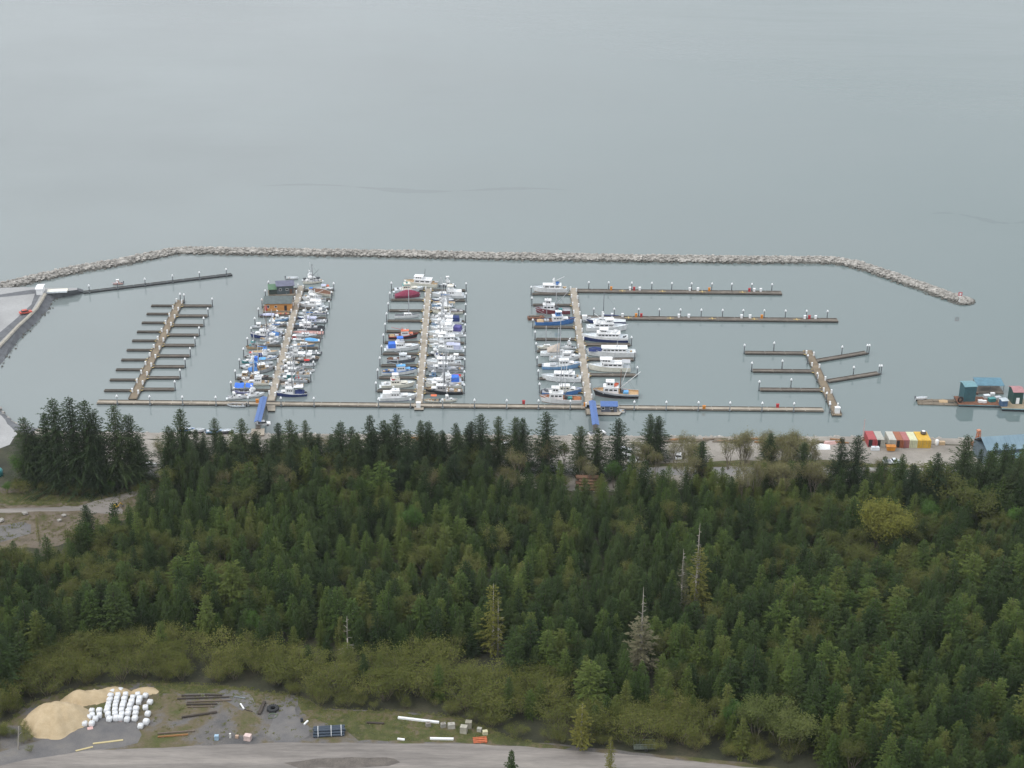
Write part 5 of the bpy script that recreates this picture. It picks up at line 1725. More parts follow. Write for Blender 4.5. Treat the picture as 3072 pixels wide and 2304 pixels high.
# canopy roof behind
a, b = P('r2', 1210, 470, 0), P('r2', 1640, 470, 0)
o = thing("boat_canopy", "wide faded blue flat canopy behind the cluttered barge", "canopy", ((a.x + b.x) / 2, (a.y + b.y) / 2 + 5, 0))
w_ = (b - a).length
m_ = MB(); q = [(-w_ / 2, -2.6, 2.9), (w_ / 2, -2.6, 2.9), (w_ / 2, 2.6, 3.6), (-w_ / 2, 2.6, 3.6)]; m_.hexa(q, [(x, y, z + .12) for x, y, z in q]); m_.build("roof", paint(srgb(92, 132, 150), .7), o)
for x in (-w_ / 2 + .2, 0, w_ / 2 - .2):
    for y in (-2.4, 2.4):
        m_ = MB(); m_.tube((x, y, .5), (x, y, 3.1), .08, n=5); m_.build("post", M_PILE_DARK, o)
m_ = MB(); m_.box((0, 0, .25), (w_, 5.6, .7)); m_.build("float", M_DECK_GREY, o)
# clutter on the barge
rr = random.Random(5)
for (x, y, s, col, lab, cat) in [(1250, 545, 1.2, 'white', "white tote nearest the tall teal shed on the barge deck", "tote"), (1310, 550, 1.1, 'white', "white tote right of the first one on the barge deck", "tote"), (1345, 475, 1.6, 'pale', "pale cargo bin behind the totes on the barge", "bin"),
                                 (1425, 530, 1.8, 'teal', "teal machine housing at the middle of the cluttered barge", "machine"), (1440, 430, 1.1, 'white', "white cube at the back of the cluttered barge", "bin"), (1520, 500, 1.5, 'alu', "silver bin near the blue cabin on the barges", "bin"),
                                 (1190, 420, .9, 'brown', "brown crate behind the teal shed", "crate")]:
    p = P('r2', x, y, 1.0)
    o = thing("deck_bin" if cat != "machine" else "machine_housing", lab, cat, (p.x, p.y, .81), rr.uniform(-.3, .3))
    m_ = MB(); m_.box((0, 0, s * .3), (s * 1.2, s * .8, s * .6), taper=1.06); m_.build("body", pc(col), o)
    m_ = MB(); m_.box((0, 0, s * .63), (s * 1.3, s * .9, s * .07)); m_.build("lid", pc(col), o)
tall_shed("deck_cabin", "small blue cabin with white back between the two barges", P('r2', 1580, 625, 1.0), P('r2', 1670, 620, 1.0), 2.2, 2.0, paint(srgb(74, 104, 138)), paint(srgb(190, 200, 206)), 1.02, .1)
p = P('r2', 935, 555, .9)
o = thing("tractor_tyre_fender", "big dark tyre fender at the barge's west corner", "fender", (p.x, p.y, 1.9), .3)
m_ = MB()
for i in range(14):
    t0, t1 = i / 14 * 6.283, (i + 1) / 14 * 6.283
    m_.tube((math.cos(t0) * .8, 0, math.sin(t0) * .8), (math.cos(t1) * .8, 0, math.sin(t1) * .8), .3, n=6)
m_.build("tyre", paint(srgb(62, 48, 44), .9), o, smooth=True)

# ================================================================ SHORE: containers, warehouse, vehicles
M_LAND_UP = .06


def container(p, W, L, H, col, lab, open_=False):
    o = thing("shipping_container", lab, "container", (p.x, p.y + L / 2, land_z(p.y) + .06), 0.0)
    n = 12
    m_ = MB()                                                # corrugated sides
    ring = []
    for (x0, y0, x1, y1, k) in ((-W / 2, -L / 2, W / 2, -L / 2, 8), (W / 2, -L / 2, W / 2, L / 2, 18), (W / 2, L / 2, -W / 2, L / 2, 8), (-W / 2, L / 2, -W / 2, -L / 2, 18)):
        dx, dy = x1 - x0, y1 - y0
        l_ = math.hypot(dx, dy)
        nx, ny = -dy / l_, dx / l_
        for i in range(k):
            d = .05 if i % 2 else 0.0
            ring.append((x0 + dx * i / k + nx * d, y0 + dy * i / k + ny * d))
            ring.append((x0 + dx * (i + .8) / k + nx * d, y0 + dy * (i + .8) / k + ny * d))
    N = len(ring)
    m_.add([(x, y, .12) for x, y in ring] + [(x, y, H - .1) for x, y in ring], [(i, (i + 1) % N, N + (i + 1) % N, N + i) for i in range(N)])
    m_.build("side_panel", pc2(col), o)
    m_ = MB(); m_.box((0, 0, H - .05), (W + .06, L + .06, .12)); m_.build("roof", pc2(col), o)
    m_ = MB()
    for sx in (-1, 1):
        for sy in (-1, 1):
            m_.box((sx * W / 2, sy * L / 2, H / 2), (.14, .14, H + .04))
        m_.box((sx * W / 2, 0, .08), (.14, L, .16))
    m_.box((0, -L / 2, .08), (W, .14, .16)); m_.box((0, L / 2, .08), (W, .14, .16))
    m_.build("frame", pc2(col), o)
    for s in (-1, 1):
        m_ = MB()
        if open_ and s > 0:
            m_.box((W / 2 + .05, -L / 2 - W * .24, H / 2), (.06, W * .46, H - .35))
        else:
            m_.box((s * W * .245, -L / 2 - .05, H / 2), (W * .46, .06, H - .35))
        d_ = m_.build("door", pc2(col) if not (open_ and s < 0) else paint((.02, .02, .02)), o)  # black panel paints the dark inside of an open container
        if not open_:
            m_ = MB()
            for q in (.14, .34):
                m_.tube((s * W * q, -L / 2 - .11, .25), (s * W * q, -L / 2 - .11, H - .25), .03, n=5)
            m_.build("lock_bar", M_STEEL, d_)
    return o


def pc2(c):
    return paint(srgb(*c), .6, .14)


for x0, x1, yb, L_, col, lab, op in [(868, 938, 748, 6.0, (170, 76, 78), "bright red shipping container at the west of the shore row", True), (942, 1004, 750, 6.0, (176, 174, 164), "grey white shipping container right next to the red one", True),
                                     (1046, 1106, 752, 6.0, (192, 190, 180), "off white shipping container at the start of the second group", False), (1110, 1164, 754, 6.0, (158, 96, 66), "rust brown shipping container with dark open end", True),
                                     (1167, 1219, 755, 6.0, (172, 106, 104), "rose red shipping container between rust brown and cream ones", False), (1222, 1288, 756, 6.0, (212, 212, 176), "cream shipping container beside the yellow one", False),
                                     (1292, 1405, 757, 6.2, (216, 172, 60), "wide bright yellow shipping container at the east of the row", False)]:
    a, b = G('r1', x0, yb), G('r1', x1, yb)
    container((a + b) / 2, (b - a).length * .97, L_, 2.55, col, lab, op)
p = G('r1', 1365, 757)
o = thing("rubber_float", "dark rubber float with pale cap lying on the yellow container", "float", (p.x, p.y + 4.5, land_z(p.y) + 2.68))
m_ = MB(); m_.lathe([(.3, 0), (.85, .1), (.95, .4), (.7, .75), (.3, .85)], n=12); m_.build("drum", paint(srgb(86, 74, 64)), o)
m_ = MB(); m_.lathe([(.5, .86), (.55, 1.0), (.2, 1.2)], n=10); m_.build("cap", M_CAP, o)
p = G('r1', 1068, 790)
o = thing("dump_bin", "orange steel dump bin in front of the containers", "bin", (p.x, p.y + 1, land_z(p.y) + .05))
m_ = MB(); q = [(-1.1, -.7, .2), (1.1, -.7, .2), (1.1, .7, .2), (-1.1, .7, .2)]; m_.hexa(q, [(x * 1.25, y * 1.3, 1.5) for x, y, _ in q]); m_.build("tub", paint(srgb(222, 150, 52)), o)
m_ = MB(); m_.box((0, 0, 1.55), (2.9, 1.95, .1)); m_.build("rim", paint(srgb(200, 128, 44)), o)
p = G('r1', 930, 772)
o = thing("white_tank", "low white plastic tank in front of the red container", "tank", (p.x, p.y, land_z(p.y) + .05))
m_ = MB(); m_.box((0, 0, .55), (2.6, 1.3, 1.0), taper=.88); m_.build("body", pc('pale'), o)
m_ = MB(); m_.lathe([(.25, 1.05), (.25, 1.2), (.1, 1.22)], n=10); m_.build("lid", pc('grey'), o)
p = G('r1', 1458, 728)
o = thing("white_tank", "upright white tank east of the yellow container", "tank", (p.x, p.y, land_z(p.y) + .05))
m_ = MB(); m_.lathe([(.55, 0), (.6, .1), (.6, 1.5), (.4, 1.7), (.12, 1.78)], n=14); m_.build("body", M_CAP, o, smooth=True)
m_ = MB(); m_.box((1.6, .3, .5), (1.9, 1.2, 1.0), taper=.9); m_.build("pump_box", pc('tan'), o)
p = G('r1', 548, 720)
o = thing("upturned_skiff", "pinkish upturned skiff near the shore stones", "skiff", (p.x, p.y, land_z(p.y) + .35), .2)
m_ = MB(); m_.hexa([(-1.9, -.9, -.3), (1.9, -.5, -.3), (1.9, .5, -.3), (-1.9, .9, -.3)], [(-1.7, -.6, .6), (1.3, -.2, .5), (1.3, .2, .5), (-1.7, .6, .6)]); m_.build("hull", pc('pink'), o)
m_ = MB(); m_.box((-.2, 0, .62), (3.0, .08, .1)); m_.build("keel", pc('white'), o)
a, b = G('r1', 395, 765), G('r1', 545, 765)
o = thing("boat_cover_tarp", "long bright white tarp covered stack near the containers", "tarp", ((a.x + b.x) / 2, (a.y + b.y) / 2 + 1, land_z(a.y)))
tarp(o, -(b - a).length / 2, (b - a).length / 2, 3.0, .05, 1.3, 'white', "sheet")
p = G('r1', 823, 690)
o = thing("antenna_pole", "thin pale antenna pole at the shore left of the containers", "pole", (p.x, p.y, land_z(p.y)))
m_ = MB(); m_.tube((0, 0, 0), (0, 0, 7.2), .12, .07, n=6); m_.build("shaft", pc('pink'), o)
m_ = MB(); m_.tube((-.4, 0, 6.6), (.4, 0, 6.6), .05, n=5); m_.build("crossarm", M_STEEL, o)

# warehouse at the right edge
M_WROOF = noisy("metal_roof_blue", [(.3, srgb(104, 128, 142)), (.7, srgb(122, 146, 158))], .2, rough=.45)
gl = lambda x, y, up: G('r1', x, y, up)
c0, c1, c2, c3 = gl(1890, 785, 5.0), gl(2420, 750, 5.0), gl(2380, 628, 7.5), gl(1838, 664, 7.5)
o = thing("warehouse", "long warehouse with pale blue metal roof at the east edge", "building", (c0.x, c0.y, land_z(c0.y)))
O = Vector((c0.x, c0.y, land_z(c0.y)))
for v, u in ((c0, 5.0), (c1, 5.0), (c2, 7.5), (c3, 7.5)):
    v.z = land_z(v.y) + u
ridge0, ridge1 = c3 - O, c2 - O
e0, e1 = c0 - O, c1 - O
back0, back1 = ridge0 + (ridge0 - e0) * .95, ridge1 + (ridge1 - e1) * .95
back0.z, back1.z = e0.z - .3, e1.z - .3
m_ = MB()
m_.hexa([e0, e1, ridge1, ridge0], [v + Vector((0, 0, .15)) for v in (e0, e1, ridge1, ridge0)])
m_.hexa([ridge0, ridge1, back1, back0], [v + Vector((0, 0, .15)) for v in (ridge0, ridge1, back1, back0)])
wr = m_.build("roof", M_WROOF, o, fix=True)
for i in range(1, 14):
    a_, b_ = e0.lerp(e1, i / 14) + Vector((0, 0, .15)), ridge0.lerp(ridge1, i / 14) + Vector((0, 0, .15))
    m_ = MB(); m_.tube(a_, b_, .05, n=4); m_.build("seam", M_WROOF, wr)
m_ = MB()
ins = lambda v, k: Vector((v.x, v.y, v.z - .08))
q = [e0, e1, back1, back0]
cc = sum(q, Vector()) / 4
lo = [Vector((cc.x + (v.x - cc.x) * .97, cc.y + (v.y - cc.y) * .97, -.2)) for v in q]
hi = [Vector((v.x, v.y, e0.z - .3)) for v in lo]
m_.hexa(lo, hi); m_.build("wall", paint(srgb(96, 112, 122)), o, fix=True)
for i in range(3):
    m_ = MB(); f = .2 + i * .3; v = lo[0].lerp(lo[1], f); m_.box((v.x, v.y - .06, 1.7), (3.0, .1, 3.2), rz=math.atan2((lo[1] - lo[0]).y, (lo[1] - lo[0]).x)); m_.build("roller_door", pc('grey'), o)
c0, c1, c2, c3 = gl(2150, 850, 3.2), gl(2500, 800, 3.2), gl(2470, 740, 4.6), gl(2100, 808, 4.6)
o = thing("lean_to_shed", "lower pale blue roofed shed in front of the warehouse", "building", (c0.x, c0.y, land_z(c0.y)))
O = Vector((c0.x, c0.y, land_z(c0.y)))
qs = [Vector((v.x, v.y, land_z(v.y) + u)) - O for v, u in ((c0, 3.2), (c1, 3.2), (c2, 4.6), (c3, 4.6))]
m_ = MB(); m_.hexa(qs, [v + Vector((0, 0, .14)) for v in qs]); m_.build("roof", paint(srgb(118, 148, 156), .6), o, fix=True)
cc = sum(qs, Vector()) / 4
lo = [Vector((cc.x + (v.x - cc.x) * .95, cc.y + (v.y - cc.y) * .9, -.2)) for v in qs]
m_ = MB(); m_.hexa(lo, [Vector((v.x, v.y, w.z - .05)) for v, w in zip(lo, qs)]); m_.build("wall", pc('dgrey'), o, fix=True)
p = G('r1', 1800, 800)
o = thing("rusty_crane_boom", "rust orange lattice crane boom beside the warehouse", "crane", (p.x + 1.5, p.y + 5, land_z(p.y)), .3)
m_ = MB()
for sx in (-.7, .7):
    for sy in (-.7, .7):
        m_.tube((sx, sy, 0), (sx * .5, sy * .5, 4.9), .12, n=5)
for i in range(4):
    z0, z1 = i * 1.1 + .3, i * 1.1 + 1.3
    s = 1 if i % 2 else -1
    k0, k1 = .7 - .07 * i, .7 - .07 * (i + 1)
    m_.tube((-s * k0, -k0, z0), (s * k1, -k1, z1), .09, n=4); m_.tube((-k0, -s * k0, z0), (-k1, s * k1, z1), .09, n=4)
    m_.tube((k0, s * k0, z0), (k1, -s * k1, z1), .09, n=4); m_.tube((s * k0, k0, z0), (-s * k1, k1, z1), .09, n=4)
m_.build("lattice", paint(srgb(196, 116, 74)), o)
m_ = MB(); m_.box((0, .2, 5.1), (1.0, 1.0, .6)); m_.build("head", paint(srgb(206, 140, 110)), o)
m_ = MB(); m_.box((0, 0, .6), (3.2, 2.6, 1.2)); m_.build("base", M_RUST, o)


# ---- parked vehicles
def car(p, rz, col, lab, kind='car', z=None):
    o = thing("parked_car" if kind == 'car' else "pickup_truck", lab, "car" if kind == 'car' else "truck", (p.x, p.y, (land_z(p.y) + .06) if z is None else z), rz)
    L, W = (4.5, 1.8) if kind == 'car' else (5.4, 1.95)
    prof = [(-L / 2, .45), (-L / 2, .9), (-L * .46, 1.0), (-L * .2, 1.02), (L * .2, 1.0), (L * .46, .85), (L / 2, .7), (L / 2, .4)]
    m_ = MB()
    n = len(prof)
    vs = [(x, -W / 2, z_) for x, z_ in prof] + [(x, W / 2, z_) for x, z_ in prof]
    m_.add(vs, [tuple(range(n)), tuple(range(2 * n - 1, n - 1, -1))] + [((i + 1) % n, i, n + i, n + (i + 1) % n) for i in range(n)])
    m_.build("body", pc2(col) if isinstance(col, tuple) else pc(col, .3), o, fix=True)
    x0, x1 = (-L * .36, L * .16) if kind == 'car' else (-L * .02, L * .24)
    m_ = MB(); q = [(x0, -W * .46, 1.0), (x1 + .35, -W * .46, 1.0), (x1 + .35, W * .46, 1.0), (x0, W * .46, 1.0)]
    m_.hexa(q, [(x0 + .3, -W * .38, 1.5), (x1 - .3, -W * .38, 1.5), (x1 - .3, W * .38, 1.5), (x0 + .3, W * .38, 1.5)]); g_ = m_.build("glasshouse", M_GLASS, o)
    m_ = MB(); m_.box(((x0 + x1) / 2, 0, 1.52), (x1 - x0 - .5, W * .77, .06)); m_.build("roof", pc2(col) if isinstance(col, tuple) else pc(col, .3), g_)
    if kind != 'car':
        m_ = MB(); m_.box((-L * .28, 0, 1.03), (L * .4, W * .84, .06)); m_.build("bed", pc('dgrey'), o)
    for x in (-L * .31, L * .31):
        for s in (-1, 1):
            m_ = MB(); m_.tube((x, s * (W / 2 - .2), .33), (x, s * (W / 2 + .01), .33), .33, n=10); w_ = m_.build("wheel", paint((.02, .02, .02), .9, 0), o)
            m_ = MB(); m_.tube((x, s * (W / 2), .33), (x, s * (W / 2 + .03), .33), .18, n=8); m_.build("rim", M_STEEL, w_)
    for s in (-1, 1):
        m_ = MB(); m_.box((L / 2, s * W * .34, .68), (.06, .35, .16)); m_.build("headlight", M_CAP, o)
    return o


for k, x, y, rz, col, lab, kd in [('m1', 1300, 480, .1, 'white', "white car parked in the shore lot left of the bare alders", 'car'), ('m1', 1305, 432, .05, 'alu', "silver car parked behind the white one in the shore lot", 'car'), ('m1', 1410, 520, .2, 'white', "white pickup parked below the silver car in the shore lot", 'truck'),
                                  ('m1', 1755, 482, 1.5, 'white', "lone white car facing away among the bare alders", 'car'), ('m1', 340, 392, .1, 'white', "white car glimpsed between spruces by the shore road", 'car'), ('m1', 690, 590, .2, 'alu', "silver pickup half hidden on the shore road by spruces", 'truck'),
                                  ('m1', 1080, 290, .4, 'white', "white pickup parked at the second gangway's landing", 'truck'), 
                                  ('l1', 1610, 800, .1, 'white', "white car on the shore road seen through the left gap in the spruces", 'car'), ('l1', 405, 880, .4, 'white', "white pickup glimpsed behind the left spruce group", 'truck'),
                                  ('r1', 1075, 890, .1, 'pale', "pale pickup on the shore road below the containers", 'truck'), ('m4', 842, 122, .2, 'white', "white car right of the first gangway's landing", 'car')]:
    car(G(k, x, y), rz, col, lab, kd)
p = P('z1', 215, 668, 2.4)
car(p, .55, (206, 92, 78), "red car parked on the pale gravel fill at the far left", 'car', 2.46)
# boats ashore near the first gangway
for x, y, col, lab in [(410, 172, 'white', "white skiff stored ashore left of the first gangway"), (345, 165, 'blue', "blue skiff stored ashore behind a spruce tip"), (605, 175, 'dgrey', "dark grey skiff stored ashore near the first gangway"), (525, 178, 'lblue', "light blue skiff stored ashore among bare shrubs")]:
    p = G('m4', x, y)
    o = thing("skiff", lab, "skiff", (p.x, p.y, land_z(p.y) + .55), .1)
    b_skiff(o, 5.0, dict(hull=col, B=1.9), random.Random(x))
    m_ = MB()
    for q in (-1.2, 1.2):
        m_.box((q, 0, -.33), (.25, 1.6, .42))
    m_.build("cradle", M_LOG, o)
# log deck by the road
a, b = G('m1', 915, 730), G('m1', 1100, 735)
c = (a + b) / 2
L_ = (b - a).length
k = 0
for row, nn in enumerate((6, 5, 4, 3, 2)):
    for i in range(nn):
        o = tag(link("cut_log", None, None, (c.x, c.y - 1.6 + row * .45 + i * .9, land_z(c.y) + .42 + row * .72)), "reddish brown log in the stack beside the shore road", "log", "logs stacked by the shore road")
        m_ = MB(); m_.tube((-L_ / 2 + rr.uniform(-.5, .5), 0, 0), (L_ / 2 + rr.uniform(-.5, .5), 0, 0), .42, .36, n=9); m_.build("stem", noisy_log if row or i else (noisy_log := noisy("fresh_log", [(.3, srgb(92, 68, 54)), (.7, srgb(146, 112, 90))], 1.0, stretch=(.2, 1, 1))), o, smooth=True)
# white hut and ramp on the gravel fill
p = P('z1', 338, 492, 2.45)
shed("ramp_hut", "small white hut at the launch ramp on the gravel fill", "shed", p, (2.2, 5.0, 2.3), M_CAP, M_CAP, 0.1, .35, False, 0, 2.45)
a, b = P('z1', 392, 484, 2.5), P('z1', 560, 476, 2.5)
o = thing("ramp_wall", "pale concrete launch ramp slab beside the white hut", "ramp", ((a.x + b.x) / 2, (a.y + b.y) / 2, 2.44), math.atan2((b - a).y, (b - a).x))
m_ = MB(); m_.box((0, 0, .2), ((b - a).length, 3.4, .4)); m_.build("slab", pc('cream', .9), o)
m_ = MB(); m_.box((0, -1.75, .3), ((b - a).length, .2, .6)); m_.build("kerb", pc('pale', .9), o)
# things in the left clearing
for (x, y, s, lab) in [(270, 1310, 2.2, "large pale boulder beside the track in the left clearing"), (690, 1335, 1.7, "white boulder below the bend of the left track"), (640, 1385, 1.5, "grey boulder under the white one in the left clearing"), (15, 1390, 2.4, "pale rubble boulder at the left edge of the clearing")]:
    p = G('l1', x, y)
    o = tag(link("clearing_boulder", ROCKS[int(x) % 8], None, (p.x, p.y, land_z(p.y) + s * .25), .4, (s, s * .8, s * .8)), lab, "boulder")
p = G('l1', 1255, 1240)
o = thing("backhoe", "small yellow digger parked at the fork of the left track", "digger", (p.x, p.y, land_z(p.y) + .06), .4)
o.scale = (.62, .62, .62)
m_ = MB(); m_.box((0, 0, .75), (2.4, 1.4, .7)); m_.box((-.5, 0, 1.3), (1.2, 1.2, .5)); m_.build("body", paint(srgb(222, 180, 60)), o)
m_ = MB(); m_.box((.35, 0, 1.65), (.9, 1.1, 1.1), taper=.9); m_.build("cab", M_GLASS, o)
m_ = MB(); m_.tube((1.1, 0, 1.0), (2.2, 0, 2.2), .14, n=5); m_.tube((2.2, 0, 2.2), (3.1, 0, .9), .12, n=5); m_.build("arm", paint(srgb(222, 180, 60)), o)
m_ = MB(); m_.box((3.1, 0, .5), (.6, .9, .6), taper=.7); m_.build("bucket", pc('dgrey'), o)
for s in (-1, 1):
    m_ = MB(); m_.box((0, s * .75, .25), (2.6, .4, .5)); m_.build("track", paint((.03, .03, .03)), o)
p = G('l1', 15, 890)
o = thing("green_tank", "teal green tank building peeking in at the left edge", "tank", (p.x - 1, p.y, land_z(p.y)))
m_ = MB(); m_.lathe([(1.5, 0), (1.5, 1.6), (1.3, 2.0), (.4, 2.2)], n=16); m_.build("body", pc('teal'), o, smooth=True)
m_ = MB(); m_.lathe([(.4, 2.2), (.4, 2.4), (.1, 2.42)], n=10); m_.build("hatch", pc('grey'), o)

# driftwood on the shore
drr = random.Random(44)
DRIFT = []
for i in range(4):
    m_ = MB(); m_.tube((-2.2, 0, 0), (.3, .12 * i - .1, .05), .28, .24, 8); m_.tube((.3, .12 * i - .1, .05), (2.4, .1, .0), .24, .15, 8)
    DRIFT.append((m_.mesh("stem", [M_LOG, M_REDW_, M_LOG, M_REDW_][i], True)))
m_ = MB(); m_.tube((.6, 0, .1), (1.3, .7, .5), .09, .04, 5); m_.tube((2.2, .1, 0), (2.6, .4, .3), .1, .03, 5)
STUB = m_.mesh("stub", M_LOG)
for i in range(34):
    x = drr.uniform(1430, 1880) if i < 26 else drr.uniform(640, 1100)
    p = G('d', x, 952 + drr.uniform(-3, 5) + (x - 1430) * .004)
    o = thing("driftwood_log", "driftwood log among the stones of the shoreline " + ("west of the containers" if i < 26 else "below the middle docks"), "log", (p.x, p.y, land_z(p.y) + .25), drr.uniform(-.25, .25), "driftwood " + ("west of the containers" if i < 26 else "below the middle docks"))
    link("stem", DRIFT[i % 4], o, sc=drr.uniform(.8, 1.5))
    link("stub", STUB, o)
# ================================================================ YARD IN THE FOREGROUND
M_SAND = noisy("dry_sand", [(.3, srgb(172, 152, 120)), (.7, srgb(192, 173, 142))], .5, bump=.3, bscale=2.5, second=(5, .88, 1.06))
M_BAG = paint((.74, .75, .77), .85, .05, 1.5)


def mound(name, label, cat, lobes, mat, step=.5, noise=.12, seed=2, kind=None):
    """heap with repose slopes: lobes = (x, y, height, radius_x, radius_y)"""
    rr = random.Random(seed)
    x0 = min(l[0] - l[3] for l in lobes) - .5; x1 = max(l[0] + l[3] for l in lobes) + .5
    y0 = min(l[1] - l[4] for l in lobes) - .5; y1 = max(l[1] + l[4] for l in lobes) + .5
    nx, ny = int((x1 - x0) / step) + 1, int((y1 - y0) / step) + 1
    cx, cy = (x0 + x1) / 2, (y0 + y1) / 2
    vs = []
    for j in range(ny):
        for i in range(nx):
            x, y = x0 + (x1 - x0) * i / (nx - 1), y0 + (y1 - y0) * j / (ny - 1)
            h = -.12
            for lx, ly, lh, ra, rb in lobes:
                r_ = math.hypot((x - lx) / ra, (y - ly) / rb)
                a_ = math.atan2(y - ly, x - lx)
                r_ *= 1 + .07 * math.sin(3 * a_ + lx) + .05 * math.sin(7 * a_)
                if r_ < 1:
                    h = max(h, lh * (1 - r_ ** 1.75) ** 1.05 + rr.uniform(-noise, noise) * min(1, (1 - r_) * 4))
            vs.append((x - cx, y - cy, h + land_z(y) - land_z(cy)))
    m_ = MB()
    m_.add(vs, [(j * nx + i, j * nx + i + 1, (j + 1) * nx + i + 1, (j + 1) * nx + i) for j in range(ny - 1) for i in range(nx - 1)])
    o = m_.build(name, mat, smooth=True)
    o.location = (cx, cy, land_z(cy) + .03)
    return tag(o, label, cat, None, kind)


a, b, c = G('d', 118, 1558), G('d', 185, 1506), G('d', 255, 1496)
mound("sand_pile", "big tan sand pile beside the white bags", "sand pile", [(a.x, a.y, 4.3, 6.6, 6.4), (a.x + 2.2, a.y + .6, 3.9, 5.6, 5.4), (b.x - 1, b.y - 1, 2.3, 4.2, 2.8), (b.x + 2, b.y, 1.7, 4.6, 2.6), (c.x - 1, c.y, 1.2, 4.2, 2.0)], M_SAND, .4, .11)
a = G('y5', 1850, 285)
mound("sand_pile", "small flat tan sand heap behind the white bags", "sand pile", [(a.x, a.y, .8, 3.1, 1.6)], M_SAND, .35, .05, 5)
a = G('y5', 500, 420)
rr = random.Random(9)
rub = MB()
for _ in range(70):
    put_rock(rub, (a.x + rr.gauss(0, 1.3), a.y + rr.gauss(0, .9), land_z(a.y) + rr.uniform(.1, .9)), rr.uniform(.3, .8), rr)
tag(rub.build("rubble", M_ROCK), "pale rubble stones between the sand pile and bags", "rubble", kind='stuff')


def bag_mesh(seed):
    rr = random.Random(seed)
    bm = bmesh.new()
    bmesh.ops.create_cube(bm, size=1.0)
    bmesh.ops.subdivide_edges(bm, edges=bm.edges[:], cuts=3, use_grid_fill=True)
    for v in bm.verts:
        r_ = max(.001, math.hypot(v.co.x, v.co.y))
        k = 1 + .16 * (1 - abs(v.co.z * 2) ** 2)
        sq = max(abs(v.co.x), abs(v.co.y)) / r_
        v.co.x *= k * (.8 + .2 * sq); v.co.y *= k * (.8 + .2 * sq)
        if v.co.z > .45:
            v.co.z += .07 * (1 - (r_ / .7) ** 2)
        v.co += Vector((rr.uniform(-.025, .025), rr.uniform(-.025, .025), rr.uniform(-.02, .02)))
        v.co.z += .5
    me = bpy.data.meshes.new("sack")
    bm.to_mesh(me); bm.free()
    me.materials.append(M_BAG)
    me.polygons.foreach_set("use_smooth", [True] * len(me.polygons))
    return me


BAGS = [bag_mesh(i) for i in range(5)]
m_ = MB()
for sx in (-1, 1):
    for sy in (-1, 1):
        m_.tube((sx * .36, sy * .36, .96), (sx * .2, sy * .2, 1.16), .035, n=4)
m_.tube((0, 0, 1.0), (.02, .03, 1.2), .12, .06, n=6)
LOOPS = m_.mesh("lifting_loops", M_BAG)
bag_px = [(1000, 290), (950, 400), (930, 500), (900, 600), (880, 690), (860, 785), (885, 885), (925, 990), (1200, 260), (1140, 390), (1110, 480), (1090, 570), (1070, 660), (1060, 760), (1065, 860), (1090, 975),
          (1335, 385), (1300, 490), (1280, 580), (1255, 665), (1230, 780), (1235, 880), (1200, 965), (1515, 455), (1485, 560), (1445, 655), (1415, 765), (1395, 865), (1370, 1005), (1645, 375), (1690, 480), (1665, 565), (1600, 745), (1585, 850), (1570, 980)]
bag_lone = [(1840, 395, "white bulk bag at the back right corner of the bag block"), (1955, 560, "single white bulk bag standing farthest right of the block"), (1840, 700, "white bulk bag right of the block, third from the front"), (1900, 860, "white bulk bag right of the block, second from the front"),
            (1860, 1070, "white bulk bag leaning behind the front right one"), (1715, 1170, "white bulk bag at the very front right of the block")]
bag_left = [(470, 790), (660, 790), (480, 905), (665, 905), (385, 970), (565, 985), (290, 1110), (470, 1110)]
k = 0


def bag(px, py, lab, grp, s=1.0):
    global k
    p = G('y5', px, py, .55)
    o = thing("bulk_bag", lab, "bag", (p.x, p.y, land_z(p.y) + .04), RND.uniform(-.25, .25), grp)
    s2 = s * RND.uniform(.94, 1.08)
    link("sack", BAGS[k % 5], o, sc=(1.02 * s2, 1.02 * s2, 1.0 * RND.uniform(.9, 1.12)))
    link("lifting_loops", LOOPS, o)
    k += 1


for x, y in bag_px:
    bag(x, y, "white bulk bag in the tightly packed rows of the block", "bulk bags in packed rows")
for x, y in bag_left:
    bag(x, y, "white bulk bag in the small cluster next to the sand pile", "bulk bags beside the sand pile")
for x, y, lab in bag_lone:
    bag(x, y, lab, "bulk bags right of the block")
p = G('y5', 430, 1235)
o = thing("empty_bag", "flattened pinkish white bag in front of the small bag cluster", "bag", (p.x, p.y, land_z(p.y) + .04), .3)
tarp(o, -.6, .6, 1.0, 0, .35, 'pink', "cloth")
p = G('y5', 1195, 1040)
o = thing("empty_bag", "small pink wrapped bundle before the bag block", "bag", (p.x, p.y, land_z(p.y) + .04), .1)
tarp(o, -.4, .4, .6, 0, .3, 'pink', "cloth")


def beam(k, x0, y0, x1, y1, w, h, mat, lab, name="timber_beam", cat="timber", round_=False, lift=.06):
    a, b = G(k, x0, y0), G(k, x1, y1)
    c = (a + b) / 2
    o = thing(name, lab, cat, (c.x, c.y, land_z(c.y) + lift), math.atan2((b - a).y, (b - a).x))
    L = (b - a).length
    m_ = MB()
    if round_:
        m_.tube((-L / 2, 0, h / 2), (L / 2, 0, h / 2), h / 2, n=9)
    else:
        m_.box((0, 0, h / 2), (L, w, h))
    m_.build("stem" if round_ else "plank", mat, o)
    m_ = MB()                                             # bearers underneath
    for q in (-.32, .32):
        m_.box((L * q, 0, -.02), (.18, w * 1.5, .1))
    m_.build("bearer", M_LOG, o)
    return o


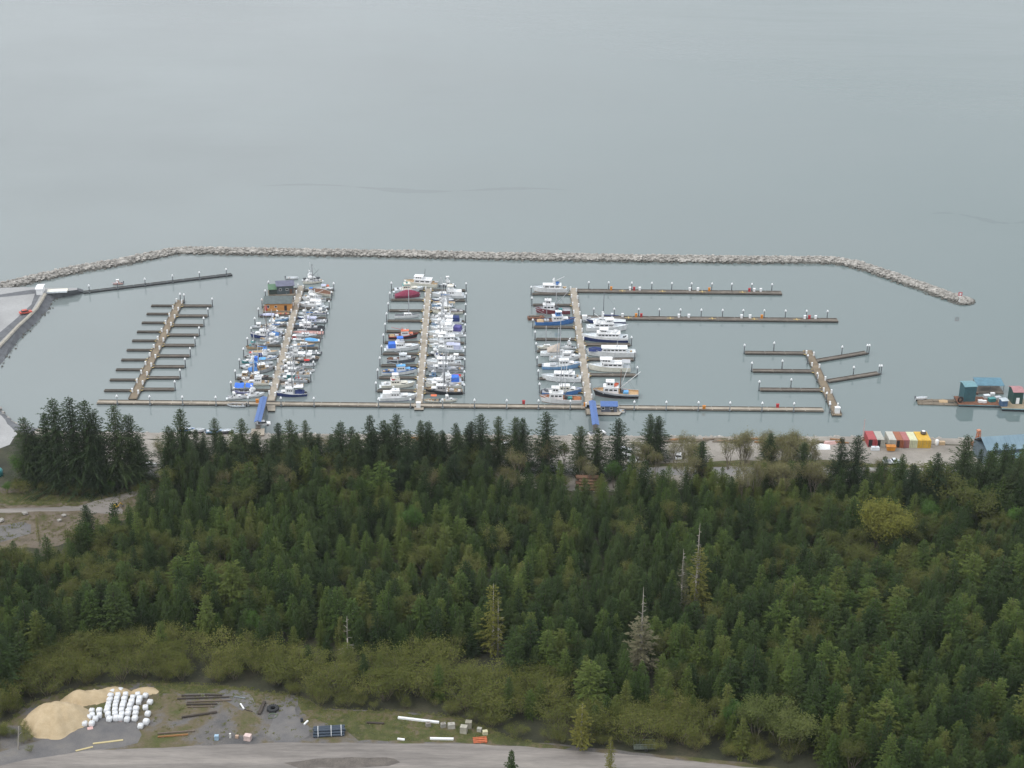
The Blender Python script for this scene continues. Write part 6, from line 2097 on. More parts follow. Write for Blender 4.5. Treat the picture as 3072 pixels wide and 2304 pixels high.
M_DARKW = noisy("old_timber", [(.3, srgb(50, 44, 40)), (.7, srgb(84, 76, 68))], 1.2, stretch=(.2, 1, 1))
M_PALEW = noisy("pale_lumber", [(.3, srgb(176, 160, 116)), (.7, srgb(206, 192, 150))], 1.2, stretch=(.2, 1, 1))
M_REDW = noisy("red_lumber", [(.3, srgb(120, 84, 50)), (.7, srgb(164, 122, 76))], 1.2, stretch=(.2, 1, 1))
M_GREYW = noisy("grey_lumber", [(.3, srgb(92, 82, 72)), (.7, srgb(124, 112, 98))], 1.2, stretch=(.2, 1, 1))
beam('y6', 300, 228, 560, 222, .5, .4, M_DARKW, "dark timber at the back left of the timber pile", round_=True)
beam('y6', 620, 215, 860, 222, .5, .4, M_DARKW, "dark timber at the back right of the timber pile", round_=True)
beam('y6', 240, 270, 960, 243, .4, .35, M_DARKW, "longest dark timber crossing the whole pile", round_=True)
beam('y6', 370, 312, 990, 288, .4, .35, M_GREYW, "grey weathered timber in the middle of the pile", round_=True)
beam('y6', 365, 350, 790, 342, .5, .4, M_DARKW, "dark timber on the near side of the pile", round_=True)
beam('y6', 380, 382, 745, 372, .4, .3, M_GREYW, "grey timber nearest the black pipe", round_=True)
beam('y6', 300, 530, 790, 456, .6, .5, M_DARKW, "thick dark pipe lying askew below the timber pile", "steel_pipe", "pipe", True)
beam('y6', 1025, 238, 1180, 262, .3, .25, M_STEEL, "bright steel rail at the right end of the timber pile", "steel_rail", "rail")
beam('y6', 1112, 335, 1160, 405, .3, .2, M_CAP, "short white board standing out on the gravel", "white_board", "board")
beam('y6', 1170, 415, 1280, 442, .2, .2, M_DARKW, "short dark stick right of the white board", round_=True)
beam('y6', 1445, 318, 1370, 485, .7, .5, M_DARKW, "dark square timber pointing towards the big tyre")
beam('y6', -30, 795, 390, 762, .35, .25, M_REDW, "orange brown plank lying along the yard track")
beam('y6', -30, 752, 485, 712, .35, .3, M_GREYW, "grey plank behind the orange brown one")
beam('y0', 770, 642, 1022, 612, .45, .12, M_PALEW, "long pale yellow plank on the crushed stone")
beam('y0', 628, 702, 772, 668, .4, .12, M_PALEW, "short pale yellow plank left of the long one")
beam('y1', 1090, 430, 1430, 470, .5, .4, M_CAP, "long white beam lying at the grass edge", "white_beam", "beam")
beam('y1', 1355, 604, 1550, 608, .45, .4, M_CAP, "white beam by the road below the grey blocks", "white_beam", "beam")
beam('y1', 1085, 605, 1145, 612, .4, .3, M_CAP, "short white beam offcut near the road edge", "white_beam", "beam")
beam('y1', 830, 472, 975, 478, .5, .45, M_DARKW, "dark pipe section in the grass behind the pipe bundle", "steel_pipe", "pipe", True)
p = G('y6', 1560, 415)
o = thing("loader_tyre", "huge black loader tyre lying flat on the gravel", "tyre", (p.x, p.y, land_z(p.y) + .05))
m_ = MB(); m_.lathe([(.62, .06), (.95, 0), (1.22, .1), (1.28, .35), (1.22, .58), (.95, .68), (.62, .6), (.58, .34), (.62, .06)], n=24); me_ = m_.build("tyre", paint((.028, .03, .033), .9, .1), o)
for i in range(16):
    t = i / 16 * 6.283
    m_ = MB(); m_.box((math.cos(t) * 1.27, math.sin(t) * 1.27, .34), (.1, .2, .6), rz=t + .4); m_.build("tread_lug", paint((.028, .03, .033), .9, .1), o)
p = G('y6', 1560, 500)
o = thing("hose_coil", "thin grey green hose coil in front of the big tyre", "hose", (p.x, p.y, land_z(p.y) + .05))
m_ = MB()
for j in range(2):
    for i in range(18):
        t0, t1 = i / 18 * 6.283, (i + 1) / 18 * 6.283
        r_ = .85 + j * .08
        m_.tube((math.cos(t0) * r_, math.sin(t0) * r_, .06 + j * .05), (math.cos(t1) * r_, math.sin(t1) * r_, .06 + j * .05), .05, n=5)
m_.build("hose", paint(srgb(104, 118, 100)), o)
p = G('y6', 1962, 580)
o = thing("oil_drum", "dark drum at the gravel edge left of the pipe bundle", "drum", (p.x, p.y, land_z(p.y) + .04))
m_ = MB(); m_.lathe([(.3, 0), (.3, .28), (.33, .3), (.3, .32), (.3, .58), (.33, .6), (.3, .62), (.3, .9), (.26, .9)], n=14); m_.build("barrel", paint(srgb(48, 54, 64)), o)
m_ = MB(); m_.tube((.12, 0, .9), (.12, 0, .95), .04, n=6); m_.build("bung", M_STEEL, o)
beam('y6', 1995, 622, 2045, 575, .35, .3, M_CAP, "small white board near the dark drum", "white_board", "board")
# pipe bundle with straps
a, b = G('y1', 385, 590), G('y1', 645, 575)
c = (a + b) / 2
L_ = (b - a).length
o = thing("pipe_bundle", "strapped bundle of dark blue plastic pipes beside the road", "pipes", (c.x, c.y + 1.2, land_z(c.y) + .06), math.atan2((b - a).y, (b - a).x))
M_PIPE = paint(srgb(58, 70, 84), .45, .08)
for row in range(3):
    for i in range(5 - row):
        m_ = MB()
        y, z = -1.15 + i * .58 + row * .29, .28 + row * .5
        dx = RND.uniform(-.15, .15)
        n = 12
        vs, fs = [], []
        for x, r_ in ((-L_ / 2 + dx, .27), (L_ / 2 + dx, .27), (L_ / 2 + dx, .22), (-L_ / 2 + dx, .22)):
            for q in range(n):
                t = 6.283 * q / n
                vs.append((x, y + math.cos(t) * r_, z + math.sin(t) * r_))
        for s in range(4):
            for q in range(n):
                fs.append((s * n + q, s * n + (q + 1) % n, ((s + 1) % 4) * n + (q + 1) % n, ((s + 1) % 4) * n + q))
        m_.add(vs, fs); m_.build("pipe", M_PIPE, o, fix=True)
for x in (-.36, .06, .38):
    m_ = MB()
    pts = [(-1.46, .25), (-1.4, .62), (-.62, 1.56), (.62, 1.58), (1.4, .62), (1.46, .25)]
    for (y0, z0), (y1, z1) in zip(pts, pts[1:]):
        m_.tube((L_ * x, y0, z0), (L_ * x, y1, z1), .07, n=4)
    m_.build("strap", M_CAP, o)
# concrete blocks and odds and ends
for k_, x, y, w, d, h, col, lab, cat in [('y1', 1340, 492, 1.1, .9, .8, (138, 132, 124), "leftmost rough concrete block behind the white beam", "block"), ('y1', 1465, 500, 1.2, .9, .9, (150, 146, 138), "concrete block left of the pale square one", "block"), ('y1', 1532, 508, 1.6, 1.1, 1.1, (178, 174, 164), "pale square concrete block in the row", "block"),
                                         ('y1', 1635, 545, 1.5, 1.3, 1.5, (168, 164, 150), "front one of two tall grey tanks in the grass", "tank"), ('y1', 1675, 505, 1.4, 1.2, 1.5, (150, 146, 130), "rear one of two tall grey tanks in the grass", "tank"), ('y1', 1765, 535, 1.0, .8, .7, (170, 168, 158), "small pale box left of the cream one", "box"),
                                         ('y1', 1812, 562, 1.1, .9, .8, (196, 190, 158), "cream box above the orange pallet", "box"), ('y6', 785, 825, .9, .8, 1.0, (150, 176, 196), "small blue white drum crate at the road edge", "crate"), ('y6', 972, 800, .4, .4, 1.0, (210, 208, 202), "slim white canister at the road edge", "canister"),
                                         ('y6', 1065, 800, .7, .6, .5, (176, 150, 130), "brown bucket box between canister and pink crate", "box"), ('y6', 1215, 825, 1.5, 1.2, 1.1, (206, 184, 178), "pinkish white crate stack at the road edge", "crate")]:
    p = G(k_, x, y)
    rz_ = RND.uniform(-.4, .4)
    o = thing({"block": "concrete_block", "tank": "water_tank", "box": "scrap_box", "crate": "crate", "canister": "canister"}[cat], lab, cat, (p.x, p.y, land_z(p.y) + .04), rz_)
    m_ = MB(); m_.box((0, 0, h / 2), (w, d, h), taper=.93); m_.build("body", paint(srgb(*col), .85), o)
    m_ = MB()
    if cat == "block":
        m_.tube((-.15, 0, h), (-.15, 0, h + .14), .03, n=4); m_.tube((-.15, 0, h + .14), (.15, 0, h + .14), .03, n=4); m_.tube((.15, 0, h + .14), (.15, 0, h), .03, n=4); m_.build("lifting_eye", M_RUST, o)
    else:
        m_.box((0, 0, h + .04), (w * .98, d * .98, .09)); m_.build("lid", paint(srgb(*[min(255, int(v * 1.08)) for v in col]), .8), o)
p = G('y1', 1770, 618)
o = thing("orange_pallet", "broken orange plastic pallets at the grass edge", "pallet", (p.x, p.y, land_z(p.y) + .04), .1)
for i in range(6):
    m_ = MB(); m_.box((0, -.8 + i * .32, .28 + .1 * (i % 2)), (3.0, .2, .1), rz=RND.uniform(-.08, .08)); m_.build("slat", paint(srgb(204, 112, 72)), o)
for i in (-1, 0, 1):
    m_ = MB(); m_.box((i * 1.2, 0, .12), (.3, 1.8, .22)); m_.build("skid", paint(srgb(186, 96, 62)), o)
p = G('y2', 1195, 965)
o = thing("cage_trailer", "grey green mesh trailer half hidden at the road's verge", "trailer", (p.x, p.y, land_z(p.y) + .05), .05)
m_ = MB(); m_.box((0, 0, .75), (4.6, 1.8, .14)); m_.build("bed", paint(srgb(94, 102, 92)), o)
m_ = MB()
for i in range(8):
    x = -2.2 + i * .63
    for s in (-1, 1):
        m_.tube((x, s * .85, .8), (x, s * .85, 1.9), .04, n=4)
for s in (-1, 1):
    for z in (1.3, 1.9):
        m_.tube((-2.25, s * .85, z), (2.25, s * .85, z), .04, n=4)
m_.build("cage", paint(srgb(112, 120, 108)), o)
for s in (-1, 1):
    m_ = MB(); m_.tube((.3, s * .8, .38), (.3, s * 1.0, .38), .38, n=12); m_.build("wheel", paint((.02, .02, .02)), o)
p0 = G('y0', 150, 690)
o = thing("leaning_post", "pale bare post leaning at the left end of the yard", "post", (p0.x, p0.y, land_z(p0.y)), .2)
m_ = MB(); m_.tube((0, 0, -.2), (.7, .3, 5.6), .16, .1, n=7); m_.build("shaft", M_DEAD, o)
m_ = MB(); m_.tube((.45, .2, 3.6), (1.2, .1, 4.2), .06, .03, n=5); m_.build("stub", M_DEAD, o)

# ================================================================ TREES
M_SPRUCE = leafy("spruce_needles", [(.12, (.029, .053, .012)), (.42, (.049, .082, .018)), (.68, (.073, .108, .024)), (.95, (.102, .130, .032))], .12)
M_SPRUCE_D = leafy("dark_spruce_needles", [(.15, (.020, .038, .011)), (.5, (.034, .058, .016)), (.9, (.054, .080, .022))], .12)
M_SPRUCE_Y = leafy("light_spruce_needles", [(.15, (.055, .080, .016)), (.5, (.082, .106, .024)), (.9, (.120, .130, .036))], .12)
M_DARK = leafy("old_spruce_needles", [(.2, (.020, .036, .016)), (.6, (.036, .058, .022)), (.9, (.056, .076, .028))], .12, per_tree=.25)
M_ALDER = leafy("alder_leaves", [(.15, (.060, .072, .020)), (.5, (.090, .104, .028)), (.85, (.13, .135, .042))], .2, per_tree=.3)
M_PALEL = leafy("opening_buds", [(.2, (.12, .115, .045)), (.8, (.20, .19, .09))], .25)
M_PALEG = leafy("pale_green_leaves", [(.2, (.10, .125, .036)), (.8, (.16, .18, .06))], .25)
M_PALET = noisy("pale_twigs", [(.3, (.17, .14, .105)), (.7, (.29, .25, .20))], 1.5)
M_BUSH = leafy("willow_leaves", [(.15, (.082, .094, .024)), (.5, (.124, .140, .034)), (.85, (.185, .185, .055))], .25, per_tree=.25)
M_FRESH = leafy("fresh_green_leaves", [(.2, (.055, .11, .025)), (.8, (.09, .17, .035))], .3)
M_GOLD = leafy("yellow_green_leaves", [(.2, (.115, .126, .024)), (.8, (.19, .188, .04))], .2)
M_MOSS = leafy("lichen_foliage", [(.2, (.085, .085, .045)), (.8, (.16, .15, .09))], .2)
M_YSPR = leafy("yellowing_needles", [(.2, (.10, .11, .025)), (.8, (.18, .17, .04))], .2)


def spray(mb, p, d, up, ln, w, m=0):
    """leaf-like spray: a bent diamond of two quads"""
    s = d.cross(up)
    if s.length < 1e-4:
        s = Vector((1, 0, 0))
    s = s.normalized() * w
    mid = p + d * ln * .55
    tip = p + d * ln - up * ln * .12
    mb.add([p, mid - s, tip, mid + s, mid + up * w * .25], [(0, 1, 4), (1, 2, 4), (2, 3, 4), (3, 0, 4)], m)


def spruce(seed, H=10.0, Rb=2.1, levels=22, dense=1.0, spire=1.0, gap=0.0, base=.04):
    rr = random.Random(seed)
    mb = MB()
    up = Vector((0, 0, 1))
    for i in range(levels):
        t = base + (1 - base) * (i / levels) ** .92
        z = H * t
        rmax = Rb * (1 - t) ** (.85 * spire) * rr.uniform(.82, 1.12) + .22 * H / 10
        nb = max(4, int((7 if t < .6 else 5) * dense))
        a0 = rr.uniform(0, 6.28)
        for b in range(nb):
            if rr.random() < gap:
                continue
            a = a0 + 6.283 * b / nb + rr.uniform(-.35, .35)
            ln = rmax * rr.uniform(.6, 1.2) * (1 + .22 * math.sin(2 * a + z * .9 + seed))
            dz = -.32 + .55 * t
            d = Vector((math.cos(a), math.sin(a), dz)).normalized()
            side = Vector((-math.sin(a), math.cos(a), 0))
            ns = max(2, int(ln / .42))
            for s in range(ns):
                f = (s + .6) / ns
                p = Vector((0, 0, z)) + d * ln * f + up * (.16 * f * f * ln) + Vector((rr.uniform(-.1, .1), rr.uniform(-.1, .1), rr.uniform(-.12, .12)))
                w = (.62 * (1 - f * .45)) * min(1.0, .5 + rmax * .4)
                for sg in (-1, 1):
                    dd = (d * .55 + side * sg * rr.uniform(.5, 1.0) + up * rr.uniform(-.35, .15)).normalized()
                    spray(mb, p, dd, up, w * rr.uniform(.8, 1.35), w * .26)
            spray(mb, Vector((0, 0, z)) + d * ln * .72 + up * .1, (d + up * .15).normalized(), up, ln * .4 + .2, .16)
    for q in range(6):
        a = q * 1.05
        spray(mb, Vector((0, 0, H * (.93 + .012 * q))), Vector((math.cos(a) * .5, math.sin(a) * .5, .9)).normalized(), Vector((math.cos(a), math.sin(a), -.4)), .5, .09)
    crown = mb
    tr = MB()
    tr.tube((0, 0, -.6), (0, 0, H * .5), .20 * H / 10, .11 * H / 10, 6)
    tr.tube((0, 0, H * .5), (0, 0, H * 1.03), .11 * H / 10, .02, 5)
    return tr, crown


def limb(tw, tips, p, d, ln, r_, depth, rr, spread, liftz):
    q = p + d * ln
    tw.tube(p, q, r_, r_ * .62, 5 if depth > 1 else 3)
    if depth == 0:
        tips.append((q, d))
        return
    n = rr.choice((2, 3, 3)) if depth > 1 else 3
    for i in range(n):
        nd = (d + Vector((rr.uniform(-spread, spread), rr.uniform(-spread, spread), rr.uniform(-.1, liftz)))).normalized()
        limb(tw, tips, p.lerp(q, rr.uniform(.6, 1.0)), nd, ln * rr.uniform(.6, .82), r_ * .6, depth - 1, rr, spread, liftz)
    if depth <= 2:
        tips.append((q, d))


def leafy_tree(seed, H=9.0, stems=3, spread=.75, leaf=.34, per=16, depth=4, puff=.75, lean=.35, first=.32):
    rr = random.Random(seed)
    tw, tips = MB(), []
    for s in range(stems):
        a = 6.283 * s / stems + rr.uniform(-.4, .4)
        d = Vector((math.cos(a) * lean, math.sin(a) * lean, 1)).normalized() if stems > 1 else Vector((rr.uniform(-.06, .06), rr.uniform(-.06, .06), 1)).normalized()
        limb(tw, tips, Vector((math.cos(a) * .15, math.sin(a) * .15, -.4)), d, H * first, .022 * H / max(1, stems ** .4) * .9, depth, rr, spread, .5)
    zmax = max(t[0].z for t in tips)
    k = H / zmax
    tw.v = [(x * 1.0, y * 1.0, z * k) for x, y, z in tw.v]
    cr = MB()
    for q, d in tips:
        q = Vector((q.x, q.y, q.z * k))
        for _ in range(per):
            o = Vector((rr.gauss(0, puff), rr.gauss(0, puff), rr.gauss(0, puff * .62)))
            dd = Vector((rr.uniform(-1, 1), rr.uniform(-1, 1), rr.uniform(-.6, .5))).normalized()
            spray(cr, q + o, dd, Vector((rr.uniform(-.4, .4), rr.uniform(-.4, .4), 1)).normalized(), leaf * rr.uniform(.7, 1.4), leaf * .36)
    return tw, cr


def variant(parts, name, leafm, barkm):
    tr, cr = parts
    return tr.mesh(name + "_trunk", barkm, True), cr.mesh(name + "_crown", leafm), tr, cr


YOUNG = [variant(spruce(40 + i, 10, 2.0 + .28 * (i % 4), 24, 1.3, .68 + .17 * (i % 3)), "spruce", (M_SPRUCE, M_SPRUCE, M_SPRUCE, M_SPRUCE_D, M_SPRUCE_D, M_SPRUCE_D, M_SPRUCE_Y, M_SPRUCE_Y)[i // 2], M_BARK) for i in range(16)]
OLD = [variant(spruce(70 + i, 20, 4.9 + .6 * (i % 3), 40, 1.7, .86 + .12 * (i % 2), .05, .03), "old_spruce", M_DARK, M_BARK) for i in range(5)]
ALD = [variant(leafy_tree(90 + i, 9, 3 + i % 2, .72, .32, 22, 3, .62), "alder", M_ALDER, M_TWIG) for i in range(4)]
BARE = [variant(leafy_tree(110 + i, 10, 3, .5, .26, 7, 4, .55, .16, .36), "bare_alder", M_PALEL, M_PALET) for i in range(3)]
BUSH = [variant(leafy_tree(130 + i, 5.5, 7, .65, .22, 15, 2, .58, .5, .45), "willow", M_BUSH, M_TWIG) for i in range(4)]
FRESH = [variant(leafy_tree(150, 9, 3, .5, .3, 30, 3, .6), "fresh_tree", M_FRESH, M_TWIG)]
PALEB = [variant(leafy_tree(190 + i, 9, 4, .6, .28, 40, 3, .6, .4, .3), "pale_alder", M_PALEG, M_PALET) for i in range(2)]
GOLD = [variant(leafy_tree(160, 9.5, 7, .55, .3, 60, 3, .8, .38, .26), "golden_tree", M_GOLD, M_TWIG)]
MOSSY = [variant(spruce(170, 16, 2.6, 24, 1.3, .6, .22, .12), "mossy_spruce", M_MOSS, M_DEAD)]
YSPR = [variant(spruce(180 + i, 14, 2.0, 26, 1.0, .75, .25, .12), "yellow_spruce", M_YSPR, M_DEAD) for i in range(2)]
HREF = {id(PALEB): 9, id(YOUNG): 10, id(OLD): 20, id(ALD): 9, id(BARE): 10, id(BUSH): 5.5, id(FRESH): 9, id(GOLD): 9.5, id(MOSSY): 16, id(YSPR): 14}
TREE_N = [0]


def tree(fam, p, h, name, label, cat="tree", group=None, wide=1.0, z=None, pickv=None):
    v = fam[TREE_N[0] % len(fam)] if pickv is None else fam[pickv]
    TREE_N[0] += 1
    s = h / HREF[id(fam)]
    o = tag(link(name, None, None, (p.x, p.y, land_z(p.y) if z is None else z), RND.uniform(0, 6.28), (s * wide, s * wide, s)), label, cat, group)
    link("trunk", v[0], o)
    link("crown", v[1], o)
    return o


def at_top(dx, dy, h):
    """foot of a tree of height h whose top is seen at that pixel"""
    p = G('d', dx, dy, h)
    p.z = land_z(p.y)
    return p


# ---- tall spruces standing out against the water, each told apart by its place
TALL = [(49, 902, 21, "tall dark spruce at the far left edge of the shore group"), (94, 893, 22, "dark spruce second from the left in the shore group"), (112, 863, 27, "tall spruce with twin looking top left of the group's highest"), (148, 859, 28, "highest spruce of the left shore group"),
        (181, 866, 27, "tall spruce right of the left group's highest"), (200, 892, 23, "broad spruce in the middle right of the left shore group"), (245, 876, 25, "tall spruce at the right shoulder of the left shore group"), (277, 897, 21, "narrow spruce at the right end of the left shore group"), (297, 940, 16, "low spruce with bare side limbs at the left group's right foot"),
        (204, 953, 16, "shorter bluish spruce in front of the left shore group"), (70, 930, 17, "lower dark spruce in front of the left edge trees"), (388, 884, 22, "slim pointed spruce alone left of the first gangway"), (362, 921, 17, "smaller spruce left of the slim pointed one"), (521, 905, 19, "spruce tip just left of the first gangway's head"),
        (551, 932, 15, "low spruce directly below the first gangway"), (625, 907, 19, "lone pointed spruce right of the first gangway"), (671, 935, 14, "low spruce right of the lone pointed one"), (735, 912, 18, "broad topped spruce left of the middle row"), (798, 898, 20, "sharp spruce tip below the float house dock's right"), (828, 908, 18, "spruce tip between two taller ones left of centre"),
        (856, 895, 20, "tallest sharp spruce left of the middle dock's foot"), (908, 909, 17, "spruce tip right below the middle dock platform"), (925, 911, 17, "twin spruce tip right of the middle dock platform"), (985, 915, 17, "ragged spruce left of the mid shore gap"), (1018, 911, 15, "spruce at the left of the centre trio"), (1039, 895, 18, "tallest of the centre shore trio"),
        (1077, 900, 17, "dark spruce right of the centre trio"), (1115, 902, 17, "green spruce left of the bushy dark one"), (1130, 904, 16, "slim spruce touching the green one"), (1181, 891, 20, "bushy dark spruce below the rusty deck seiner"), (1255, 921, 16, "thin ragged spruce left of the second gangway's landing"), (1292, 925, 15, "thin spruce right of the second gangway's landing"),
        (1337, 905, 19, "spruce left of the two headed dark one by the blue shed"), (1406, 895, 15, "round headed dark spruce right of the blue shed"), (1424, 899, 14, "second head beside the round headed dark spruce"), (1518, 953, 14, "ragged solitary spruce among the bare alders"), (1666, 936, 14, "slender pale spruce right of the bare alders"), (1738, 956, 13, "olive spruce right of the slender pale one"),
        (1820, 946, 18, "left one of two dark spruces in front of the containers"), (1855, 941, 19, "right one of two dark spruces in front of the containers"), (1975, 1003, 15, "spruce below the yellow container"), (2028, 979, 18, "tall spruce between containers and warehouse"), (2091, 941, 20, "big spruce hiding the warehouse corner"), (2175, 959, 19, "pointed spruce in front of the warehouse roof"),
        (2205, 985, 18, "dark spruce at the right edge of the shore row"), (590, 940, 14, "low spruce in front of the first gangway lot"), (770, 935, 16, "dark spruce filling the row left of centre"), (880, 930, 17, "dark spruce behind the light green stand left of centre"), (955, 930, 15, "dark spruce right of the twin tips")]
for x, y, h, lab in TALL:
    tree(OLD, at_top(x, y, h), h, "tall_spruce", lab, "spruce", wide=1.12 if h > 16 else 1.25)

# ---- single trees that stand out
KEEP = []
p = at_top(1910, 1096, 14.5); tree(GOLD, p, 14.5, "golden_willow", "bright yellow green round tree standing out on the right", "tree", wide=1.12)
p = at_top(1390, 1272, 23); KEEP.append(p); tree(MOSSY, p, 15.5, "mossy_snag", "half dead lichen grey spruce with bare spike top", "tree", wide=1.7)
sn = link("dead_top", None)
bpy.data.objects.remove(sn)


def snag(label, p, h, seed, limbs=14, r_=.24, lo=.2):
    rr = random.Random(seed)
    o = thing("dead_snag", label, "snag", (p.x, p.y, land_z(p.y)), rr.uniform(0, 6))
    m_ = MB(); m_.tube((0, 0, -.4), (.1, .05, h * .55), r_, r_ * .62, 7); m_.tube((.1, .05, h * .55), (.0, .1, h), r_ * .62, .03, 6); m_.build("trunk", M_DEAD, o, smooth=True)
    for i in range(limbs):
        z = h * (lo + (.94 - lo) * rr.random())
        a = rr.uniform(0, 6.28)
        ln = (1 - z / h) * 3.2 * rr.uniform(.5, 1.1) + .3
        m_ = MB(); m_.tube((.05, .05, z), (math.cos(a) * ln, math.sin(a) * ln, z + rr.uniform(-.3, .5) * ln), .06, .02, 4); m_.build("branch", M_DEAD, o)
    return o


p = at_top(1391, 1272, 23); snag("bare grey spike trunk rising through the lichen grey spruce", p, 23.5, 1, 30, .36)
p = at_top(1512, 1130, 26); KEEP.append(p); snag("tallest thin dead trunk right of the lichen grey spruce", p, 26, 2, 34, .34, .3); tree(YSPR, p + Vector((.6, .5, 0)), 19, "thinning_spruce", "thinning green spruce wrapped round the tallest dead trunk", "tree", wide=1.25)
p = at_top(1478, 1185, 22); snag("second dead trunk just left of the tallest one", p, 22, 3, 16, .2, .5); tree(MOSSY, p + Vector((.3, .8, 0)), 18, "mossy_snag", "sparse mossy spruce left of the tallest dead trunk", "tree", wide=.75)
p = at_top(1066, 1265, 19); KEEP.append(p); tree(YSPR, p, 19, "yellowing_spruce", "thin yellowing spruce near the middle of the wood", "tree", wide=1.15); snag("dead grey trunk inside the yellowing spruce", p + Vector((1.2, -.5, 0)), 16, 4, 18)
p = at_top(749, 1330, 13); snag("short grey dead spike at the alder thicket's left", p, 13, 5, 14)
p = at_top(1716, 1262, 13); tree(YSPR, p, 13, "orange_spruce", "small rusty orange topped spruce on the right slope", "tree", wide=.8); snag("pale bare trunk under the rusty orange spruce", p + Vector((-1.6, -.3, 0)), 11, 6, 4, .2)
p = at_top(1258, 1528, 11); tree(YSPR, p, 11.5, "roadside_spruce", "yellow green young spruce rising in front of the road", "tree", wide=1.5)
p = at_top(1105, 1622, 8); tree(YOUNG, p, 8, "roadside_spruce", "small spruce tip at the bottom edge left of the road trees", "tree", wide=1.1)
p = at_top(1320, 1592, 9); tree(YSPR, p, 9, "roadside_spruce", "sparse reddish young spruce right of the yellow green one", "tree", wide=.9)
p = at_top(185, 1098, 12); tree(OLD, p, 13, "clearing_spruce", "broad dark spruce at the lower edge of the left clearing", "spruce", wide=1.35)
p = at_top(78, 1112, 9); tree(YSPR, p, 9, "clearing_spruce", "thin ragged spruce standing alone in the left clearing", "spruce", wide=.6)
for x, y, h, lab in [(892, 1100, 10, "fresh green tree in the middle of the spruce stand"), (2010, 1085, 9, "fresh green tree right of the bright yellow green one"), (1328, 1000, 8, "fresh green sapling below the second gangway"), (2195, 1100, 8, "fresh green tree at the right edge"), (1590, 1520, 8, "bright green sapling beside the olive alder at lower right"),
                     (40, 985, 9, "bright green birch in front of the left spruce group"), (275, 1015, 6, "bright green shrub under the left spruce group"), (545, 1330, 7, "bright green sapling above the yard's alder thicket")]:
    tree(FRESH, at_top(x, y, h), h, "fresh_sapling", lab, "tree", wide=.9)
for x, y, h, w_, lab in [(1722, 1548, 9, 1.2, "pale round alder rightmost of the lower right three"), (1690, 1528, 9.5, 1.25, "olive alder with forked trunk at the lower right"), (1640, 1518, 9.5, 1.2, "rounded olive alder above the road's right end"), (250, 1135, 9, 1.0, "rounded olive alder below the left clearing"), (445, 1150, 8.5, 1.1, "rounded olive alder right of the left clearing"), (660, 975, 10, 1.15, "rounded tan alder in the shore row left of centre"),
                         (1215, 955, 9, .9, "brownish alder beside the bushy dark spruce"), (122, 990, 7.5, .9, "round brown alder in front of the left spruce group"), (2040, 1010, 13, 1.3, "large olive alder below the warehouse"), (2110, 1055, 12, 1.2, "second large olive alder near the right edge"), (1960, 1200, 8, 1.0, "dull yellow alder below the bright yellow green tree"), (1230, 1240, 8, 1.1, "brownish rounded alder inside the spruce wood")]:
    if 'lower right' in lab or 'rightmost' in lab or "road's right" in lab:
        KEEP.append(at_top(x, y, h))
    tree(PALEB if x > 1600 and y > 1500 else ALD, at_top(x, y, h), h, "rounded_alder", lab, "tree", wide=w_)
rr = random.Random(77)
# bare alders in the shore strip
for i in range(80):
    x = rr.choice((rr.uniform(1430, 1800), rr.uniform(1060, 1800), rr.uniform(1660, 2000)))
    y = rr.uniform(925, 1010) if x < 1770 else rr.uniform(990, 1030)
    h = rr.uniform(8, 12.5) if x < 1770 else rr.uniform(5.5, 8)
    p = at_top(x, y, h)
    tree(BARE, p, h, "bare_alder", "thin pale alder just leafing out on the shore strip", "tree", "bare alders on the shore strip", wide=rr.uniform(.7, 1.0))
for i in range(16):
    x = rr.uniform(330, 1060)
    h = rr.uniform(5, 8)
    tree(BARE, at_top(x, rr.uniform(955, 985), h), h, "bare_alder", "thin leafing alder along the shore lot west of centre", "tree", "bare alders along the western lot", wide=.9)

for i in range(46):
    x = rr.uniform(10, 335)
    tree(FRESH if rr.random() < .3 else BUSH, G('d', x, rr.uniform(1035, 1072)), rr.uniform(1.8, 4), "undergrowth_bush", "green bush at the foot of the left spruce group", "bush", "bushes under the left spruce group", wide=rr.uniform(.9, 1.3))
for i in range(70):
    x = rr.uniform(1060, 1840)
    tree(BUSH, G('d', x, rr.uniform(1046, 1085)), rr.uniform(2.2, 4.5), "roadside_bush", "olive bush along the near side of the shore road", "bush", "bushes along the shore road", wide=rr.uniform(.9, 1.3))

for i in range(44):
    x = rr.uniform(0, 340)
    y = 1228 - max(0, x - 120) * .5 - rr.uniform(-6, 26)
    tree(BUSH, G('d', x, y), rr.uniform(1.5, 3.6), "clearing_bush", "olive bush at the lower edge of the left clearing", "bush", "bushes below the left clearing", wide=rr.uniform(.9, 1.3))

# ---- brush at the yard's edge
def yard_edge(dx):
    pts = YARD_TOP
    for (x0, y0), (x1, y1) in zip(pts, pts[1:]):
        if x0 <= dx <= x1:
            return y0 + (y1 - y0) * (dx - x0) / (x1 - x0)
    return pts[0][1] if dx < pts[0][0] else 1652 + (dx - 1640) * .16


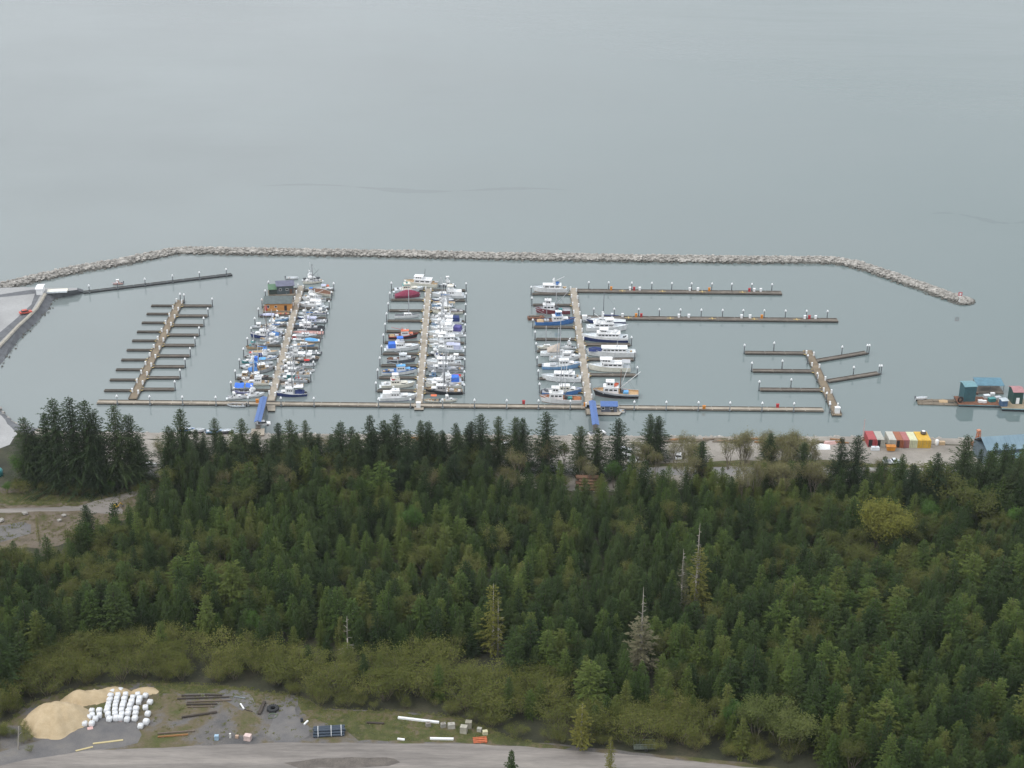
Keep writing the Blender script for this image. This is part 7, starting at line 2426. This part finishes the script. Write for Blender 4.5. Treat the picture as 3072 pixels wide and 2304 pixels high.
wz_ = lambda x: "behind the sand pile and bags" if x < 360 else "behind the timber pile" if x < 640 else "behind the pipe bundle" if x < 860 else "behind the white beam and blocks" if x < 1120 else "behind the mesh trailer and roadside spruces"
for i in range(185):
    x = rr.uniform(-10, 1500) if rr.random() < .42 else rr.uniform(620, 1520)
    y = yard_edge(x) - 2 - (rr.random() ** 1.2) * (120 if 650 < x < 1250 else 80)
    p = G('d', x, y)
    h = rr.uniform(3.6, 7.0) if y < yard_edge(x) - 22 else rr.uniform(1.8, 3.4)
    tree(BUSH, p, h, "willow_bush", "olive willow bush in the thicket " + wz_(x), "bush", "willow thicket " + wz_(x), wide=rr.uniform(1.0, 1.35))
for i in range(16):
    x = rr.uniform(250, 1480)
    tree(YOUNG, G('d', x, yard_edge(x) - rr.uniform(30, 100)), rr.uniform(6, 10), "thicket_spruce", "young spruce rising out of the willow thicket", "spruce", "spruces in the willow thicket", wide=.95)
for i in range(95):
    x = rr.uniform(-10, 690)
    y = yard_edge(x) - 4 - rr.random() * 78
    tree(BUSH, G('d', x, y), rr.uniform(3.2, 6.2), "willow_bush", "olive willow bush in the thicket " + wz_(x), "bush", "willow thicket " + wz_(x), wide=rr.uniform(.9, 1.2))
for i in range(26):
    x = rr.uniform(1490, 1730)
    tree(BUSH, G('d', x, yard_edge(x) - rr.uniform(3, 55)), rr.uniform(1.6, 3.6), "willow_bush", "low olive bush under the pale alders at the road's right end", "bush", "bushes at the road's right end", wide=1.2)
for i in range(14):
    x = rr.uniform(-10, 70)
    p = G('d', x, rr.uniform(1560, 1640))
    tree(BUSH, p, rr.uniform(1.2, 2.4), "willow_bush", "low scrub bush left of the sand pile", "bush", "scrub left of the sand pile", wide=1.2)

# ---- the wood
def open_ground(dx, dy):
    if dx < 310 and dy < 1232 - max(0, dx - 120) * .5:
        return True
    if dx < 345 and dy < 1095:
        return True
    if dx < 1060 and dy < 1000:
        return True
    if 1060 <= dx < 1840 and dy < (1062 if dx < 1220 or dx > 1340 else 1092):
        return True
    if dx >= 1840 and dy < (1052 if dx < 2070 else 1030):
        return True
    if dx < 1560 and dy > yard_edge(dx) - (58 if dx < 210 else 88 if dx < 650 else 120 if dx < 1250 else 70):
        return True
    if dx < 1900 and dy > yard_edge(dx) - 12:
        return True
    return False


spots = []
y = 226.0
while y < 412:
    x = -200.0
    while x < 205:
        sp = 3.9
        px, py = x + rr.uniform(-1.5, 1.5), y + rr.uniform(-1.5, 1.5)
        dx, dy = to_d((px, py, land_z(py)))
        x += sp * rr.uniform(.85, 1.15)
        if dx < -120 or dx > 2330 or open_ground(dx, dy) or any(abs(px - q.x) < 3.6 and -9 < py - q.y < 3 for q in KEEP):
            continue
        spots.append((px, py, dx, dy))
    y += 3.6
sing, dark = [], []
alders = 0
for px, py, dx, dy in spots:
    p = Vector((px, py, land_z(py)))
    prob = .05
    if dx > 1650 and dy < 1330:
        prob = .40
    elif dx < 520 and 1190 < dy < 1330:
        prob = .34
    elif dy < 1125:
        prob = .16
    elif dx > 1650:
        prob = .12
    if rr.random() < prob and alders < 215 and 0 < dx < 2212:
        alders += 1
        zone = "on the right slope" if dx > 1500 else ("left of the wood" if dx < 560 else "along the wood's upper edge" if dy < 1200 else "inside the spruce wood")
        tree(ALD, p, rr.uniform(6, 9.5), "alder", "olive leafing alder among spruces " + zone, "tree", "alders " + zone, wide=rr.uniform(.8, 1.05))
        continue
    h = 6.2 + 5.4 * rr.random() ** 1.3 + 2.2 * noise.noise(Vector((px * .05, py * .06, 1.7))) + (1.6 if dy > 1300 else 0) + (3.0 if rr.random() < .08 else 0)
    if dy < 1080 and dx < 1060:
        u = rr.random()
        if u < .40:
            dark.append((px, py, rr.uniform(9, 15)))
            continue
        if u < .62:
            tree(BARE if u < .5 else ALD, p, rr.uniform(7, 10), "alder", "leafing alder in the row behind the shore lot", "tree", "alders behind the shore lot", wide=rr.uniform(.8, 1.05))
            continue
    if dx > 1700 and dy > 1250:
        h += 1.0
    sing.append((px, py, dx, dy, h))
for px, py, h in dark:
    tree(OLD, Vector((px, py, 0)), h, "shore_spruce", "dark spruce filling the row behind the shore lot", "spruce", "dark spruces behind the shore lot", wide=rr.uniform(1.0, 1.25))
# the 300 that show largest are single trees
vis = [i for i, s in enumerate(sing) if -20 < s[2] < 2230 and s[3] - s[4] * 7 < 1659]
vis.sort(key=lambda i: -(sing[i][4] / (Vector((sing[i][0], sing[i][1], 0)) - EYE).length))
pick = set(vis[:300])
pts, sca, rot, var = [], [], [], []


def kind_at(x, y):
    """patches of lighter and darker growth"""
    v = noise.noise(Vector((x * .035, y * .05, 3.3))) + .55 * noise.noise(Vector((x * .11, y * .13, 8.1))) + rr.uniform(-.35, .35)
    lo, hi = (0, 7) if v > -.1 else (6, 11)
    if v > .38:
        lo, hi = 12, 15
    return rr.randint(lo, hi)



for i, (px, py, dx, dy, h) in enumerate(sing):
    if i in pick:
        zone = ("in the wood right of the dead trunks" if dy < 1450 else "at the bottom right corner of the wood" if dx > 1930 else "in the wood just right of the road's end") if dx > 1500 else ("in the left wood above the sand pile" if dx < 650 else "between thicket and lichen grey spruce" if dx > 1060 else "in the middle wood above the willow thicket")
        tree(YOUNG, Vector((px, py, 0)), h, "spruce", "young green spruce packed closely " + zone, "spruce", "spruces " + zone, wide=rr.uniform(.85, 1.25), pickv=kind_at(px, py))
    else:
        pts.append((px, py, land_z(py)))
        sca.append(h / 10)
        rot.append(rr.uniform(0, 6.28))
        var.append(kind_at(px, py))

src = bpy.data.collections.new("spruce_kinds")
for i, v in enumerate(YOUNG):
    j = MB()
    j.add(v[2].v, v[2].f, 0)
    j.add(v[3].v, v[3].f, 1)
    src.objects.link(bpy.data.objects.new("kind_%02d" % i, j.mesh("spruce_kind", [M_BARK, v[1].materials[0]])))
me = bpy.data.meshes.new("spruce_forest")
me.from_pydata(pts, [], [])
for nm, data, ty in (("size", sca, 'FLOAT'), ("turn", rot, 'FLOAT'), ("sort", var, 'INT')):
    at_ = me.attributes.new(nm, ty, 'POINT')
    at_.data.foreach_set("value", data)
wood = link("spruce_forest", me)
tag(wood, "dense young spruce forest covering the slope behind the yard", "forest", kind='stuff')
ng = bpy.data.node_groups.new("spruce_forest", 'GeometryNodeTree')
ng.interface.new_socket("Geometry", in_out='INPUT', socket_type='NodeSocketGeometry')
ng.interface.new_socket("Geometry", in_out='OUTPUT', socket_type='NodeSocketGeometry')
gi, go = ng.nodes.new("NodeGroupInput"), ng.nodes.new("NodeGroupOutput")
ci = ng.nodes.new("GeometryNodeCollectionInfo")
ci.inputs["Collection"].default_value = src
ci.inputs["Separate Children"].default_value = True
ci.inputs["Reset Children"].default_value = True
iop = ng.nodes.new("GeometryNodeInstanceOnPoints")
iop.inputs["Pick Instance"].default_value = True


def attr(nm, ty):
    n_ = ng.nodes.new("GeometryNodeInputNamedAttribute")
    n_.data_type = ty
    n_.inputs["Name"].default_value = nm
    return n_.outputs["Attribute"]


cx = ng.nodes.new("ShaderNodeCombineXYZ")
ng.links.new(attr("turn", 'FLOAT'), cx.inputs["Z"])
ng.links.new(gi.outputs[0], iop.inputs["Points"])
ng.links.new(ci.outputs[0], iop.inputs["Instance"])
ng.links.new(attr("sort", 'INT'), iop.inputs["Instance Index"])
e2r = ng.nodes.new("FunctionNodeEulerToRotation")
ng.links.new(cx.outputs[0], e2r.inputs[0])
ng.links.new(e2r.outputs[0], iop.inputs["Rotation"])
ng.links.new(attr("size", 'FLOAT'), iop.inputs["Scale"])
ng.links.new(iop.outputs[0], go.inputs[0])
wood.modifiers.new("instances", 'NODES').node_group = ng

# ---- weeds and grass tufts over yard, banks and verges
gr = MB()


def tuft(p, n, h, rr):
    for _ in range(n):
        a = rr.uniform(0, 6.28)
        d = Vector((math.cos(a), math.sin(a), .45)).normalized()
        q = Vector(p) + Vector((rr.uniform(-.35, .35), rr.uniform(-.35, .35), 0))
        spray(gr, q, d, Vector((0, 0, 1)), h * rr.uniform(.6, 1.5), .10)


for i in range(2400):
    x = rr.uniform(0, 1620)
    e = yard_edge(x)
    yy = e + (abs(rr.gauss(0, 1)) * 22 if rr.random() < .75 else rr.uniform(0, 130)) - 4
    if x < 330 and yy > e + 12:
        continue
    if yy > 1600 + max(0, x - 1100) * .09 or yy > 1604:
        continue
    p = G('d', x, yy)
    tuft(p, 9, rr.uniform(.15, .42), rr)
for i in range(700):
    p = G('l1', rr.uniform(-20, 1900), rr.uniform(1060, 1230) if rr.random() < .6 else rr.uniform(1300, 1600))
    tuft(p, 6, rr.uniform(.3, .8), rr)
for i in range(500):
    p = G('m1', rr.uniform(1200, 4200), rr.gauss(545, 14))
    tuft(p, 6, rr.uniform(.3, .6), rr)
tag(gr.build("weeds", leafy("weed_leaves", [(.2, (.10, .12, .03)), (.5, (.16, .16, .06)), (.85, (.26, .23, .13))], .3)), "green and straw weeds growing over yard edges and banks", "weeds", kind='stuff')

# ================================================================ HAZE
mb = MB()
mb.hexa([(-6500, -3500, -4), (6500, -3500, -4), (6500, 9500, -4), (-6500, 9500, -4)], [(-6500, -3500, 216), (6500, -3500, 216), (6500, 9500, 216), (-6500, 9500, 216)])
hm = bpy.data.materials.new("haze")
hm.use_nodes = True
hm.node_tree.nodes.clear()
ho = hm.node_tree.nodes.new("ShaderNodeOutputMaterial")
hv = hm.node_tree.nodes.new("ShaderNodeVolumePrincipled")
hv.inputs["Color"].default_value = (.93, .96, 1.0, 1)
hv.inputs["Density"].default_value = 0.00006
hv.inputs["Anisotropy"].default_value = 0.2
hm.node_tree.links.new(hv.outputs[0], ho.inputs["Volume"])
tag(mb.build("haze", hm), kind='stuff')
